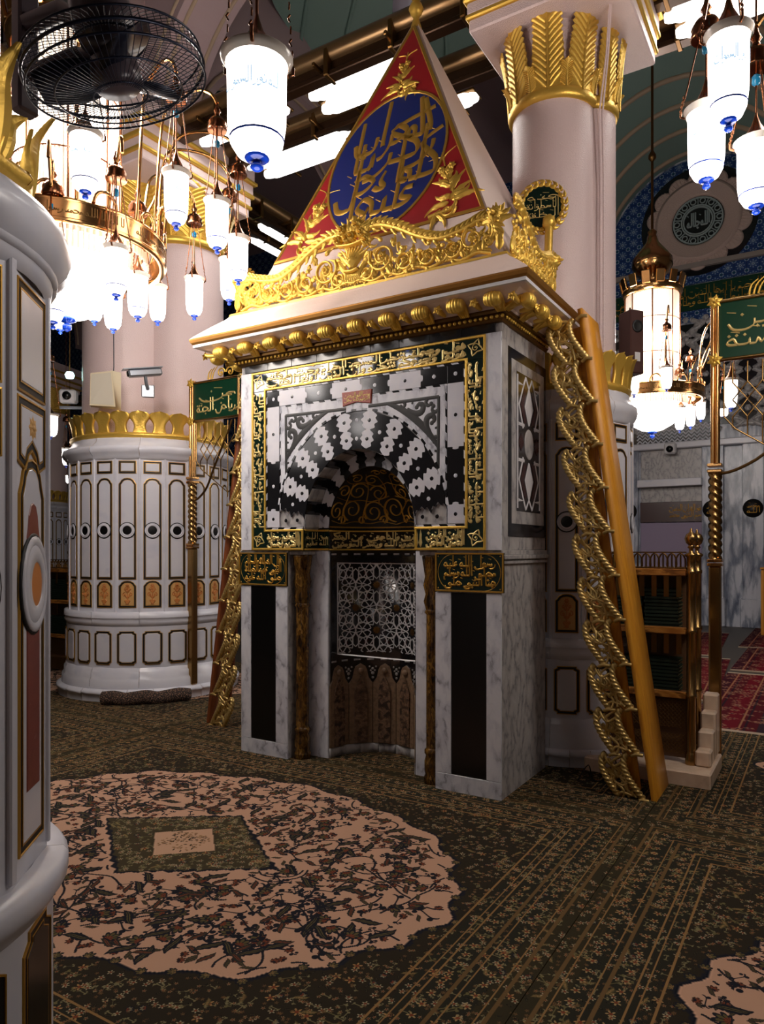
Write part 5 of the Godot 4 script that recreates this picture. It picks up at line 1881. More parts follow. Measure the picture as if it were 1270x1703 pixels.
# lobes: [x, z, radius] of the round shafts that grow together above the drum
func column(label: String, at_: Vector3, R: float, n: int, lobes: Array, turn: float, half: float, detailed: Array) -> Node3D:
	var o := thing("column", label, "column", at_, 0.0)
	o.set_meta("kind", "thing")
	ring_stones(o, "plinth_stone", [Vector2(R * 1.0, 0.14), Vector2(R * 1.1, 0.135), Vector2(R * 1.135, 0.115), Vector2(R * 1.14, 0.09), Vector2(R * 1.12, 0.085), Vector2(R * 1.12, 0.0)], 24, M.marble_clean, 0.1)
	ring_stones(o, "dado_base", [Vector2(R * 1.0, 0.36), Vector2(R * 1.03, 0.35), Vector2(R * 1.035, 0.32), Vector2(R * 1.05, 0.31), Vector2(R * 1.05, 0.25), Vector2(R * 1.075, 0.225), Vector2(R * 1.08, 0.13)], n / 2, M.marble_clean, turn - PI / n)
	var sh := Sh.new()
	sh.lathe([Vector2(R * 1.025, 0.34), Vector2(R * 1.025, 0.79)], n, Vector3.ZERO, turn - PI / n, turn - PI / n + TAU)
	part(o, "dado", sh, M.marble_clean)
	ring_stones(o, "ledge_stone", [Vector2(R * 0.98, 0.945), Vector2(R * 1.045, 0.94), Vector2(R * 1.05, 0.88), Vector2(R * 1.05, 0.88), Vector2(R * 1.035, 0.865), Vector2(R * 1.045, 0.84), Vector2(R * 1.03, 0.81), Vector2(R * 1.0, 0.78)], n / 2, M.marble_clean, turn - PI / n)
	sh = Sh.new()
	var f := R * cos(PI / n)
	sh.flat()
	sh.lathe([Vector2(R, 0.93), Vector2(R, 0.93), Vector2(R, 2.6)], n, Vector3.ZERO, turn - PI / n, turn - PI / n + TAU)
	part(o, "drum", sh, M.marble_clean)
	sh = Sh.new()
	sh.box(Vector3(0, 1.76, 0), Vector3(0.022, 1.66, 0.02), 0.006)
	var joint := sh.mesh()
	var d := bay_meshes(TAU * R / n * 0.66)
	for k in n:
		var a := turn + TAU * k / n
		if wrapf(a - detailed[0], 0.0, TAU) > detailed[1] - detailed[0]:
			continue
		bay(o, d, f, a, M.marble_clean)
		var j := part(o, "pilaster_strip", joint, M.marble_clean)
		j.position = Vector3(sin(a + PI / n) * R, 0, cos(a + PI / n) * R)
		j.rotation.y = a + PI / n
	ring_stones(o, "cap_moulding", [Vector2(R * 0.99, 2.56), Vector2(R * 1.02, 2.575), Vector2(R * 1.025, 2.6), Vector2(R * 1.06, 2.63), Vector2(R * 1.08, 2.665), Vector2(R * 1.07, 2.7), Vector2(R * 1.03, 2.715), Vector2(R * 1.03, 2.715), Vector2(R * 1.01, 2.73), Vector2(R * 0.97, 2.76), Vector2(R * 0.95, 2.82)], n / 2, M.marble_clean, turn - PI / n)
	sh = Sh.new()
	sh.lathe([Vector2(R * 0.955, 2.8), Vector2(R * 0.985, 2.82), Vector2(R * 0.985, 2.84), Vector2(R * 0.94, 2.86), Vector2(R * 0.5, 2.87)], 40)
	part(o, "crown_ring", sh, M.gold)
	var tm := tongue(0.27, TAU * R * 0.93 / 26 * 1.08, 0.05).mesh()
	for k in 26:
		var a := TAU * k / 26
		var p := part(o, "crown_leaf", tm, M.gold)
		p.position = Vector3(sin(a) * R * 0.92, 2.83, cos(a) * R * 0.92)
		p.rotation.y = a
	sh = Sh.new()
	for l in lobes:
		sh.lathe([Vector2(l[2], 2.86), Vector2(l[2], 5.1)], 40, Vector3(l[0], 0, l[1]))
	part(o, "shaft", sh, M.plaster)
	# capital
	sh = Sh.new()
	for l in lobes:
		sh.lathe([Vector2(l[2], 5.06), Vector2(l[2] * 1.05, 5.06), Vector2(l[2] * 1.1, 5.09), Vector2(l[2] * 1.1, 5.13), Vector2(l[2] * 1.04, 5.16), Vector2(l[2] * 0.99, 5.16)], 40, Vector3(l[0], 0, l[1]))
	part(o, "capital_ring", sh, M.gold)
	sh = Sh.new()
	for l in lobes:
		sh.lathe([Vector2(l[2] * 0.99, 5.1), Vector2(l[2] * 1.0, 5.5), Vector2(l[2] * 1.12, 5.75)], 32, Vector3(l[0], 0, l[1]))
	part(o, "capital_bell", sh, M.plaster)
	for l in lobes:
		var r: float = l[2]
		var fm := frond(0.66, r * 0.74, 0.06 * r / 0.33).mesh()
		var fs := frond(0.2, r * 0.3, 0.05).mesh()
		for k in 8:
			var a := TAU * k / 8 + 0.2
			var x := Vector3(l[0] + sin(a) * r * 1.02, 5.12, l[1] + cos(a) * r * 1.02)
			var inside := false
			for q in lobes:
				if q != l and Vector2(x.x - q[0], x.z - q[1]).length() < q[2] * 0.95:
					inside = true
			if inside:
				continue
			var p := part(o, "acanthus_leaf", fm, M.gold)
			p.position = x
			p.rotation.y = a
			var b := part(o, "small_leaf", fs, M.gold)
			b.position = Vector3(l[0] + sin(a + PI / 8) * r * 1.03, 5.13, l[1] + cos(a + PI / 8) * r * 1.03)
			b.rotation.y = a + PI / 8
	for q in [[5.7, 0.1, 0.94, "plaster"], [5.765, 0.04, 0.975, "gold"], [5.83, 0.1, 0.96, "plaster"], [5.9, 0.05, 1.0, "gold"], [5.98, 0.12, 0.985, "plaster"], [6.06, 0.04, 1.03, "gold"], [6.17, 0.2, 1.0, "plaster"]]:
		part(o, "abacus", boxed(Vector3(0, q[0], 0), Vector3(half * 2 * q[2], q[1], half * 2 * q[2]), 0.012), M[q[3]])
	return o


func near_column(at_: Vector3):
	var o := thing("column", "nearest column, grey-white with red marble panels, cut by the left edge", "column", at_)
	o.set_meta("kind", "thing")
	var R := 0.6
	var n := 12
	var turn := 1.745
	var sh := Sh.new()
	sh.lathe([Vector2(R * 1.03, 0.0), Vector2(R * 1.03, 0.56)], n, Vector3.ZERO, turn - PI / n, turn - PI / n + TAU)
	part(o, "dado", sh, M.marble_clean)
	ring_stones(o, "ledge_stone", [Vector2(R * 0.97, 0.665), Vector2(R * 1.08, 0.66), Vector2(R * 1.105, 0.64), Vector2(R * 1.105, 0.6), Vector2(R * 1.08, 0.58), Vector2(R * 1.05, 0.55), Vector2(R * 1.02, 0.53)], n / 2, M.marble_clean, turn - PI / n)
	sh = Sh.new()
	sh.lathe([Vector2(R, 0.64), Vector2(R, 0.64), Vector2(R, 2.5)], n, Vector3.ZERO, turn - PI / n, turn - PI / n + TAU)
	part(o, "drum", sh, M.marble_clean)
	ring_stones(o, "cap_moulding", [Vector2(R * 0.99, 2.385), Vector2(R * 1.02, 2.4), Vector2(R * 1.03, 2.425), Vector2(R * 1.03, 2.425), Vector2(R * 1.05, 2.43), Vector2(R * 1.055, 2.445), Vector2(R * 1.055, 2.445), Vector2(R * 1.095, 2.47), Vector2(R * 1.12, 2.51), Vector2(R * 1.115, 2.545), Vector2(R * 1.08, 2.58), Vector2(R * 1.02, 2.6), Vector2(R * 0.96, 2.625), Vector2(R * 0.9, 2.63)], n / 2, M.marble_clean, turn - PI / n)
	var f := R * cos(PI / n)
	var h := TAU * R / n * 0.36
	var top := rect(-h, 2.06, h, 2.36)
	var mid := PackedVector2Array([Vector2(-h, 1.86), Vector2(-h * 0.5, 1.84), Vector2(-h * 0.3, 1.88), Vector2(0, 1.9), Vector2(h * 0.3, 1.88), Vector2(h * 0.5, 1.84), Vector2(h, 1.86), Vector2(h, 2.03), Vector2(-h, 2.03)])
	var tall := ogee_top(-h * 0.86, 0.74, h * 0.86, 1.86, h * 0.9)
	var red := ogee_top(-h * 0.48, 0.9, h * 0.48, 1.74, h * 0.9)
	var low := cut_corner(-h, 0.08, h, 0.5, h * 0.4)
	var medal := Sh.new()
	medal.lathe([Vector2(h * 0.96, 0.0), Vector2(h * 0.96, 0.01), Vector2(h * 0.84, 0.014), Vector2(h * 0.78, 0.009), Vector2(h * 0.78, 0.009), Vector2(h * 0.7, 0.014), Vector2(h * 0.46, 0.015), Vector2(h * 0.44, 0.011)], 28)
	var core := Sh.new()
	core.lathe([Vector2(h * 0.45, 0.011), Vector2(h * 0.2, 0.013), Vector2(0.0001, 0.013)], 20)
	var dark := Sh.new()
	dark.lathe([Vector2(h * 1.02, 0.0), Vector2(h * 1.02, 0.006), Vector2(h * 0.95, 0.008), Vector2(h * 0.95, 0.0)], 28)
	var strip := Sh.new()
	strip.box(Vector3(0, 1.55, 0), Vector3(0.03, 1.74, 0.02), 0.008)
	var meshes := {}
	for q in [["top", top], ["mid", mid], ["tall", tall], ["low", low]]:
		var e := framed(q[1], 0.011)
		meshes[q[0]] = [slab(Sh.new().inset(q[1], 0.02), 0.0, 0.007, 0.003).mesh(), e[0], e[1]]
	var red_mesh := slab(red, 0.006, 0.01, 0.003).mesh()
	var fleuron := Sh.new()
	fleuron.flower(Vector2(0, 1.96), h * 0.34, 0.006, 8, 0.006)
	var fl := fleuron.mesh()
	var mm := [medal.mesh(), core.mesh(), dark.mesh(), strip.mesh()]
	for k in n:
		var a := turn + TAU * k / n
		var fr := Transform3D(Basis(Vector3.UP, a), Vector3(sin(a) * f, 0, cos(a) * f))
		for q in [["square_panel", "top"], ["shaped_panel", "mid"], ["tall_panel", "tall"], ["dado_panel", "low"]]:
			var t: Array = meshes[q[1]]
			var p := part(o, q[0], t[0], M.marble_clean if q[1] != "low" else M.black_panel)
			p.transform = fr if q[1] != "low" else Transform3D(Basis(Vector3.UP, a), Vector3(sin(a) * f * 1.03, 0, cos(a) * f * 1.03))
			part(p, "gilt_edge", t[1], M.gold_line)
			part(p, "dark_edge", t[2], M.black_matte)
			if q[1] == "tall":
				part(p, "red_slab", red_mesh, M.red_marble)
			elif q[1] == "mid":
				part(p, "fleuron", fl, M.vase_tan)
		var boss := part(o, "oval_medallion", mm[0], M.marble_clean)
		boss.transform = fr * Transform3D(Basis(Vector3.RIGHT, PI / 2).scaled(Vector3(1, 1.3, 1)), Vector3(0, 1.5, 0.006))
		part(boss, "orange_core", mm[1], M.vase_relief)
		part(boss, "dark_edge", mm[2], M.black_matte)
		var j := part(o, "pilaster_strip", mm[3], M.marble_clean)
		j.position = Vector3(sin(a + PI / n) * R, 0, cos(a + PI / n) * R)
		j.rotation.y = a + PI / n
	var ls := Sh.new()
	ls.warp = func(v: Vector3) -> Vector3: return Vector3(v.x, v.y, v.z + 0.085 * pow(maxf(v.y, 0.0) / 0.27, 2.0))
	ls.leaf(Vector2(0, -0.02), PI / 2, 0.31, 0.085, 0.055, 0.0, 1, 0.0, 14)
	for s in [-1, 1]:
		ls.leaf(Vector2(0.03 * s, -0.02), PI / 2 - 0.25 * s, 0.22, 0.05, 0.05, -0.7 * s, 1, 0.0, 12)
	ls.rib(PackedVector2Array([Vector2(-0.17, 0.0), Vector2(0, -0.01), Vector2(0.17, 0.0)]), 0.03, 0.03, 0.04)
	var lm := ls.mesh()
	for k in 11:
		var a := TAU * k / 11 + 0.3
		var p := part(o, "crown_leaf", lm, M.gold)
		p.position = Vector3(sin(a) * R * 0.87, 2.7, cos(a) * R * 0.86)
		p.rotation.y = a
	sh = Sh.new()
	sh.lathe([Vector2(R * 0.9, 2.6), Vector2(R * 0.86, 2.66), Vector2(R * 0.78, 2.72), Vector2(R * 0.78, 2.72), Vector2(R * 0.78, 6.3)], 48)
	part(o, "shaft", sh, M.plaster)


func columns():
	var X := Vector3(0.8506, 0, -0.5259)
	var c := Vector3(1.05, 0, -1.46)
	var R := 0.517
	column("slim white column right behind the prayer niche, its gilded capital cut by the top edge", c, R, 14, [[-0.18 * R * X.x, -0.18 * R * X.z, 0.63 * R], [0.3 * R * X.x, 0.3 * R * X.z - 0.05, 0.45 * R]], 0.33, 0.62, [-0.6, 2.2])
	c = Vector3(-3.95, 0, -1.54)
	R = 0.9
	var big := column("broad white clustered column left of the prayer niche with a camera and speaker on it", c, R, 22, [[-0.27 * R * X.x, -0.27 * R * X.z, 0.59 * R], [0.32 * R * X.x, 0.32 * R * X.z - 0.1, 0.54 * R]], 0.88, 0.86, [-0.75, 2.5])
	again(big, "distant white column seen in the gap behind the nearest column", Vector3(-14.3, 0, -6.6), 0.3)
	near_column(Vector3(0.413, 0, 3.389))

# ---------------------------------------------------------------- the hall itself
func arch_band(half: float, spring: float, rise: float, top: float, thick: float, wide: float) -> Sh:
	var p := PackedVector2Array([Vector2(-wide, spring), Vector2(-half, spring)])
	p.append_array(arc(Vector2(0, spring), half, rise, PI * 0.99, PI * 0.01, 30))
	p.append_array(PackedVector2Array([Vector2(half, spring), Vector2(wide, spring), Vector2(wide, top), Vector2(-wide, top)]))
	var sh := Sh.new()
	sh.prism(p, -thick / 2, thick / 2, 0.0, true)
	return sh


func rug(at_: Vector3, label: String, turn := 0.0):
	var sh := Sh.new()
	sh.sheet(Vector3(-2.068, 0.012, 1.618), Vector3(4.136, 0, 0), Vector3(0, 0, -3.236))
	sh.box(Vector3(0, 0.005, 0), Vector3(4.136, 0.012, 3.236), 0.0)
	lone("carpet", label, "carpet", sh, M.persian_carpet, at_, turn, "patterned carpets laid edge to edge")


func setting():
	struct("floor", boxed(Vector3(-6.5, -0.1, -1.2), Vector3(39, 0.2, 23.6), 0.0), M.floor_stone)
	struct("ceiling", boxed(Vector3(-6.5, 10.75, -1.2), Vector3(39, 0.3, 23.6), 0.0), M.vault_paint)
	struct("wall_left", boxed(Vector3(-26.15, 5.3, -1.2), Vector3(0.3, 10.9, 23.6), 0.0), M.wall_paint)
	struct("wall_right", boxed(Vector3(13.15, 5.3, -1.2), Vector3(0.3, 10.9, 23.6), 0.0), M.wall_paint)
	struct("wall_rear", boxed(Vector3(-6.5, 5.3, 10.75), Vector3(39.6, 10.9, 0.3), 0.0), M.wall_paint)
	far_wall()
	# arches between the columns, and the beams that tie the capitals
	var wide := arch_band(2.05, 6.27, 1.9, 10.6, 0.62, 2.5)
	var wm := wide.mesh()
	var n := 0
	for q in [[-1.46, -1.5, 0.0], [3.54, -1.5, 0.0], [-6.44, -1.5, 0.0], [1.04, 0.98, 1.0], [-3.95, 0.98, 1.0], [-3.95, -4.0, 1.0], [-8.9, -1.5, 0.0], [-14.0, -6.5, 0.0]]:
		n += 1
		var a := struct("trim_%d" % n, wm, M.arch_paint, "broad painted arch wall above the capitals", "arch")
		a.position = Vector3(q[0], 0, q[1])
		a.rotation.y = PI / 2 * q[2]
		var sh := Sh.new()
		for s in [-1, 1]:
			for e in [0.0, 0.1]:
				var pts := []
				for v in arc(Vector2(0, 6.27), 2.05 + e, 1.9 + e, PI * 0.99, PI * 0.01, 30):
					pts.append(Vector3(v.x, v.y, (0.31 if e > 0.0 else 0.2) * s))
				sh.tube(pts, 0.025, 6)
		struct("arch_roll", sh, M.arch_stripe, "", "", a)
	# domes over the bays
	for q in [[-1.46, 0.98], [-1.46, -4.0], [3.54, 0.98], [-6.44, -4.0]]:
		n += 1
		var sh := Sh.new()
		sh.lathe([Vector2(2.2, 9.0), Vector2(2.1, 9.5), Vector2(1.8, 10.0), Vector2(1.2, 10.4), Vector2(0.01, 10.58)], 40)
		for k in 16:
			var pts := []
			for v in [Vector2(2.18, 9.0), Vector2(2.08, 9.5), Vector2(1.78, 10.0), Vector2(1.18, 10.38), Vector2(0.1, 10.55)]:
				pts.append(Vector3(v.x * sin(TAU * k / 16), v.y, v.x * cos(TAU * k / 16)))
			sh.tube(pts, 0.03, 6)
		var d := struct("trim_%d" % n, sh, M.arch_green, "shallow ribbed dome above a bay", "dome")
		d.position = Vector3(q[0], 0, q[1])
	beams()
	carpets()


func beams():
	# bronze trusses at capital height: [middle x, middle z, length, along z?]
	var k := 0
	for q in [[-1.46, -1.22, 4.0, false], [-1.46, -1.95, 4.0, false], [3.6, -1.9, 4.2, false], [3.6, -2.45, 4.2, false], [-4.02, -3.95, 3.6, true], [-3.6, -3.95, 3.6, true], [0.95, 0.95, 3.4, true], [0.55, 0.95, 3.4, true], [-3.75, 0.95, 3.4, true]]:
		var h: float = q[2] / 2
		var o := thing("tie_beam", ["bronze truss with a fat round rail nearest above the hood", "bronze truss behind the hood, the lower of two", "bronze truss at the top right corner, front one", "bronze truss at the top right corner, rear one", "far truss running back beyond the left column, outer one", "far truss running back beyond the left column, inner one", "dark truss running to the right column from above the camera", "dark truss beside it, left of the right column", "truss running forward from the left column's capital"][k], "beam", Vector3(q[0], 6.1, q[1]), PI / 2 if q[3] else 0.0, "bronze trusses between the capitals")
		o.set_meta("kind", "thing")
		k += 1
		var sh := Sh.new()
		sh.tube([Vector3(-h, 0.16, 0), Vector3(h, 0.16, 0)], 0.085, 14)
		part(o, "round_rail", sh, M.pipe_bronze)
		sh = Sh.new()
		sh.box(Vector3(0, -0.06, 0), Vector3(h * 2, 0.05, 0.12), 0.008)
		sh.box(Vector3(0, 0.05, 0), Vector3(h * 2, 0.17, 0.02), 0.004)
		part(o, "web", sh, M.dark_beam)
		for i in 6:
			var p := part(o, "bracket", boxed(Vector3(-h + 0.25 + i * (h * 2 - 0.5) / 5, 0.04, 0), Vector3(0.05, 0.26, 0.18), 0.01), M.bronze)
			p.rotation.x = 0.0
	# pairs of fluorescent panels hung on the trusses
	var label := ["white light panel by the hood's upper edge, higher of its pair", "white light panel by the hood's upper edge, lower of its pair", "white light panel behind the big lamp, higher of its pair", "white light panel behind the big lamp, lower of its pair", "white light panel left of the big lamp on the front truss", "white light panel left of the big lamp on the rear truss", "light panel at the top right corner, front one", "light panel at the top right corner, rear one", "far light panel above the left end of the crest, upper one", "far light panel above the left end of the crest, lower one"]
	k = 0
	for q in [[-0.8, -1.36, 1.3, false], [-0.82, -1.6, 1.3, false], [-2.15, -2.02, 1.4, false], [-2.1, -2.26, 1.4, false], [-2.35, -1.38, 1.2, false], [-0.65, -2.2, 1.2, false], [2.35, -2.08, 1.3, false], [2.4, -2.32, 1.3, false], [-3.72, -3.85, 1.3, true], [-4.1, -4.05, 1.3, true]]:
		light_panel(Vector3(q[0], 6.03, q[1]), q[2], q[3], label[k])
		k += 1


func light_panel(at_: Vector3, long: float, along: bool, label: String):
	var o := thing("light_panel", label, "light", at_, PI / 2 if along else 0.0, "fluorescent panels on the trusses")
	var h := long / 2
	var sh := Sh.new()
	var rings := []
	for q in [[-h, 0.035], [-h + 0.02, 0.055], [-h + 0.05, 0.07], [-h + 0.07, 0.068], [-h + 0.1, 0.095], [-h + 0.13, 0.1], [h - 0.13, 0.1], [h - 0.1, 0.095], [h - 0.07, 0.068], [h - 0.05, 0.07], [h - 0.02, 0.055], [h, 0.035]]:
		rings.append(PackedVector3Array([Vector3(q[0], 0.02, q[1]), Vector3(q[0], -0.015, q[1] * 0.9), Vector3(q[0], -0.03, 0), Vector3(q[0], -0.015, -q[1] * 0.9), Vector3(q[0], 0.02, -q[1])]))
	sh.loft(rings, false, true, true)
	part(o, "diffuser", sh, M.tube_glow)
	part(o, "tray", boxed(Vector3(0, 0.035, 0), Vector3(long, 0.025, 0.2), 0.006), M.bronze)
	for s in [-1, 1]:
		part(o, "hanger", boxed(Vector3(h * 0.6 * s, 0.065, 0.0), Vector3(0.03, 0.04, 0.62), 0.006), M.bronze)
	var l := AreaLight3D.new()
	l.name = "panel_light"
	l.area_size = Vector2(long, 0.19)
	l.light_energy = TUBE
	l.light_color = Color(1.0, 0.98, 0.96)
	l.position = Vector3(0, -0.036, 0)
	l.rotation.x = -PI / 2
	l.area_range = 30.0
	l.shadow_enabled = true
	o.add_child(l, true)


func carpets():
	rug(Vector3(-0.13, 0, 1.5), "patterned carpet with the cream medallion in front of the prayer niche")
	rug(Vector3(4.01, 0, 1.5), "patterned carpet at the lower right corner, right of the medallion carpet")
	rug(Vector3(4.01, 0, -1.74), "patterned carpet at the right edge beyond the brass pole's foot")
	rug(Vector3(-0.13, 0, -1.74), "patterned carpet the prayer niche and slim column stand on")
	rug(Vector3(-4.27, 0, -1.74), "patterned carpet round the broad left column's foot")
	rug(Vector3(-4.27, 0, 1.5), "patterned carpet left of the medallion carpet, behind the nearest column")
	rug(Vector3(-0.13, 0, 4.74), "patterned carpet in the bottom left corner nearest the viewer")
	rug(Vector3(4.01, 0, 4.74), "patterned carpet along the bottom edge on the right")
	rug(Vector3(-8.41, 0, -1.74), "distant patterned carpet under the left bookshelves")
	var k := 0
	for q in [[Vector3(2.9, 0, -4.4), "red striped prayer carpet right of the brass pole, nearest one"], [Vector3(0.6, 0, -5.6), "red striped prayer carpet behind the bookshelf rail"], [Vector3(2.9, 0, -8.0), "red striped prayer carpet below the marble wall"], [Vector3(0.2, 0, -9.2), "red striped prayer carpet at the foot of the grey marble niche"], [Vector3(2.75, 0, -10.6), "red striped prayer carpet beside the wooden stand at the far wall"]]:
		var sh := Sh.new()
		sh.sheet(Vector3(-1.15, 0.012, 1.7), Vector3(2.3, 0, 0), Vector3(0, 0, -3.4))
		sh.box(Vector3(0, 0.005, 0), Vector3(2.3, 0.012, 3.4), 0.0)
		lone("carpet", q[1], "carpet", sh, M.red_carpet, q[0], 0.06 * (k % 2), "red striped carpets")
		k += 1


func far_wall():
	var z := -12.4
	struct("wall_qibla", boxed(Vector3(-6.5, 5.3, z - 0.15), Vector3(39.6, 10.9, 0.3), 0.0), M.marble_streaked)
	var n := 40
	var add := func(x0: float, y0: float, x1: float, y1: float, d: float, m: Material, label := "band along the far wall"):
		n += 1
		return struct("trim_%d" % n, boxed(Vector3((x0 + x1) / 2, (y0 + y1) / 2, z + d / 2), Vector3(x1 - x0, y1 - y0, d), 0.0), m, label, "wall band")
	# bands over the whole length
	add.call(-26.0, 7.3, 13.0, 7.62, 0.05, M.blue_tile, "blue tile band under the round window")
	var g = add.call(-26.0, 6.74, 13.0, 7.28, 0.04, M.sign_green, "long green inscription band high on the far wall")
	var sh := Sh.new()
	for k in 8:
		write(sh, ["بسم الله الرحمن الرحيم يا ايها الذين امنوا", "صلوا عليه وسلموا تسليما ان الله وملائكته"], 2.9 - (k + 1) * 3.0, 6.8, 2.9 - k * 3.0, 7.24, 0.4, 0.006, z + 0.042)
	struct("inscription", sh, M.gold_line, "", "", g)
	add.call(-26.0, 6.5, 13.0, 6.73, 0.05, M.blue_tile, "narrow blue tile band under the green inscription")
	add.call(-26.0, 7.62, 13.0, 7.72, 0.14, M.wall_paint, "plain cornice above the tile bands")
	add.call(-26.0, 7.74, -2.0, 10.6, 0.03, M.blue_tile, "blue tiled upper wall on the left")
	add.call(-26.0, 4.3, -1.3, 6.48, 0.03, M.blue_tile, "blue tiled wall far left behind the columns")
	add.call(-26.0, 3.6, -1.3, 4.25, 0.05, M.green_tracery, "green band low on the far left wall")
	add.call(-26.0, 2.5, -1.3, 3.0, 0.05, M.brick_red, "red inscription band low on the far left wall")
	# window lattice of black and white stone
	var grille := thing("window_lattice", "black and white interlaced stone lattice on the far wall behind the chandelier", "lattice", Vector3(0.45, 5.35, z))
	part(grille, "black_ground", boxed(Vector3(0, 0, 0.02), Vector3(3.4, 2.2, 0.04), 0.0), M.black_stone)
	sh = Sh.new()
	for i in 9:
		for j in 6:
			var c := Vector2(-1.6 + i * 0.4, -1.0 + j * 0.4)
			var s := 1 if (i + j) % 2 else -1
			sh.rib(PackedVector2Array([c + Vector2(-0.2, -0.1 * s), c + Vector2(-0.05, -0.12 * s), c + Vector2(0.05, 0.12 * s), c + Vector2(0.2, 0.1 * s)]), 0.055, 0.055, 0.03, false, 0.04, 3)
			sh.rib(PackedVector2Array([c + Vector2(-0.1 * s, 0.2), c + Vector2(0.12 * s, 0.06), c + Vector2(-0.12 * s, -0.06), c + Vector2(0.1 * s, -0.2)]), 0.05, 0.05, 0.04, false, 0.04, 3)
			sh.knob(c + Vector2(0.2, 0.2), 0.07, 0.03, 0.04, 6)
	part(grille, "white_interlace", sh, M.marble_grey)
	# the marble prayer niche of the wall, with pilasters, shelf and zigzag arch
	var o := thing("wall_niche", "grey marble niche in the far wall with a red script band, right of the plank", "niche", Vector3(0, 0, z))
	for q in [[-1.15, -0.72], [0.58, 1.0], [1.35, 1.75], [2.2, 2.6]]:
		part(o, "pilaster", boxed(Vector3((q[0] + q[1]) / 2, 1.9, 0.06), Vector3(q[1] - q[0], 3.8, 0.12), 0.01), M.marble_streaked)
		part(o, "pilaster_base", boxed(Vector3((q[0] + q[1]) / 2, 0.3, 0.08), Vector3(q[1] - q[0] + 0.08, 0.6, 0.16), 0.02), M.marble_streaked)
		var m := part(o, "round_plaque", Sh.new(), M.black_matte)
		var t := Sh.new()
		t.xf = Transform3D(Basis(Vector3.RIGHT, PI / 2), Vector3((q[0] + q[1]) / 2, 2.46, 0.12))
		t.lathe([Vector2(0.19, 0.0), Vector2(0.19, 0.02), Vector2(0.0001, 0.022)], 24)
		m.mesh = t.mesh()
		t = Sh.new()
		write(t, ["محمد", "الله"], (q[0] + q[1]) / 2 - 0.12, 2.33, (q[0] + q[1]) / 2 + 0.12, 2.6, 0.5, 0.01, 0.142)
		part(m, "inscription", t, M.gold_line)
	part(o, "lintel", boxed(Vector3(0.6, 3.86, 0.1), Vector3(3.9, 0.14, 0.22), 0.02), M.marble_clean)
	part(o, "shelf", boxed(Vector3(-0.05, 3.05, 0.16), Vector3(1.3, 0.16, 0.3), 0.01), M.marble_clean)
	part(o, "recess_panel", boxed(Vector3(-0.05, 3.46, 0.02), Vector3(1.26, 0.66, 0.04), 0.01), M.marble_grey)
	part(o, "recess_panel", boxed(Vector3(-0.05, 2.8, 0.02), Vector3(1.26, 0.34, 0.04), 0.01), M.marble_grey)
	part(o, "mauve_panel", boxed(Vector3(-0.05, 1.1, 0.03), Vector3(1.26, 2.2, 0.06), 0.01), M.mauve)
	var b := part(o, "script_band", boxed(Vector3(-0.05, 2.43, 0.05), Vector3(1.26, 0.44, 0.08), 0.005), M.dark_red_stone)
	var t2 := Sh.new()
	write(t2, ["هو القران المعدن", "سم النبي محمد"], -0.08, 2.27, 0.56, 2.6, 0.45, 0.01, 0.09)
	part(b, "inscription", t2, M.gold_line)
	var zz := Sh.new()
	for k in 5:
		var q := PackedVector2Array()
		for i in 29:
			q.append(Vector2(-0.75 + i * 0.056, 3.98 + k * 0.075 + (0.03 if i % 2 else -0.03)))
		zz.rib(q, 0.02, 0.02, 0.02, false, 0.06, 1)
	part(o, "zigzag_arch", zz, M.marble_clean)
	part(o, "zigzag_ground", boxed(Vector3(-0.02, 4.12, 0.03), Vector3(1.7, 0.4, 0.06), 0.0), M.black_stone)
	# round window: a flower-edged stone ring with pierced middle, in a tiled lunette
	var lun := arc(Vector2(0.5, 7.74), 2.0, 2.25, 0.0, PI, 40)
	n += 1
	sh = Sh.new()
	sh.prism(lun, z, z + 0.04, 0.0)
	struct("trim_%d" % n, sh, M.blue_tile, "blue tiled lunette round the rosette window", "tiled lunette")
	var w := thing("rosette_window", "round stone window with petal edge and pierced script centre high on the tiled wall", "window", Vector3(0.5, 8.62, z))
	sh = Sh.new()
	sh.prism(arc(Vector2.ZERO, 1.16, 1.16, 0, TAU * 47 / 48, 47), 0.03, 0.055, 0.0)
	part(w, "black_ground", sh, M.black_stone)
	var petal := Sh.new()
	petal.prism(arc(Vector2(0, 0.86), 0.21, 0.2, 0, TAU * 19 / 20, 19), 0.05, 0.12, 0.03)
	for k in 5:
		petal.rib(PackedVector2Array([Vector2((k - 2) * 0.035, 0.72), Vector2((k - 2) * 0.08, 1.01 - 0.02 * absf(k - 2.0))]), 0.012, 0.01, 0.015, false, 0.12, 1)
	var pm := petal.mesh()
	for k in 14:
		var p := part(w, "petal", pm, M.rosette_stone)
		p.rotation.z = TAU * k / 14
	sh = Sh.new()
	sh.xf = Transform3D(Basis(Vector3.RIGHT, PI / 2), Vector3.ZERO)
	sh.lathe([Vector2(0.86, 0.05), Vector2(0.86, 0.13), Vector2(0.8, 0.16), Vector2(0.8, 0.16), Vector2(0.76, 0.14), Vector2(0.56, 0.12), Vector2(0.52, 0.1), Vector2(0.52, 0.05)], 48)
	part(w, "ring", sh, M.rosette_stone)
	sh = Sh.new()
	for r in [0.5, 0.34, 0.3]:
		sh.border(arc(Vector2.ZERO, r, r, 0, TAU * 35 / 36, 35), [Vector2(0, 0.05), Vector2(0, 0.09), Vector2(0.028, 0.09), Vector2(0.028, 0.05)])
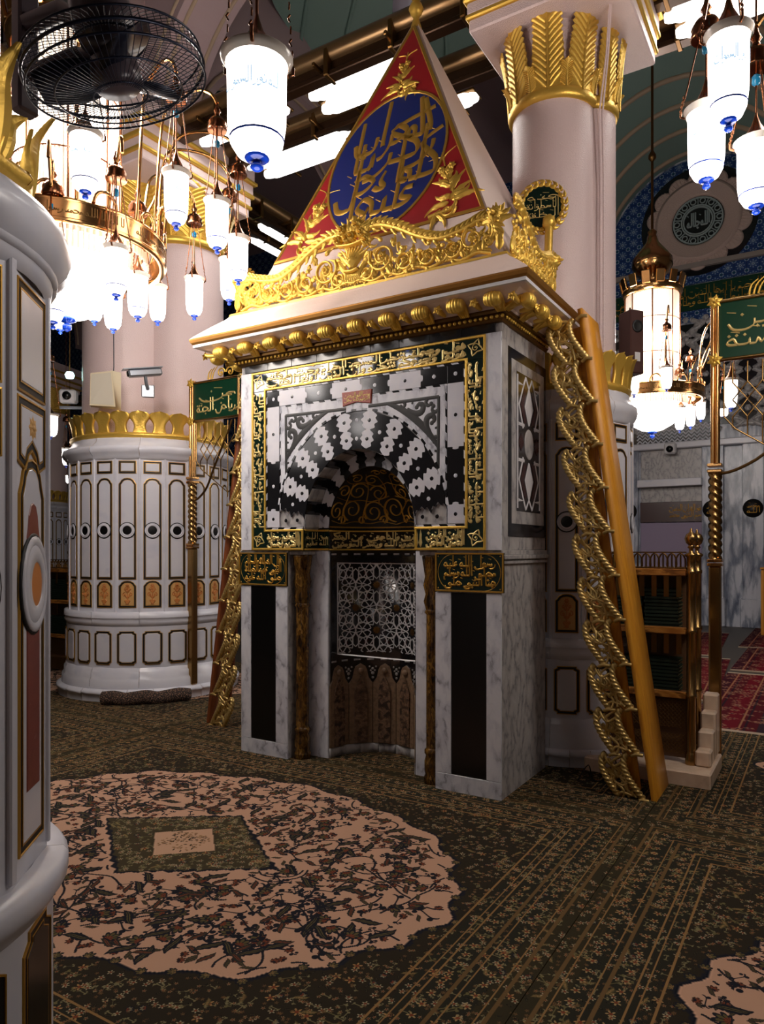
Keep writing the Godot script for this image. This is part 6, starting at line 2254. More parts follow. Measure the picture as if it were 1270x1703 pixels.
	for k in 14:
		var c := Vector2.from_angle(TAU * k / 14) * 0.42
		sh.border(arc(c, 0.062, 0.062, 0, TAU * 11 / 12, 11), [Vector2(0, 0.05), Vector2(0, 0.085), Vector2(0.018, 0.085), Vector2(0.018, 0.05)])
		c = Vector2.from_angle(TAU * (k + 0.5) / 14)
		sh.rib(PackedVector2Array([c * 0.34, c * 0.5]), 0.012, 0.012, 0.03, false, 0.055, 1)
	write(sh, ["الله جلاله"], -0.22, -0.2, 0.22, 0.2, 0.5, 0.03, 0.055)
	part(w, "pierced_tracery", sh, M.turquoise_grey)
	# painted barrel vault in front of the lunette
	sh = Sh.new()
	var rings := []
	for zz2 in [z + 0.02, -7.2]:
		var r := PackedVector3Array()
		for v in arc(Vector2(0.5, 7.74), 2.05, 2.3, 0.0, PI, 32):
			r.append(Vector3(v.x, v.y, zz2))
		rings.append(r)
	sh.loft(rings, false)
	n += 1
	var vault := struct("trim_%d" % n, sh, M.arch_green, "painted barrel vault in front of the round window", "vault")
	sh = Sh.new()
	for k in 6:
		var r := []
		for v in arc(Vector2(0.5, 7.74), 2.03, 2.28, 0.02, PI - 0.02, 32):
			r.append(Vector3(v.x, v.y, -12.1 + k * 0.9))
		sh.tube(r, 0.05, 6)
	struct("painted_stripe", sh, M.arch_stripe, "", "", vault)
	for s in [-1, 1]:
		add.call(0.5 + 2.1 * s - 0.05, 7.74, 0.5 + 2.1 * s + 0.05, 7.9, 5.2, M.wall_paint, "ledge below the barrel vault")

# ---------------------------------------------------------------- lamps
const LAMP := 0.08
const TUBE := 1.0
const CHANDELIER := 5.0


# a white glass lamp that hangs by three chains from a copper bell; origin is the middle of its rim
func lamp(at_: Vector3, w: float, high: float, hang: float, label: String, group: String, bell := true, lit := 1.0) -> Node3D:
	var o := thing("hanging_lamp", label, "lamp", at_, 0.0, group)
	var r := w / 2
	var sh := Sh.new()
	sh.lathe([Vector2(r * 0.94, 0.0), Vector2(r * 0.86, -0.05 * high), Vector2(r * 0.84, -0.12 * high), Vector2(r * 0.82, -0.6 * high), Vector2(r * 0.74, -0.76 * high), Vector2(r * 0.56, -0.85 * high), Vector2(r * 0.3, -0.885 * high)], 20)
	part(o, "glass_shade", sh, M.lamp_glass)
	sh = Sh.new()
	sh.lathe([Vector2(r * 0.88, -0.07 * high), Vector2(r * 0.94, -0.04 * high), Vector2(r * 1.02, -0.005 * high), Vector2(r * 1.02, 0.006 * high), Vector2(r * 0.95, 0.008 * high)], 24)
	part(o, "rim", sh, M.porcelain)
	sh = Sh.new()
	for q in [-0.72]:
		sh.lathe([Vector2(r * (0.852 if q > -0.5 else 0.775), high * q), Vector2(r * (0.862 if q > -0.5 else 0.772), high * (q - 0.008)), Vector2(r * (0.852 if q > -0.5 else 0.755), high * (q - 0.016))], 20)
	part(o, "blue_line", sh, M.cobalt)
	if w > 0.17:
		for k in 2:
			sh = Sh.new()
			sh.warp = func(v: Vector3) -> Vector3: return Vector3(sin(v.x / r + 0.45) * (r * 0.838 + v.z), v.y, cos(v.x / r + 0.45) * (r * 0.838 + v.z))
			write(sh, ["الله نور السموات"], -r * 1.1 + k * r * 3.1, -0.42 * high, r * 1.1 + k * r * 3.1, -0.22 * high, 0.4, 0.001, 0.0, 1.45, false)
			part(o, "lettering", sh, M.script_blue)
	sh = Sh.new()
	sh.lathe([Vector2(r * 0.34, -0.875 * high), Vector2(r * 0.36, -0.89 * high), Vector2(r * 0.3, -0.905 * high), Vector2(r * 0.13, -0.915 * high), Vector2(r * 0.11, -0.935 * high), Vector2(r * 0.19, -0.95 * high), Vector2(r * 0.19, -0.975 * high), Vector2(r * 0.1, -0.995 * high), Vector2(0.0, -1.0 * high)], 14)
	part(o, "blue_finial", sh, M.cobalt)
	sh = Sh.new()
	sh.lathe([Vector2(r * 0.88, 0.0), Vector2(r * 0.5, 0.1 * high), Vector2(r * 0.2, 0.24 * high), Vector2(r * 0.07, 0.36 * high), Vector2(0.004, 0.4 * high)], 16)
	part(o, "cap", sh, M.copper)
	for k in 3:
		var a := TAU * k / 3 + 0.6
		var foot := Vector3(sin(a) * r * 1.12, 0.0, cos(a) * r * 1.12)
		sh = Sh.new()
		sh.tube([Vector3(sin(a) * r * 0.95, -0.05 * high, cos(a) * r * 0.95), foot + Vector3(0, -0.02 * high, 0), foot + Vector3(0, 0.05 * high, 0)], 0.0055, 5)
		var top := Vector3(sin(a) * r * 0.3, hang, cos(a) * r * 0.3)
		var n := 7
		for i in n:  # small links low down, then a plain rod
			var p := foot.lerp(top, 0.03 * i) + Vector3(0, 0.04 * high, 0)
			sh.tube([p + Vector3(0, -0.006, 0), p + Vector3(0.004 * (1 if i % 2 else -1), 0.004, 0.004), p + Vector3(0, 0.014, 0)], 0.0032, 4, false)
		sh.tube([foot.lerp(top, 0.2), top], 0.0035, 5)
		part(o, "chain", sh, M.copper)
	sh = Sh.new()
	sh.tube([Vector3(0, 0.38 * high, 0), Vector3(0, hang, 0)], 0.0045, 6)
	part(o, "stem", sh, M.copper)
	sh = Sh.new()
	var by := lerpf(0.38 * high, hang, 0.72)
	sh.lathe([Vector2(0.0, by - 0.03), Vector2(0.018, by - 0.018), Vector2(0.018, by + 0.012), Vector2(0.0, by + 0.03)], 10)
	part(o, "bead", sh, M.turquoise)
	if bell:
		sh = Sh.new()
		sh.lathe([Vector2(0.062, hang - 0.012), Vector2(0.066, hang), Vector2(0.058, hang + 0.02), Vector2(0.062, hang + 0.035), Vector2(0.045, hang + 0.065), Vector2(0.02, hang + 0.08), Vector2(0.014, hang + 0.1), Vector2(0.024, hang + 0.115), Vector2(0.012, hang + 0.14), Vector2(0.006, hang + 0.17), Vector2(0.0, hang + 0.175)], 18)
		sh.lathe([Vector2(0.062, hang - 0.012), Vector2(0.0, hang)], 18)
		part(o, "bell", sh, M.copper)
	if bell and not group.begins_with("small"):
		sh = Sh.new()
		sh.tube([Vector3(0, hang + 0.1, 0), Vector3(0, hang + 0.3 if not group.begins_with("far") else 10.58 - at_.y, 0)], 0.005, 6)
		part(o, "stem", sh, M.copper)
	if lit > 0.0:
		var l := OmniLight3D.new()
		l.name = "lamp_light"
		l.light_energy = LAMP * lit
		l.light_color = Color(1.0, 0.97, 0.955)
		l.light_size = r
		l.omni_range = 30.0
		l.shadow_enabled = true
		l.position = Vector3(0, -high - r - 0.02, 0)
		o.add_child(l, true)
	return o


# ring chandelier: crystal drum, lettered ring with hoops, glass bowl, swan-neck arms
func chandelier(at_: Vector3, label: String, arms: Array, top: float, lit := 1.0) -> Node3D:
	var o := thing("chandelier", label, "chandelier", at_)
	# heights are measured from the tip of the bowl
	var sh := Sh.new()
	sh.lathe([Vector2(0.0, 0.0), Vector2(0.14, 0.03), Vector2(0.26, 0.1), Vector2(0.36, 0.22), Vector2(0.4, 0.34), Vector2(0.4, 0.36)], 32)
	part(o, "glass_bowl", sh, M.bowl_glow)
	sh = Sh.new()
	sh.lathe([Vector2(0.0, -0.09), Vector2(0.03, -0.07), Vector2(0.03, -0.04), Vector2(0.015, -0.03), Vector2(0.06, -0.012), Vector2(0.05, 0.01)], 14)
	part(o, "blue_finial", sh, M.cobalt)
	sh = Sh.new()
	sh.lathe([Vector2(0.3, 0.5), Vector2(0.3, 1.8)], 28)
	part(o, "glowing_core", sh, M.crystal_glow)
	var rod := Sh.new()
	rod.tube([Vector3(0, 0.0, 0), Vector3(0, 1.36, 0)], 0.009, 5)
	var short := Sh.new()
	short.tube([Vector3(0, 0.0, 0), Vector3(0, 0.2, 0)], 0.012, 5)
	var rods := Sh.new()
	for k in 84:
		var a := TAU * k / 84
		rods.xf = Transform3D(Basis(), Vector3(sin(a) * 0.325, 0.46, cos(a) * 0.325))
		rods.tube([Vector3.ZERO, Vector3(0, 1.36, 0)], 0.008, 5)
		rods.xf = Transform3D(Basis(), Vector3(sin(a) * 0.43, 0.33, cos(a) * 0.43))
		rods.tube([Vector3.ZERO, Vector3(0, 0.17, 0)], 0.011, 5)
		rods.xf = Transform3D(Basis(), Vector3(sin(a) * 0.52, 0.4, cos(a) * 0.52))
		rods.tube([Vector3.ZERO, Vector3(0, 0.1, 0)], 0.012, 5)
	var cr := part(o, "crystal_rods", rods, M.crystal_rod)
	cr.set_meta("kind", "stuff")
	sh = Sh.new()
	for k in 8:
		var a := TAU * k / 8 + 0.2
		sh.tube([Vector3(sin(a) * 0.345, 0.46, cos(a) * 0.345), Vector3(sin(a) * 0.345, 1.84, cos(a) * 0.345)], 0.009, 6)
	for y in [1.0, 1.45]:
		var ring := []
		for k in 33:
			ring.append(Vector3(sin(TAU * k / 32) * 0.34, y, cos(TAU * k / 32) * 0.34))
		sh.tube(ring, 0.005, 4, false)
	part(o, "cage_bars", sh, M.copper)
	# the ring
	sh = Sh.new()
	sh.lathe([Vector2(0.6, 0.4), Vector2(0.64, 0.395), Vector2(0.65, 0.41), Vector2(0.645, 0.42), Vector2(0.645, 0.42), Vector2(0.645, 0.52), Vector2(0.645, 0.52), Vector2(0.65, 0.53), Vector2(0.64, 0.545), Vector2(0.6, 0.54), Vector2(0.6, 0.4)], 64)
	var ringm := part(o, "ring_band", sh, M.brass_bright)
	sh = Sh.new()
	sh.warp = func(v: Vector3) -> Vector3: return Vector3(sin(v.x / 0.645) * (0.645 + v.z), v.y, cos(v.x / 0.645) * (0.645 + v.z))
	for k in 6:
		var c := 0.645 * TAU * k / 6
		write(sh, ["لا اله الا الله محمد رسول الله"], c - 0.29, 0.432, c + 0.29, 0.51, 0.45, 0.002, 0.001, 1.45, false)
	part(ringm, "lettering", sh, M.bronze)
	sh = Sh.new()
	for k in 12:
		var a := TAU * (k + 0.5) / 12
		var hoop := []
		for i in 11:
			var b := PI * i / 10.0
			var aa := a + cos(b) * 0.11
			hoop.append(Vector3(sin(aa) * 0.64, 0.545 + sin(b) * 0.085, cos(aa) * 0.64))
		sh = Sh.new()
		sh.tube(hoop, 0.011, 6)
		part(o, "hoop", sh, M.brass_bright)
	sh = Sh.new()
	for k in 6:
		var a := TAU * k / 6
		sh.tube([Vector3(sin(a) * 0.34, 0.47, cos(a) * 0.34), Vector3(sin(a) * 0.62, 0.46, cos(a) * 0.62)], 0.012, 6)
	part(o, "spokes", sh, M.brass)
	# arms: [angle, reach, drop of the tip above the ring]
	for q in arms:
		sh = Sh.new()
		var a: float = q[0]
		var v := Vector3(sin(a), 0, cos(a))
		var pts := []
		var y1: float = q[2]
		for t in [[0.62, 0.5], [0.64, 0.75], [0.68, y1 - 0.12], [0.76, y1 + 0.04], [lerpf(0.76, q[1], 0.5), y1 + 0.1], [lerpf(0.76, q[1], 0.85), y1 + 0.07], [q[1], y1]]:
			pts.append(v * t[0] + Vector3.UP * t[1])
		sh.tube(Sh.bend3(pts, 4), 0.011, 7)
		part(o, "arm", sh, M.brass_bright)
	# gallery, onion and rod on top
	sh = Sh.new()
	sh.lathe([Vector2(0.32, 1.8), Vector2(0.37, 1.8), Vector2(0.38, 1.86), Vector2(0.37, 1.9), Vector2(0.3, 1.92), Vector2(0.1, 1.95)], 32)
	part(o, "gallery_ring", sh, M.brass_bright)
	var cr2 := boxed(Vector3(0, 0.08, 0), Vector3(0.11, 0.16, 0.03), 0.012).mesh()
	for k in 14:
		var a := TAU * k / 14
		var p := part(o, "gallery_plate", cr2, M.brass_bright)
		p.position = Vector3(sin(a) * 0.37, 1.87, cos(a) * 0.37)
		p.rotation = Vector3(0.25, a, 0)
	sh = Sh.new()
	sh.lathe([Vector2(0.1, 1.94), Vector2(0.14, 2.0), Vector2(0.12, 2.04), Vector2(0.2, 2.1), Vector2(0.26, 2.2), Vector2(0.25, 2.3), Vector2(0.16, 2.42), Vector2(0.08, 2.52), Vector2(0.05, 2.62), Vector2(0.06, 2.66), Vector2(0.02, 2.7)], 32)
	part(o, "onion", sh, M.brass_bright)
	sh = Sh.new()
	sh.tube([Vector3(0, 2.65, 0), Vector3(0, top, 0)], 0.018, 8)
	sh.lathe([Vector2(0.018, 3.6), Vector2(0.05, 3.64), Vector2(0.05, 3.68), Vector2(0.018, 3.74)], 12)
	part(o, "rod", sh, M.bronze)
	var l := OmniLight3D.new()
	l.name = "bowl_light"
	l.light_energy = CHANDELIER * 0.07 * lit
	l.light_color = Color(1.0, 0.965, 0.945)
	l.light_size = 0.3
	l.omni_range = 30.0
	l.shadow_enabled = true
	l.position = Vector3(0, -0.45, 0)
	o.add_child(l, true)
	for k in 4:
		l = OmniLight3D.new()
		l.name = "drum_light"
		l.light_energy = CHANDELIER * 0.36 * lit
		l.light_color = Color(1.0, 0.965, 0.945)
		l.light_size = 0.16
		l.omni_range = 30.0
		l.shadow_enabled = true
		l.position = Vector3(sin(k * PI / 2) * 0.6, 1.2, cos(k * PI / 2) * 0.6)
		o.add_child(l, true)
	return o


func lamps():
	# [px, rim y, tip y, width in px, depth, bell y or 0, label]: measured positions, turned into places in the hall
	var near := [
		[427, 98, 285, 118, 1.95, 0, "largest hanging lamp, in front of the bright ceiling panels"],
		[1211, 55, 220, 76, 2.9, 0, "upper lamp of the three at the top right corner"],
		[1174, 182, 315, 70, 3.15, 60, "left lamp of the three at the top right corner"],
		[1257, 236, 357, 70, 3.1, 110, "lowest lamp of the three, cut by the right edge"]]
	var c := Vector3(3.55, 3.17, 0.1)
	var arms := []
	for q in near:
		var p := hung(q, "large white glass lamps")
		var d := p - c
		if q[0] > 1000:
			arms.append([atan2(d.x, d.z), Vector2(d.x, d.z).length(), d.y + ((q[1] - q[5]) / FOCAL * q[4] if q[5] else 0.42) + 0.17])
	for k in 5:
		arms.append([0.6 + k * 0.7, 1.06, 1.2])
	chandelier(c, "ring chandelier beyond the right edge that carries the three corner lamps", arms, 7.4, 0.48)
	c = Vector3(-1.535, 3.17, 1.24)
	var list := [
		[142, 222, 332, 56, 3.95, 60, "lamp in front of the left chandelier's crystal drum, below the fan"],
		[293, 287, 384, 47, 4.5, 165, "lamp highest on the right side of the left chandelier"],
		[361, 335, 423, 45, 4.75, 215, "lamp just left of the big lamp's blue tip, on a long stem"],
		[396, 396, 475, 39, 5.3, 290, "lamp nearest the crest's left end, upper of two"],
		[381, 432, 508, 35, 5.7, 330, "lamp nearest the crest's left end, lower of two"],
		[323, 463, 533, 34, 5.9, 372, "lamp hanging alone before the column's pink shaft"],
		[193, 412, 501, 44, 4.4, 0, "lamp under the lettered ring, in front of the glass bowl's right side"],
		[229, 457, 536, 39, 4.9, 0, "lamp under the right end of the lettered ring"],
		[262, 476, 542, 32, 5.6, 385, "lamp rightmost under the left chandelier's ring"],
		[188, 490, 555, 34, 5.3, 0, "lamp lowest under the left chandelier, right of the bowl"],
		[157, 475, 542, 32, 5.6, 0, "lamp half hidden behind the bowl's right edge"],
		[100, 492, 556, 34, 5.5, 0, "lamp low behind the bowl's left side"],
		[88, 440, 548, 46, 4.3, 0, "lamp beside the nearest column's moulding, under the ring"],
		[80, 410, 478, 36, 5.2, 0, "lamp peeping out from behind the nearest column's moulding"]]
	arms = []
	for q in list:
		var p := hung(q, "small white lamps round the left chandelier")
		var d := p - c
		if q[5] > 0:
			arms.append([atan2(d.x, d.z), Vector2(d.x, d.z).length(), d.y + (q[1] - q[5]) / FOCAL * q[4] + 0.17])
		else:
			arms.append([atan2(d.x, d.z), maxf(Vector2(d.x, d.z).length(), 0.8), d.y + 0.55])
	chandelier(c, "large ring chandelier with lettered brass band and glowing crystals at upper left", arms, 7.4)
	c = Vector3(0.87, 3.17, -5.77)
	list = [
		[1054, 612, 662, 20, 9.1, 553, "small lamp left before the right chandelier's drum"],
		[1108, 610, 652, 21, 8.9, 548, "small lamp right before the right chandelier's drum"],
		[1130, 676, 720, 19, 9.3, 0, "small lamp under the right chandelier's ring, left of three"],
		[1148, 674, 714, 18, 9.6, 600, "small lamp under the right chandelier's ring, middle of three"],
		[1165, 668, 702, 17, 9.9, 0, "small lamp under the right chandelier's ring beside the brass pole"],
		[1203, 680, 694, 16, 10.6, 0, "small lamp low behind the brass grille, left one"],
		[1215, 630, 685, 24, 8.8, 560, "small lamp behind the brass grille, right one"]]
	arms = []
	for q in list:
		var p := hung(q, "small white lamps round the right chandelier")
		var d := p - c
		arms.append([atan2(d.x, d.z), maxf(Vector2(d.x, d.z).length(), 0.8), d.y + (0.55 if q[5] == 0 else (q[1] - q[5]) / FOCAL * q[4] + 0.17)])
	chandelier(c, "ring chandelier with onion top and crystal drum, beyond the plank at right", arms, 6.6)
	for q in [[83, 690, 731, 29, 8.6, 600, "lamp at far left beside the nearest column's edge, with dark cap"], [75, 735, 762, 14, 13.0, 690, "tiny far lamp left of the distant column"], [110, 745, 778, 15, 13.5, 700, "tiny far lamp right of the distant column, upper"], [116, 790, 806, 15, 14.5, 750, "tiny far lamp right of the distant column, lower"]]:
		hung(q, "far lamps at the left")


func hung(q: Array, group: String) -> Vector3:
	var p := at(q[0], q[1], q[4])
	var k: float = q[4] / FOCAL
	var hang: float = (q[1] - q[5]) * k if q[5] > 0 else 0.42
	if q[3] > 100:
		hang = 1.1
	lamp(p, q[3] * k, (q[2] - q[1]) * k, hang, q[6], group, q[3] < 100, 1.0 if q[3] > 30 else 0.6)
	return p


# ---------------------------------------------------------------- fans
func wall_fan():
	var c := at(192, 122, 2.15)
	var o := thing("cage_fan", "dark wire-caged fan on a bracket at the top of the nearest column", "fan", c)
	var axis := Vector3(0.102, -0.97, -0.215).normalized()  # where it blows
	var side := axis.cross(Vector3(0.9, 0, 0.5)).normalized()
	var fr := Transform3D(Basis(side, axis.cross(side), axis), Vector3.ZERO)
	var R := 0.262
	var sh := Sh.new()
	sh.xf = fr
	for q in [[1.0, 0.0, 0.005], [0.99, 0.035, 0.0035], [0.99, -0.035, 0.0035], [0.7, 0.055, 0.0028], [0.4, -0.08, 0.0035], [0.3, 0.065, 0.003]]:
		var ring := []
		for k in 49:
			ring.append(Vector3(cos(TAU * k / 48) * R * q[0], sin(TAU * k / 48) * R * q[0], q[1]))
		sh = Sh.new()
		sh.xf = fr
		sh.tube(ring, q[2], 5, false)
		part(o, "cage_ring", sh, M.fan_blue)
	sh = Sh.new()
	sh.xf = fr
	for k in 76:
		var u := Vector3(cos(TAU * k / 76), sin(TAU * k / 76), 0)
		sh.tube([u * R * 0.25 + Vector3(0, 0, 0.068), u * R * 0.7 + Vector3(0, 0, 0.055), u * R * 0.985 + Vector3(0, 0, 0.035), u * R + Vector3.ZERO, u * R * 0.985 + Vector3(0, 0, -0.035), u * R * 0.7 + Vector3(0, 0, -0.065), u * R * 0.35 + Vector3(0, 0, -0.082)], 0.0012, 4, false)
	var w := part(o, "cage_wires", sh, M.fan_blue)
	w.set_meta("kind", "stuff")
	var hub := Sh.new()
	hub.xf = fr * Transform3D(Basis(Vector3.RIGHT, PI / 2), Vector3.ZERO)
	hub.lathe([Vector2(0.0, 0.055), Vector2(0.06, 0.05), Vector2(0.075, 0.035), Vector2(0.07, -0.03), Vector2(0.0, -0.03)], 20)
	part(o, "hub", hub, M.fan_body)
	for k in 3:
		var b := Sh.new()
		var rings := []
		for i in 7:
			var t := i / 6.0
			var r := lerpf(0.05, 0.235, t)
			var wd := 0.05 + 0.1 * sin(PI * (0.2 + 0.7 * t))
			var u := Vector3(r, 0, 0)
			rings.append(PackedVector3Array([u + Vector3(0, -wd / 2, -0.025), u + Vector3(0, 0, 0.006), u + Vector3(0, wd / 2, 0.025), u + Vector3(0, 0, 0.0)]))
		b.xf = fr * Transform3D(Basis(Vector3(0, 0, 1), TAU * k / 3 + 0.5), Vector3.ZERO)
		b.loft(rings, true, true, true)
		part(o, "blade", b, M.fan_blue)
	var m := Sh.new()
	m.xf = fr * Transform3D(Basis(Vector3.RIGHT, PI / 2), Vector3.ZERO)
	m.lathe([Vector2(0.0, -0.37), Vector2(0.05, -0.36), Vector2(0.078, -0.31), Vector2(0.085, -0.24), Vector2(0.085, -0.24), Vector2(0.088, -0.235), Vector2(0.085, -0.23), Vector2(0.085, -0.23), Vector2(0.09, -0.13), Vector2(0.08, -0.085), Vector2(0.0, -0.08)], 24)
	part(o, "motor", m, M.fan_body)
	# bracket arms back to the column
	var wall := at(42, 118, 2.3) - c
	sh = Sh.new()
	sh.tube([wall + Vector3(0, 0.14, 0), wall * 0.55 + Vector3(0, 0.19, 0), Vector3(-0.02, 0.1, -0.03)], 0.035, 8)
	sh.tube([wall + Vector3(0, -0.02, 0), wall * 0.45 + Vector3(0, 0.05, 0), Vector3(-0.01, 0.06, -0.02)], 0.024, 8)
	part(o, "bracket", sh, M.fan_body)
	part(o, "wall_plate", boxed(wall + Vector3(0.0, 0.06, 0.0), Vector3(0.05, 0.4, 0.07), 0.008), M.fan_body)


func ceiling_fan():
	var c := at(668, -62, 6.6)
	var o := thing("ceiling_fan", "grey ceiling fan, one blade showing left of the hood's tip", "fan", c)
	var sh := Sh.new()
	sh.lathe([Vector2(0.0, 0.1), Vector2(0.1, 0.09), Vector2(0.13, 0.03), Vector2(0.12, -0.05), Vector2(0.0, -0.07)], 20)
	part(o, "motor", sh, M.fan_body)
	part(o, "rod", boxed(Vector3(0, 1.2, 0), Vector3(0.03, 2.4, 0.03), 0.008), M.fan_body)
	var tip := at(558, 82, 6.3) - c
	var a0 := atan2(tip.x, tip.z)
	for k in 3:
		var b := Sh.new()
		b.xf = Transform3D(Basis(Vector3.UP, a0 + TAU * k / 3) * Basis(Vector3(0, 0, 1), 0.2), Vector3.ZERO)
		var L := Vector2(tip.x, tip.z).length()
		var rings := []
		for q in [[0.1, 0.05], [0.2, 0.06], [0.24, 0.085], [L - 0.04, 0.11], [L, 0.1]]:
			rings.append(PackedVector3Array([Vector3(-q[1], -0.006, q[0]), Vector3(-q[1], 0.006, q[0]), Vector3(q[1], 0.006, q[0]), Vector3(q[1], -0.006, q[0])]))
		b.loft(rings, true, true, true)
		part(o, "blade", b, M.fan_blade)


# ---------------------------------------------------------------- brass standards with green signs
func standard(at_: Vector3, label: String, rows: Array, pole_high: float, sign_y: float, sign_w: float, sign_h: float, open: bool):
	var o := thing("sign_standard", label, "sign", at_)
	var sh := Sh.new()
	sh.box(Vector3(0, 0.74, 0), Vector3(0.085, 1.48, 0.085), 0.012)
	part(o, "square_post", sh, M.brass)
	for y in [1.49, 1.52, 2.2, 2.245]:
		part(o, "collar", boxed(Vector3(0, y, 0), Vector3(0.105, 0.025, 0.105), 0.006), M.brass_bright)
	sh = Sh.new()
	var rp := []
	for k in 80:
		rp.append(Vector3(0, 1.52 + 0.68 * k / 79.0, 0))
	sh.rope(rp, 0.046, 0.17, 3, 15)
	part(o, "twisted_shaft", sh, M.brass)
	sh = Sh.new()
	for q in [[-0.016, 0.016], [0.016, 0.016], [-0.016, -0.016], [0.016, -0.016]]:
		sh.tube([Vector3(q[0], 2.24, q[1]), Vector3(q[0], pole_high, q[1])], 0.017, 8)
	part(o, "upper_rods", sh, M.brass_bright)
	# the sign plate
	var x0 := 0.03
	var x1 := x0 + sign_w
	var s := part(o, "sign_plate", slab(rect(x0, sign_y, x1, sign_y + sign_h), -0.008, 0.008), M.sign_green)
	sh = Sh.new()
	for y in [sign_y, sign_y + sign_h]:
		for z in [-0.008, 0.012]:
			sh.tube([Vector3(x0 - 0.03, y, z), Vector3(x1 + 0.02, y, z)], 0.013, 8)
	sh.tube([Vector3(x1, sign_y, 0), Vector3(x1, sign_y + sign_h, 0)], 0.016, 8)
	part(s, "frame", sh, M.brass)
	sh = Sh.new()
	write(sh, rows, x0 + 0.04, sign_y + 0.04, x1 - 0.04, sign_y + sign_h - 0.03, 0.42, 0.006, 0.008)
	part(s, "inscription", sh, M.gold_pale)
	for y in [sign_y, sign_y + sign_h]:
		sh = Sh.new()
		sh.flower(Vector2(0.0, y), 0.055, 0.02, 6, 0.03, 0.3)
		part(o, "flower_knob", sh, M.gold)
	sh = Sh.new()
	# curling leaves on top of the sign
	for k in 3:
		sh.rib(PackedVector2Array([Vector2(x0 + 0.2 + 0.03 * k, sign_y + sign_h + 0.02), Vector2(x0 + 0.215 + 0.035 * k, sign_y + sign_h + 0.09), Vector2(x0 + 0.26 + 0.04 * k, sign_y + sign_h + 0.13 + 0.01 * k)]), 0.009, 0.004, 0.014, false, -0.006)
	sh.scroll(Vector2(x0 + 0.39, sign_y + sign_h + 0.07), 0.055, 0.0, 1.4, 0.009, 0.014, -0.006)
	sh.scroll(Vector2(x0 + 0.52, sign_y + sign_h + 0.07), 0.055, PI, -1.4, 0.009, 0.014, -0.006)
	part(o, "leaf_scroll", sh, M.gold)
	# open grille below the sign
	sh = Sh.new()
	var gy := sign_y - 0.03
	var dep := 0.78
	var bar := func(pts: Array):
		var l := []
		for q in pts:
			l.append(Vector3(q[0], gy - q[1], 0))
		sh.tube(l, 0.0065, 5)
	var m := 0.52
	for e in [0.1, 0.2, 0.3, 0.4]:
		for u in [-1, 1]:
			var low: float = 0.74 - e * 0.62
			bar.call([[m + u * e, 0.0], [m + u * e, 0.15], [m + u * (e - 0.1), 0.28], [m + u * e, 0.41], [m + u * e, low]])
			if e < 0.4:
				bar.call([[m + u * e, 0.15], [m + u * (e + 0.1), 0.28], [m + u * e, 0.41]])
	bar.call([[m, 0.0], [m, dep + 0.03]])
	bar.call([[m - 0.46, 0.0], [m - 0.46, 0.4], [m - 0.38, 0.5], [m, 0.76], [m + 0.38, 0.5], [m + 0.46, 0.4], [m + 0.46, 0.0]])
	part(o, "grille", sh, M.brass)
	sh = Sh.new()
	var sweep := []
	for q in [[0.0, 0.83], [0.12, 0.81], [0.3, 0.7], [0.45, 0.5], [0.62, 0.28], [0.75, 0.12], [0.82, 0.0]]:
		sweep.append(Vector3(q[0] * minf(sign_w, 1.0) / 0.82 * 0.9, gy - q[1], 0))
	sh.tube(Sh.bend3(sweep, 4), 0.012, 7)
	part(o, "curved_brace", sh, M.bronze)


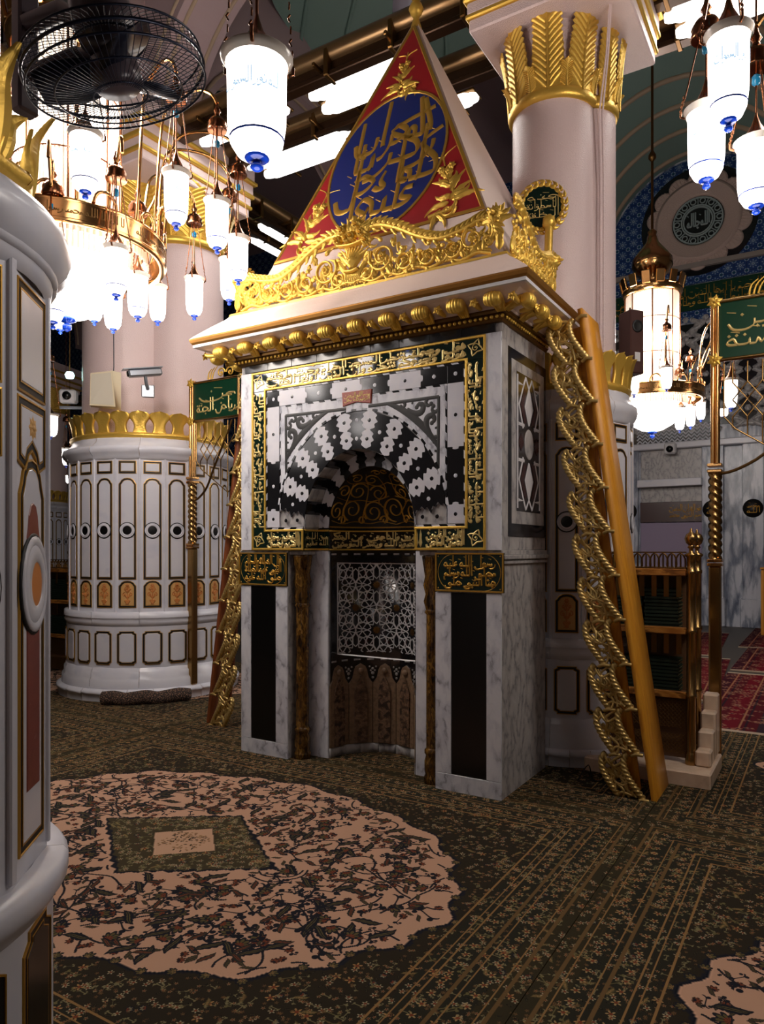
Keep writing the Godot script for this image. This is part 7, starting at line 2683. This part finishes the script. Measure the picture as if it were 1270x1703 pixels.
# ---------------------------------------------------------------- leaning carved panels
func carved_panel(foot: Vector3, head: Vector3, s: int, label: String):
	var o := thing("carved_panel", label, "carved panel", foot)
	var L := foot.distance_to(head)
	var up := (head - foot).normalized()
	var across := Vector3(up.y, -up.x, 0).normalized()
	var fr := Transform3D(Basis(across, up, across.cross(up)), Vector3.ZERO)
	var n := 11
	var seg := L / n
	# scalloped strands: x across, y along; every scallop bows away from the board's outer edge
	var edge := func(x: float, t: float) -> float:
		var f := fmod(t, 1.0)
		var g := 1.0 - f
		return x + s * (0.058 * (g - 0.4) - 0.05 * sin(PI * pow(g, 0.62)))
	for k in 2:
		var x := (-0.065 + 0.14 * k)
		for i in n:
			var pts := []
			for j in 15:
				var t := i + minf(j / 14.0, 0.999)
				pts.append(Vector3(edge.call(x, t), t * seg, 0.02 * sin(PI * j / 14.0)))
			var sh := Sh.new()
			sh.xf = fr
			sh.rope(Sh.bend3(pts, 6), 0.021, 0.085, 3, 15)
			part(o, "rope_scallop", sh, M.rope_gold)
	var collars := Sh.new()
	collars.xf = fr
	for i in n + 1:
		for k in 2:
			var x: float = edge.call(-0.065 + 0.14 * k, i + 0.001)
			collars.tube([Vector3(x - 0.035, i * seg - 0.012, 0.012), Vector3(x, i * seg, 0.024), Vector3(x + 0.035, i * seg - 0.008, 0.012)], 0.012, 7)
	part(o, "tie", collars, M.rope_gold)
	var vines := Sh.new()
	vines.xf = fr
	for i in n:
		for q in [[[-0.045, 0.02], [0.0, 0.2], [-0.03, 0.42], [0.03, 0.6], [0.0, 0.8], [0.05, 0.98]], [[0.05, 0.05], [0.02, 0.25], [0.055, 0.4], [0.0, 0.52], [-0.03, 0.68]], [[-0.06, 0.3], [-0.03, 0.52], [0.0, 0.66], [-0.02, 0.9]], [[0.0, 0.05], [0.035, 0.3], [0.02, 0.5], [0.05, 0.72]], [[-0.02, 0.55], [-0.055, 0.7], [-0.03, 0.85]], [[-0.06, 0.08], [-0.02, 0.16], [0.03, 0.1], [0.05, 0.2]], [[-0.05, 0.6], [0.0, 0.48], [0.05, 0.56], [0.03, 0.7]], [[0.06, 0.8], [0.01, 0.72], [-0.02, 0.82], [-0.05, 0.95]], [[-0.055, 0.2], [-0.025, 0.34], [0.015, 0.3], [0.055, 0.42]]]:
			var pts := []
			for v in q:
				var t: float = i + v[1]
				pts.append(Vector3(edge.call(v[0] * s, minf(t, i + 0.999)), t * seg, 0.012 + 0.012 * sin(v[1] * 9.0 + i)))
			vines.tube(Sh.bend3(pts, 4), 0.0095, 6)
		var c := Vector2(edge.call(0.005, i + 0.45), (i + 0.45) * seg)
		vines.leaf(c, PI / 2 + 0.5 * s, 0.1, 0.018, 0.02, -0.9 * s, 2, 0.0, 8)
		vines.leaf(c + Vector2(0, -0.06), PI / 2 - 0.7 * s, 0.09, 0.016, 0.02, 0.8 * s, 2, 0.0, 8)
	part(o, "carved_vine", vines, M.rope_gold)
	# the plank it hangs from
	var sh := Sh.new()
	sh.xf = fr
	var back_z := -0.2 if s > 0 else -0.09
	var q0 := Vector3(0.175 * s, -0.02, back_z)
	var q1 := Vector3(0.1 * s, L + 0.06, back_z)
	var wide := Vector3(0, 0, 0.2 if s > 0 else 0.07)
	var thin := Vector3(0.016, 0, 0)
	sh.loft([PackedVector3Array([q0 - wide - thin, q0 + wide - thin, q0 + wide + thin, q0 - wide + thin]), PackedVector3Array([q1 - wide - thin, q1 + wide - thin, q1 + wide + thin, q1 - wide + thin])], true, true, true)
	part(o, "plank", sh, M.plank_wood if s > 0 else M.red_wood, "yellow wooden plank" if s > 0 else "reddish wooden plank")
	sh = Sh.new()
	sh.xf = fr
	sh.box(Vector3(0.035 * s, L / 2, -0.1), Vector3(0.09, L * 0.98, 0.02), 0.0)
	part(o, "backing_board", sh, M.plank_wood if s > 0 else M.red_wood)


# ---------------------------------------------------------------- brass book rails
func book_rail(at_: Vector3, w: float, label: String, turn: float, bays: int, books_label: String):
	var o := thing("book_rail", label, "bookcase", at_, turn)
	var h := w / 2
	var d := 0.26
	for q in [[-h, 0.0], [h, 0.0], [-h, -d], [h, -d]]:
		var sh := Sh.new()
		sh.lathe([Vector2(0.04, 0.0), Vector2(0.04, 0.07), Vector2(0.034, 0.08), Vector2(0.03, 0.09), Vector2(0.03, 0.46), Vector2(0.036, 0.465), Vector2(0.036, 0.485), Vector2(0.03, 0.49), Vector2(0.03, 0.91), Vector2(0.036, 0.915), Vector2(0.036, 0.935), Vector2(0.03, 0.94), Vector2(0.03, 1.32), Vector2(0.036, 1.325), Vector2(0.036, 1.345), Vector2(0.03, 1.35), Vector2(0.03, 1.44), Vector2(0.042, 1.45), Vector2(0.042, 1.462), Vector2(0.016, 1.475), Vector2(0.014, 1.5), Vector2(0.026, 1.51), Vector2(0.016, 1.525)], 14, Vector3(q[0], 0, q[1]))
		var p := part(o, "post", sh, M.brass)
		sh = Sh.new()
		sh.lathe([Vector2(0.012, 1.52), Vector2(0.034, 1.54), Vector2(0.045, 1.57), Vector2(0.034, 1.6), Vector2(0.012, 1.615), Vector2(0.006, 1.64), Vector2(0.0, 1.645)], 16, Vector3(q[0], 0, q[1]))
		part(p, "ball_finial", sh, M.brass)
	for y in [0.475, 0.925, 1.335]:
		part(o, "shelf_rail", boxed(Vector3(0, y, 0.0), Vector3(w - 0.06, 0.05, 0.03), 0.005), M.shelf_wood)
		part(o, "shelf", boxed(Vector3(0, y - 0.02, -d / 2), Vector3(w - 0.06, 0.018, d - 0.03), 0.003), M.walnut)
	part(o, "back", boxed(Vector3(0, 0.72, -d), Vector3(w - 0.06, 1.3, 0.012), 0.0), M.walnut)
	# pierced brass panels below, small ones under the rails, and the cresting
	var fret := func(y0: float, y1: float, pitch: float, th: float, z: float) -> Sh:
		var sh := Sh.new()
		var nx := int((w - 0.08) / pitch)
		var ny := maxi(1, int((y1 - y0) / pitch))
		for i in nx:
			for j in ny:
				var c := Vector3(-h + 0.04 + (i + 0.5) * (w - 0.08) / nx, y0 + (j + 0.5) * (y1 - y0) / ny, z)
				var e := pitch * 0.5
				sh.tube([c + Vector3(-e, -e, 0), c + Vector3(e, e, 0)], th, 4, false)
				sh.tube([c + Vector3(-e, e, 0), c + Vector3(e, -e, 0)], th, 4, false)
		return sh
	part(o, "lower_lattice", fret.call(0.24, 0.44, 0.026, 0.003, -0.005), M.bronze)
	part(o, "foot_lattice", fret.call(0.06, 0.2, 0.026, 0.003, -0.005), M.bronze)
	part(o, "lattice_back", boxed(Vector3(0, 0.24, -0.03), Vector3(w - 0.07, 0.42, 0.01), 0.0), M.walnut)
	var cres := Sh.new()
	var nc := int(w / 0.065)
	for i in nc:
		var x := -h + 0.04 + (i + 0.5) * (w - 0.08) / nc
		cres.rib(PackedVector2Array([Vector2(x - 0.03, 1.365), Vector2(x - 0.03, 1.43), Vector2(x, 1.47), Vector2(x + 0.03, 1.43), Vector2(x + 0.03, 1.365)]), 0.006, 0.006, 0.008, false, 0.0, 2)
		cres.rib(PackedVector2Array([Vector2(x, 1.365), Vector2(x, 1.46)]), 0.006, 0.006, 0.008, false, 0.0, 1)
	cres.box(Vector3(0, 1.365, 0), Vector3(w - 0.06, 0.012, 0.02), 0.003)
	cres.box(Vector3(0, 1.475, 0), Vector3(w - 0.06, 0.01, 0.012), 0.003)
	part(o, "cresting", cres, M.bronze)
	for y in [1.2, 0.8]:
		var bal := Sh.new()
		for i in 7:
			var x := -h + 0.08 + i * (w - 0.16) / 6
			bal.box(Vector3(x, y + 0.04, 0.0), Vector3(0.035, 0.16, 0.006), 0.001)
		part(o, "pierced_strip", bal, M.bronze)
	# stacks of closed books lying flat on the shelves, each a thing of its own
	var B := Transform3D(Basis(Vector3.UP, turn), at_)
	for sy in 2:
		var y0: float = [0.935, 0.485][sy]
		for b in bays:
			var bw := (w - 0.16) / bays
			var x := -h + 0.08 + (b + 0.5) * bw
			for k in (11 if sy == 0 else 9):
				var t := 0.0255
				var sz := Vector3(bw * 0.92, t - 0.002, d * 0.72)
				var pos := B * Vector3(x + 0.004 * sin(k * 2.3 + b), y0 + t * k, -d * 0.5 + 0.004 * cos(k * 1.7))
				var bk := thing("book", "%s, %s shelf, %s stack" % [books_label, ["upper", "lower"][sy], (["left", "right"] if bays == 2 else ["left", "middle", "right"])[b]], "book", pos, turn, "books stacked flat in the brass bookcases")
				part(bk, "pages", boxed(Vector3(0, t / 2, 0), sz - Vector3(0.012, 0.008, 0.006), 0.001), M.book_page)
				var cov := Sh.new()
				cov.box(Vector3(0, 0.003, 0), Vector3(sz.x, 0.005, sz.z), 0.001)
				cov.box(Vector3(0, t - 0.004, 0), Vector3(sz.x, 0.005, sz.z), 0.001)
				cov.box(Vector3(0, t / 2, sz.z / 2 - 0.002), Vector3(sz.x, t - 0.003, 0.004), 0.001)
				part(bk, "cover", cov, M.book_green)
	return o


func others():
	columns()
	lamps()
	wall_fan()
	ceiling_fan()
	standard(Vector3(2.13, 0, -1.72), "brass standard with green sign at the right edge, on a twisted pole", ["المهاجرين", "مدينة السنة"], 3.5, 3.04, 1.0, 0.44, true)
	standard(Vector3(-3.03, 0.14, -1.32), "brass standard with green sign left of the prayer niche, on a twisted pole", ["من", "رياض الجنة"], 3.3, 2.86, 0.64, 0.41, false)
	carved_panel(Vector3(1.75, 0.0, -0.5), Vector3(1.36, 3.14, -0.5), 1, "gilded rope-carved panel leaning at the niche's right side, with yellow plank")
	carved_panel(Vector3(-1.82, 0.0, -0.5), Vector3(-1.45, 3.14, -0.5), -1, "gilded rope-carved panel leaning at the niche's left side")
	book_rail(Vector3(1.72, 0.11, -1.12), 0.66, "brass bookcase with ball finials between the plank and the marble steps", 0.0, 2, "dark green book lying flat in the right brass bookcase")
	book_rail(Vector3(-6.22, 0.0, -1.54), 1.5, "brass bookcase with cresting in the gap left of the broad column", 0.0, 3, "dark green book lying flat in the left brass bookcase")
	# stepped marble block and base by the right bookcase
	var o := thing("marble_steps", "cream stepped marble block at the brass post's foot, beside the right bookcase", "steps", Vector3(2.05, 0, -1.3))
	part(o, "base_slab", boxed(Vector3(-0.27, 0.055, 0.08), Vector3(0.84, 0.11, 0.6), 0.01), M.cream_marble)
	for k in 4:
		part(o, "step", boxed(Vector3(0.08, 0.11 + 0.055 + 0.11 * k * 0.5, 0.16 - 0.12 * k), Vector3(0.1, 0.11 + 0.11 * k, 0.12), 0.012), M.cream_marble)
	# roundel on the slim column
	o = thing("roundel_sign", "round dark sign with gilded wreath standing before the slim column", "sign", Vector3(1.06, 4.14, -0.885), 0.3)
	var sh := Sh.new()
	sh.prism(arc(Vector2.ZERO, 0.15, 0.165, 0, TAU * 31 / 32, 31), -0.012, 0.006, 0.004, true)
	part(o, "disc", sh, M.bottle_green)
	sh = Sh.new()
	for k in 22:
		var a := TAU * k / 22
		sh.leaf(Vector2(cos(a) * 0.155, sin(a) * 0.17), a + PI / 2 + 0.25, 0.07, 0.02, 0.03, 0.3, 1, 0.0, 7)
		sh.leaf(Vector2(cos(a) * 0.168, sin(a) * 0.183), a + PI / 2 - 0.3, 0.06, 0.016, 0.024, 0.2, 1, 0.0, 7)
	part(o, "wreath", sh, M.gold)
	sh = Sh.new()
	write(sh, ["هذه", "الاسطوانة", "المخلقة"], -0.115, -0.1, 0.115, 0.13, 0.34, 0.004, 0.006)
	part(o, "inscription", sh, M.gold_pale)
	sh = Sh.new()
	sh.tube([Vector3(0.04, -0.66, 0.06), Vector3(0.045, -0.4, 0.045), Vector3(0.05, -0.16, 0.03)], [0.026, 0.03, 0.03], 10)
	sh.lathe([Vector2(0.03, -0.17), Vector2(0.05, -0.15), Vector2(0.045, -0.1), Vector2(0.02, -0.08)], 10, Vector3(0.05, 0, 0.03))
	part(o, "gilt_baton", sh, M.gold)
	# loudspeaker and camera on the broad column
	o = thing("loudspeaker", "beige wedge loudspeaker fixed on the broad column's shaft", "loudspeaker", at(180, 650, 7.72), 0.75)
	sh = Sh.new()
	sh.loft([PackedVector3Array([Vector3(-0.17, -0.18, 0.0), Vector3(0.13, -0.2, 0.0), Vector3(0.13, 0.2, 0.0), Vector3(-0.17, 0.18, 0.0)]), PackedVector3Array([Vector3(-0.17, -0.18, 0.1), Vector3(0.1, -0.2, 0.17), Vector3(0.06, 0.19, 0.12), Vector3(-0.17, 0.17, 0.05)])], true, true, true)
	part(o, "case", sh, M.speaker_beige)
	sh = Sh.new()
	sh.flat()
	sh.quad(Vector3(-0.16, -0.165, 0.106), Vector3(-0.16, 0.155, 0.058), Vector3(0.045, 0.17, 0.122), Vector3(0.085, -0.185, 0.17))
	part(o, "grille_cloth", sh, M.speaker_cloth)
	sh = Sh.new()
	sh.tube([Vector3(0.06, 0.19, 0.05), Vector3(0.06, 0.26, 0.02), Vector3(0.05, 1.3, 0.0)], 0.006, 5)
	part(o, "cable", sh, M.cable)
	o = thing("security_camera", "long silver security camera on the broad column's shaft, right of the beige speaker", "camera", at(243, 632, 7.55), 0.75)
	sh = Sh.new()
	sh.xf = Transform3D(Basis(Vector3.UP, -1.25) * Basis(Vector3.RIGHT, 0.18), Vector3(0, 0.05, 0.1))
	sh.box(Vector3(0, 0, 0), Vector3(0.085, 0.075, 0.34), 0.015)
	sh.box(Vector3(0, 0.045, 0.02), Vector3(0.1, 0.012, 0.4), 0.004)
	part(o, "housing", sh, M.steel)
	sh = Sh.new()
	sh.xf = Transform3D(Basis(Vector3.UP, -1.25) * Basis(Vector3.RIGHT, 0.18 + PI / 2), Vector3(0, 0.05, 0.1))
	sh.lathe([Vector2(0.0, 0.18), Vector2(0.028, 0.18), Vector2(0.03, 0.165)], 14)
	part(o, "lens", sh, M.black_panel)
	sh = Sh.new()
	sh.tube([Vector3(0, 0.03, 0.09), Vector3(0.01, -0.05, 0.07), Vector3(0.02, -0.1, 0.03)], 0.018, 8)
	sh.box(Vector3(0.02, -0.12, 0.01), Vector3(0.13, 0.13, 0.03), 0.008)
	part(o, "mount", sh, M.steel)
	# small far camera box and flood lamp at the left
	o = thing("security_camera", "small white camera box at far left, above the distant blue tiles", "camera", at(114, 660, 8.9), 0.7)
	part(o, "housing", boxed(Vector3(0, 0, 0), Vector3(0.2, 0.16, 0.14), 0.02), M.grey_white)
	sh = Sh.new()
	sh.xf = Transform3D(Basis(Vector3.RIGHT, PI / 2), Vector3(0, 0, 0.07))
	sh.lathe([Vector2(0.05, 0.0), Vector2(0.05, 0.03), Vector2(0.0, 0.035)], 14)
	part(o, "lens", sh, M.black_panel)
	part(o, "bracket", boxed(Vector3(0.1, -0.13, -0.02), Vector3(0.42, 0.03, 0.05), 0.005), M.steel)
	o = thing("flood_lamp", "tiny bright greenish spotlight at far left above the camera box", "lamp", at(116, 624, 9.3))
	sh = Sh.new()
	sh.lathe([Vector2(0.0, -0.05), Vector2(0.045, -0.04), Vector2(0.06, 0.0), Vector2(0.04, 0.04), Vector2(0.0, 0.05)], 14)
	part(o, "bulb", sh, M.flood_glow)
	sh = Sh.new()
	sh.tube([Vector3(0, 0.04, 0), Vector3(0, 10.58 - o.position.y, 0)], 0.008, 6)
	part(o, "rod", sh, M.bronze)
	var fl := OmniLight3D.new()
	fl.name = "flood_light"
	fl.light_energy = 0.15
	fl.light_color = Color(0.75, 1.0, 0.95)
	fl.light_size = 0.05
	fl.omni_range = 20.0
	fl.shadow_enabled = true
	fl.position = Vector3(0, 0, 0.12)
	o.add_child(fl, true)
	o = thing("security_camera", "small white camera over the grey marble niche in the far wall", "camera", Vector3(-0.02, 3.78, -12.14))
	part(o, "housing", boxed(Vector3.ZERO, Vector3(0.24, 0.24, 0.16), 0.03), M.grey_white)
	sh = Sh.new()
	sh.xf = Transform3D(Basis(Vector3.RIGHT, PI / 2), Vector3(0, -0.02, 0.08))
	sh.lathe([Vector2(0.07, 0.0), Vector2(0.07, 0.04), Vector2(0.0, 0.05)], 14)
	part(o, "lens", sh, M.black_panel)
	# brown loudspeaker box on the slim column
	o = thing("loudspeaker", "dark brown box loudspeaker on the slim column, left of the right chandelier", "loudspeaker", at(1049, 572, 5.75), 0.9)
	part(o, "cabinet", boxed(Vector3.ZERO, Vector3(0.13, 0.5, 0.15), 0.008), M.speaker_brown)
	sh = Sh.new()
	sh.xf = Transform3D(Basis(Vector3.RIGHT, PI / 2), Vector3(0, 0.12, 0.075))
	sh.lathe([Vector2(0.05, 0.0), Vector2(0.048, 0.008), Vector2(0.03, 0.002), Vector2(0.0, 0.004)], 18)
	part(o, "driver", sh, M.black_matte)
	part(o, "label_plate", boxed(Vector3(0.0, -0.12, 0.076), Vector3(0.05, 0.07, 0.003), 0.0), M.grey_white)
	part(o, "mount", boxed(Vector3(-0.05, 0, -0.12), Vector3(0.03, 0.06, 0.12), 0.004), M.black_matte)
	# conduits on the slim column
	sh = Sh.new()
	for e in [0.0, 0.03]:
		sh.tube([at(998 + e * 180, 690, 5.6), at(998 + e * 180, 300, 5.6), at(996 + e * 180, 190, 5.58), at(1008 + e * 100, 90, 5.42), at(1018 + e * 60, -60, 5.3)], 0.007, 7)
	lone("wire_run", "pair of pale wires climbing the slim column's right side to the capital", "wires", sh, M.plaster)
	# rolled carpet edge on the broad column's plinth
	sh = Sh.new()
	var pts := []
	for k in 9:
		var a := 0.42 + k * 0.1
		pts.append(Vector3(-3.95 + sin(a) * 1.1, 0.07 + 0.012 * sin(k * 2.1), -1.54 + cos(a) * 1.1))
	sh.tube(Sh.bend3(pts, 3), 0.075, 12, true, 0.95)
	lone("carpet_roll", "dark flowered carpet rolled up against the broad column's foot", "carpet", sh, M.folded_carpet)
	# loose wires on the floor by the slim column
	sh = Sh.new()
	for q in [[[960, 1300], [978, 1272], [985, 1296], [1000, 1302], [1030, 1290]], [[1000, 1303], [1012, 1285], [1022, 1262], [1026, 1290]]]:
		var l := []
		for v in q:
			var p := at(v[0], v[1], 4.95)
			p.y = maxf(p.y, 0.02)
			l.append(p)
		sh.tube(Sh.bend3(l, 4), 0.004, 5)
	lone("loose_wire", "thin dark wires looping on the carpet by the slim column's plinth", "wire", sh, M.cable_black)
	# wooden stand at the right edge
	o = thing("wooden_stand", "orange-brown wooden stand cut by the right edge, far back on the red carpet", "stand", Vector3(2.05, 0, -10.9))
	part(o, "board", boxed(Vector3(0, 0.62, 0), Vector3(0.5, 1.24, 0.04), 0.01), M.plank_wood)
	part(o, "top", boxed(Vector3(0, 1.26, -0.12), Vector3(0.54, 0.04, 0.36), 0.01), M.plank_wood)
	part(o, "batten", boxed(Vector3(-0.23, 0.62, 0.03), Vector3(0.05, 1.2, 0.03), 0.006), M.plank_wood)


func _ready():
	# ---- camera
	var cam := Camera3D.new()
	cam.name = "camera"
	cam.projection = Camera3D.PROJECTION_FRUSTUM
	cam.near = 0.05
	cam.far = 100.0
	cam.size = 0.05 * 1703.0 / FOCAL
	cam.frustum_offset = Vector2(0, 0.05 * (915.0 - 851.5) / FOCAL)
	cam.position = EYE
	cam.rotation.y = EYE_TURN
	add_child(cam)
	cam.current = true
	# ---- environment: a closed hall, so next to no light comes from outside
	var we := WorldEnvironment.new()
	we.name = "environment"
	var e := Environment.new()
	e.background_mode = Environment.BG_COLOR
	e.background_color = Color(0.01, 0.01, 0.012)
	e.tonemap_mode = Environment.TONE_MAPPER_LINEAR
	e.tonemap_exposure = EXPOSURE
	e.sdfgi_enabled = true
	e.ssao_enabled = true
	e.ssil_enabled = true
	we.environment = e
	add_child(we)
	make_materials()
	setting()
	mihrab()
	others()


const EXPOSURE := 0.69
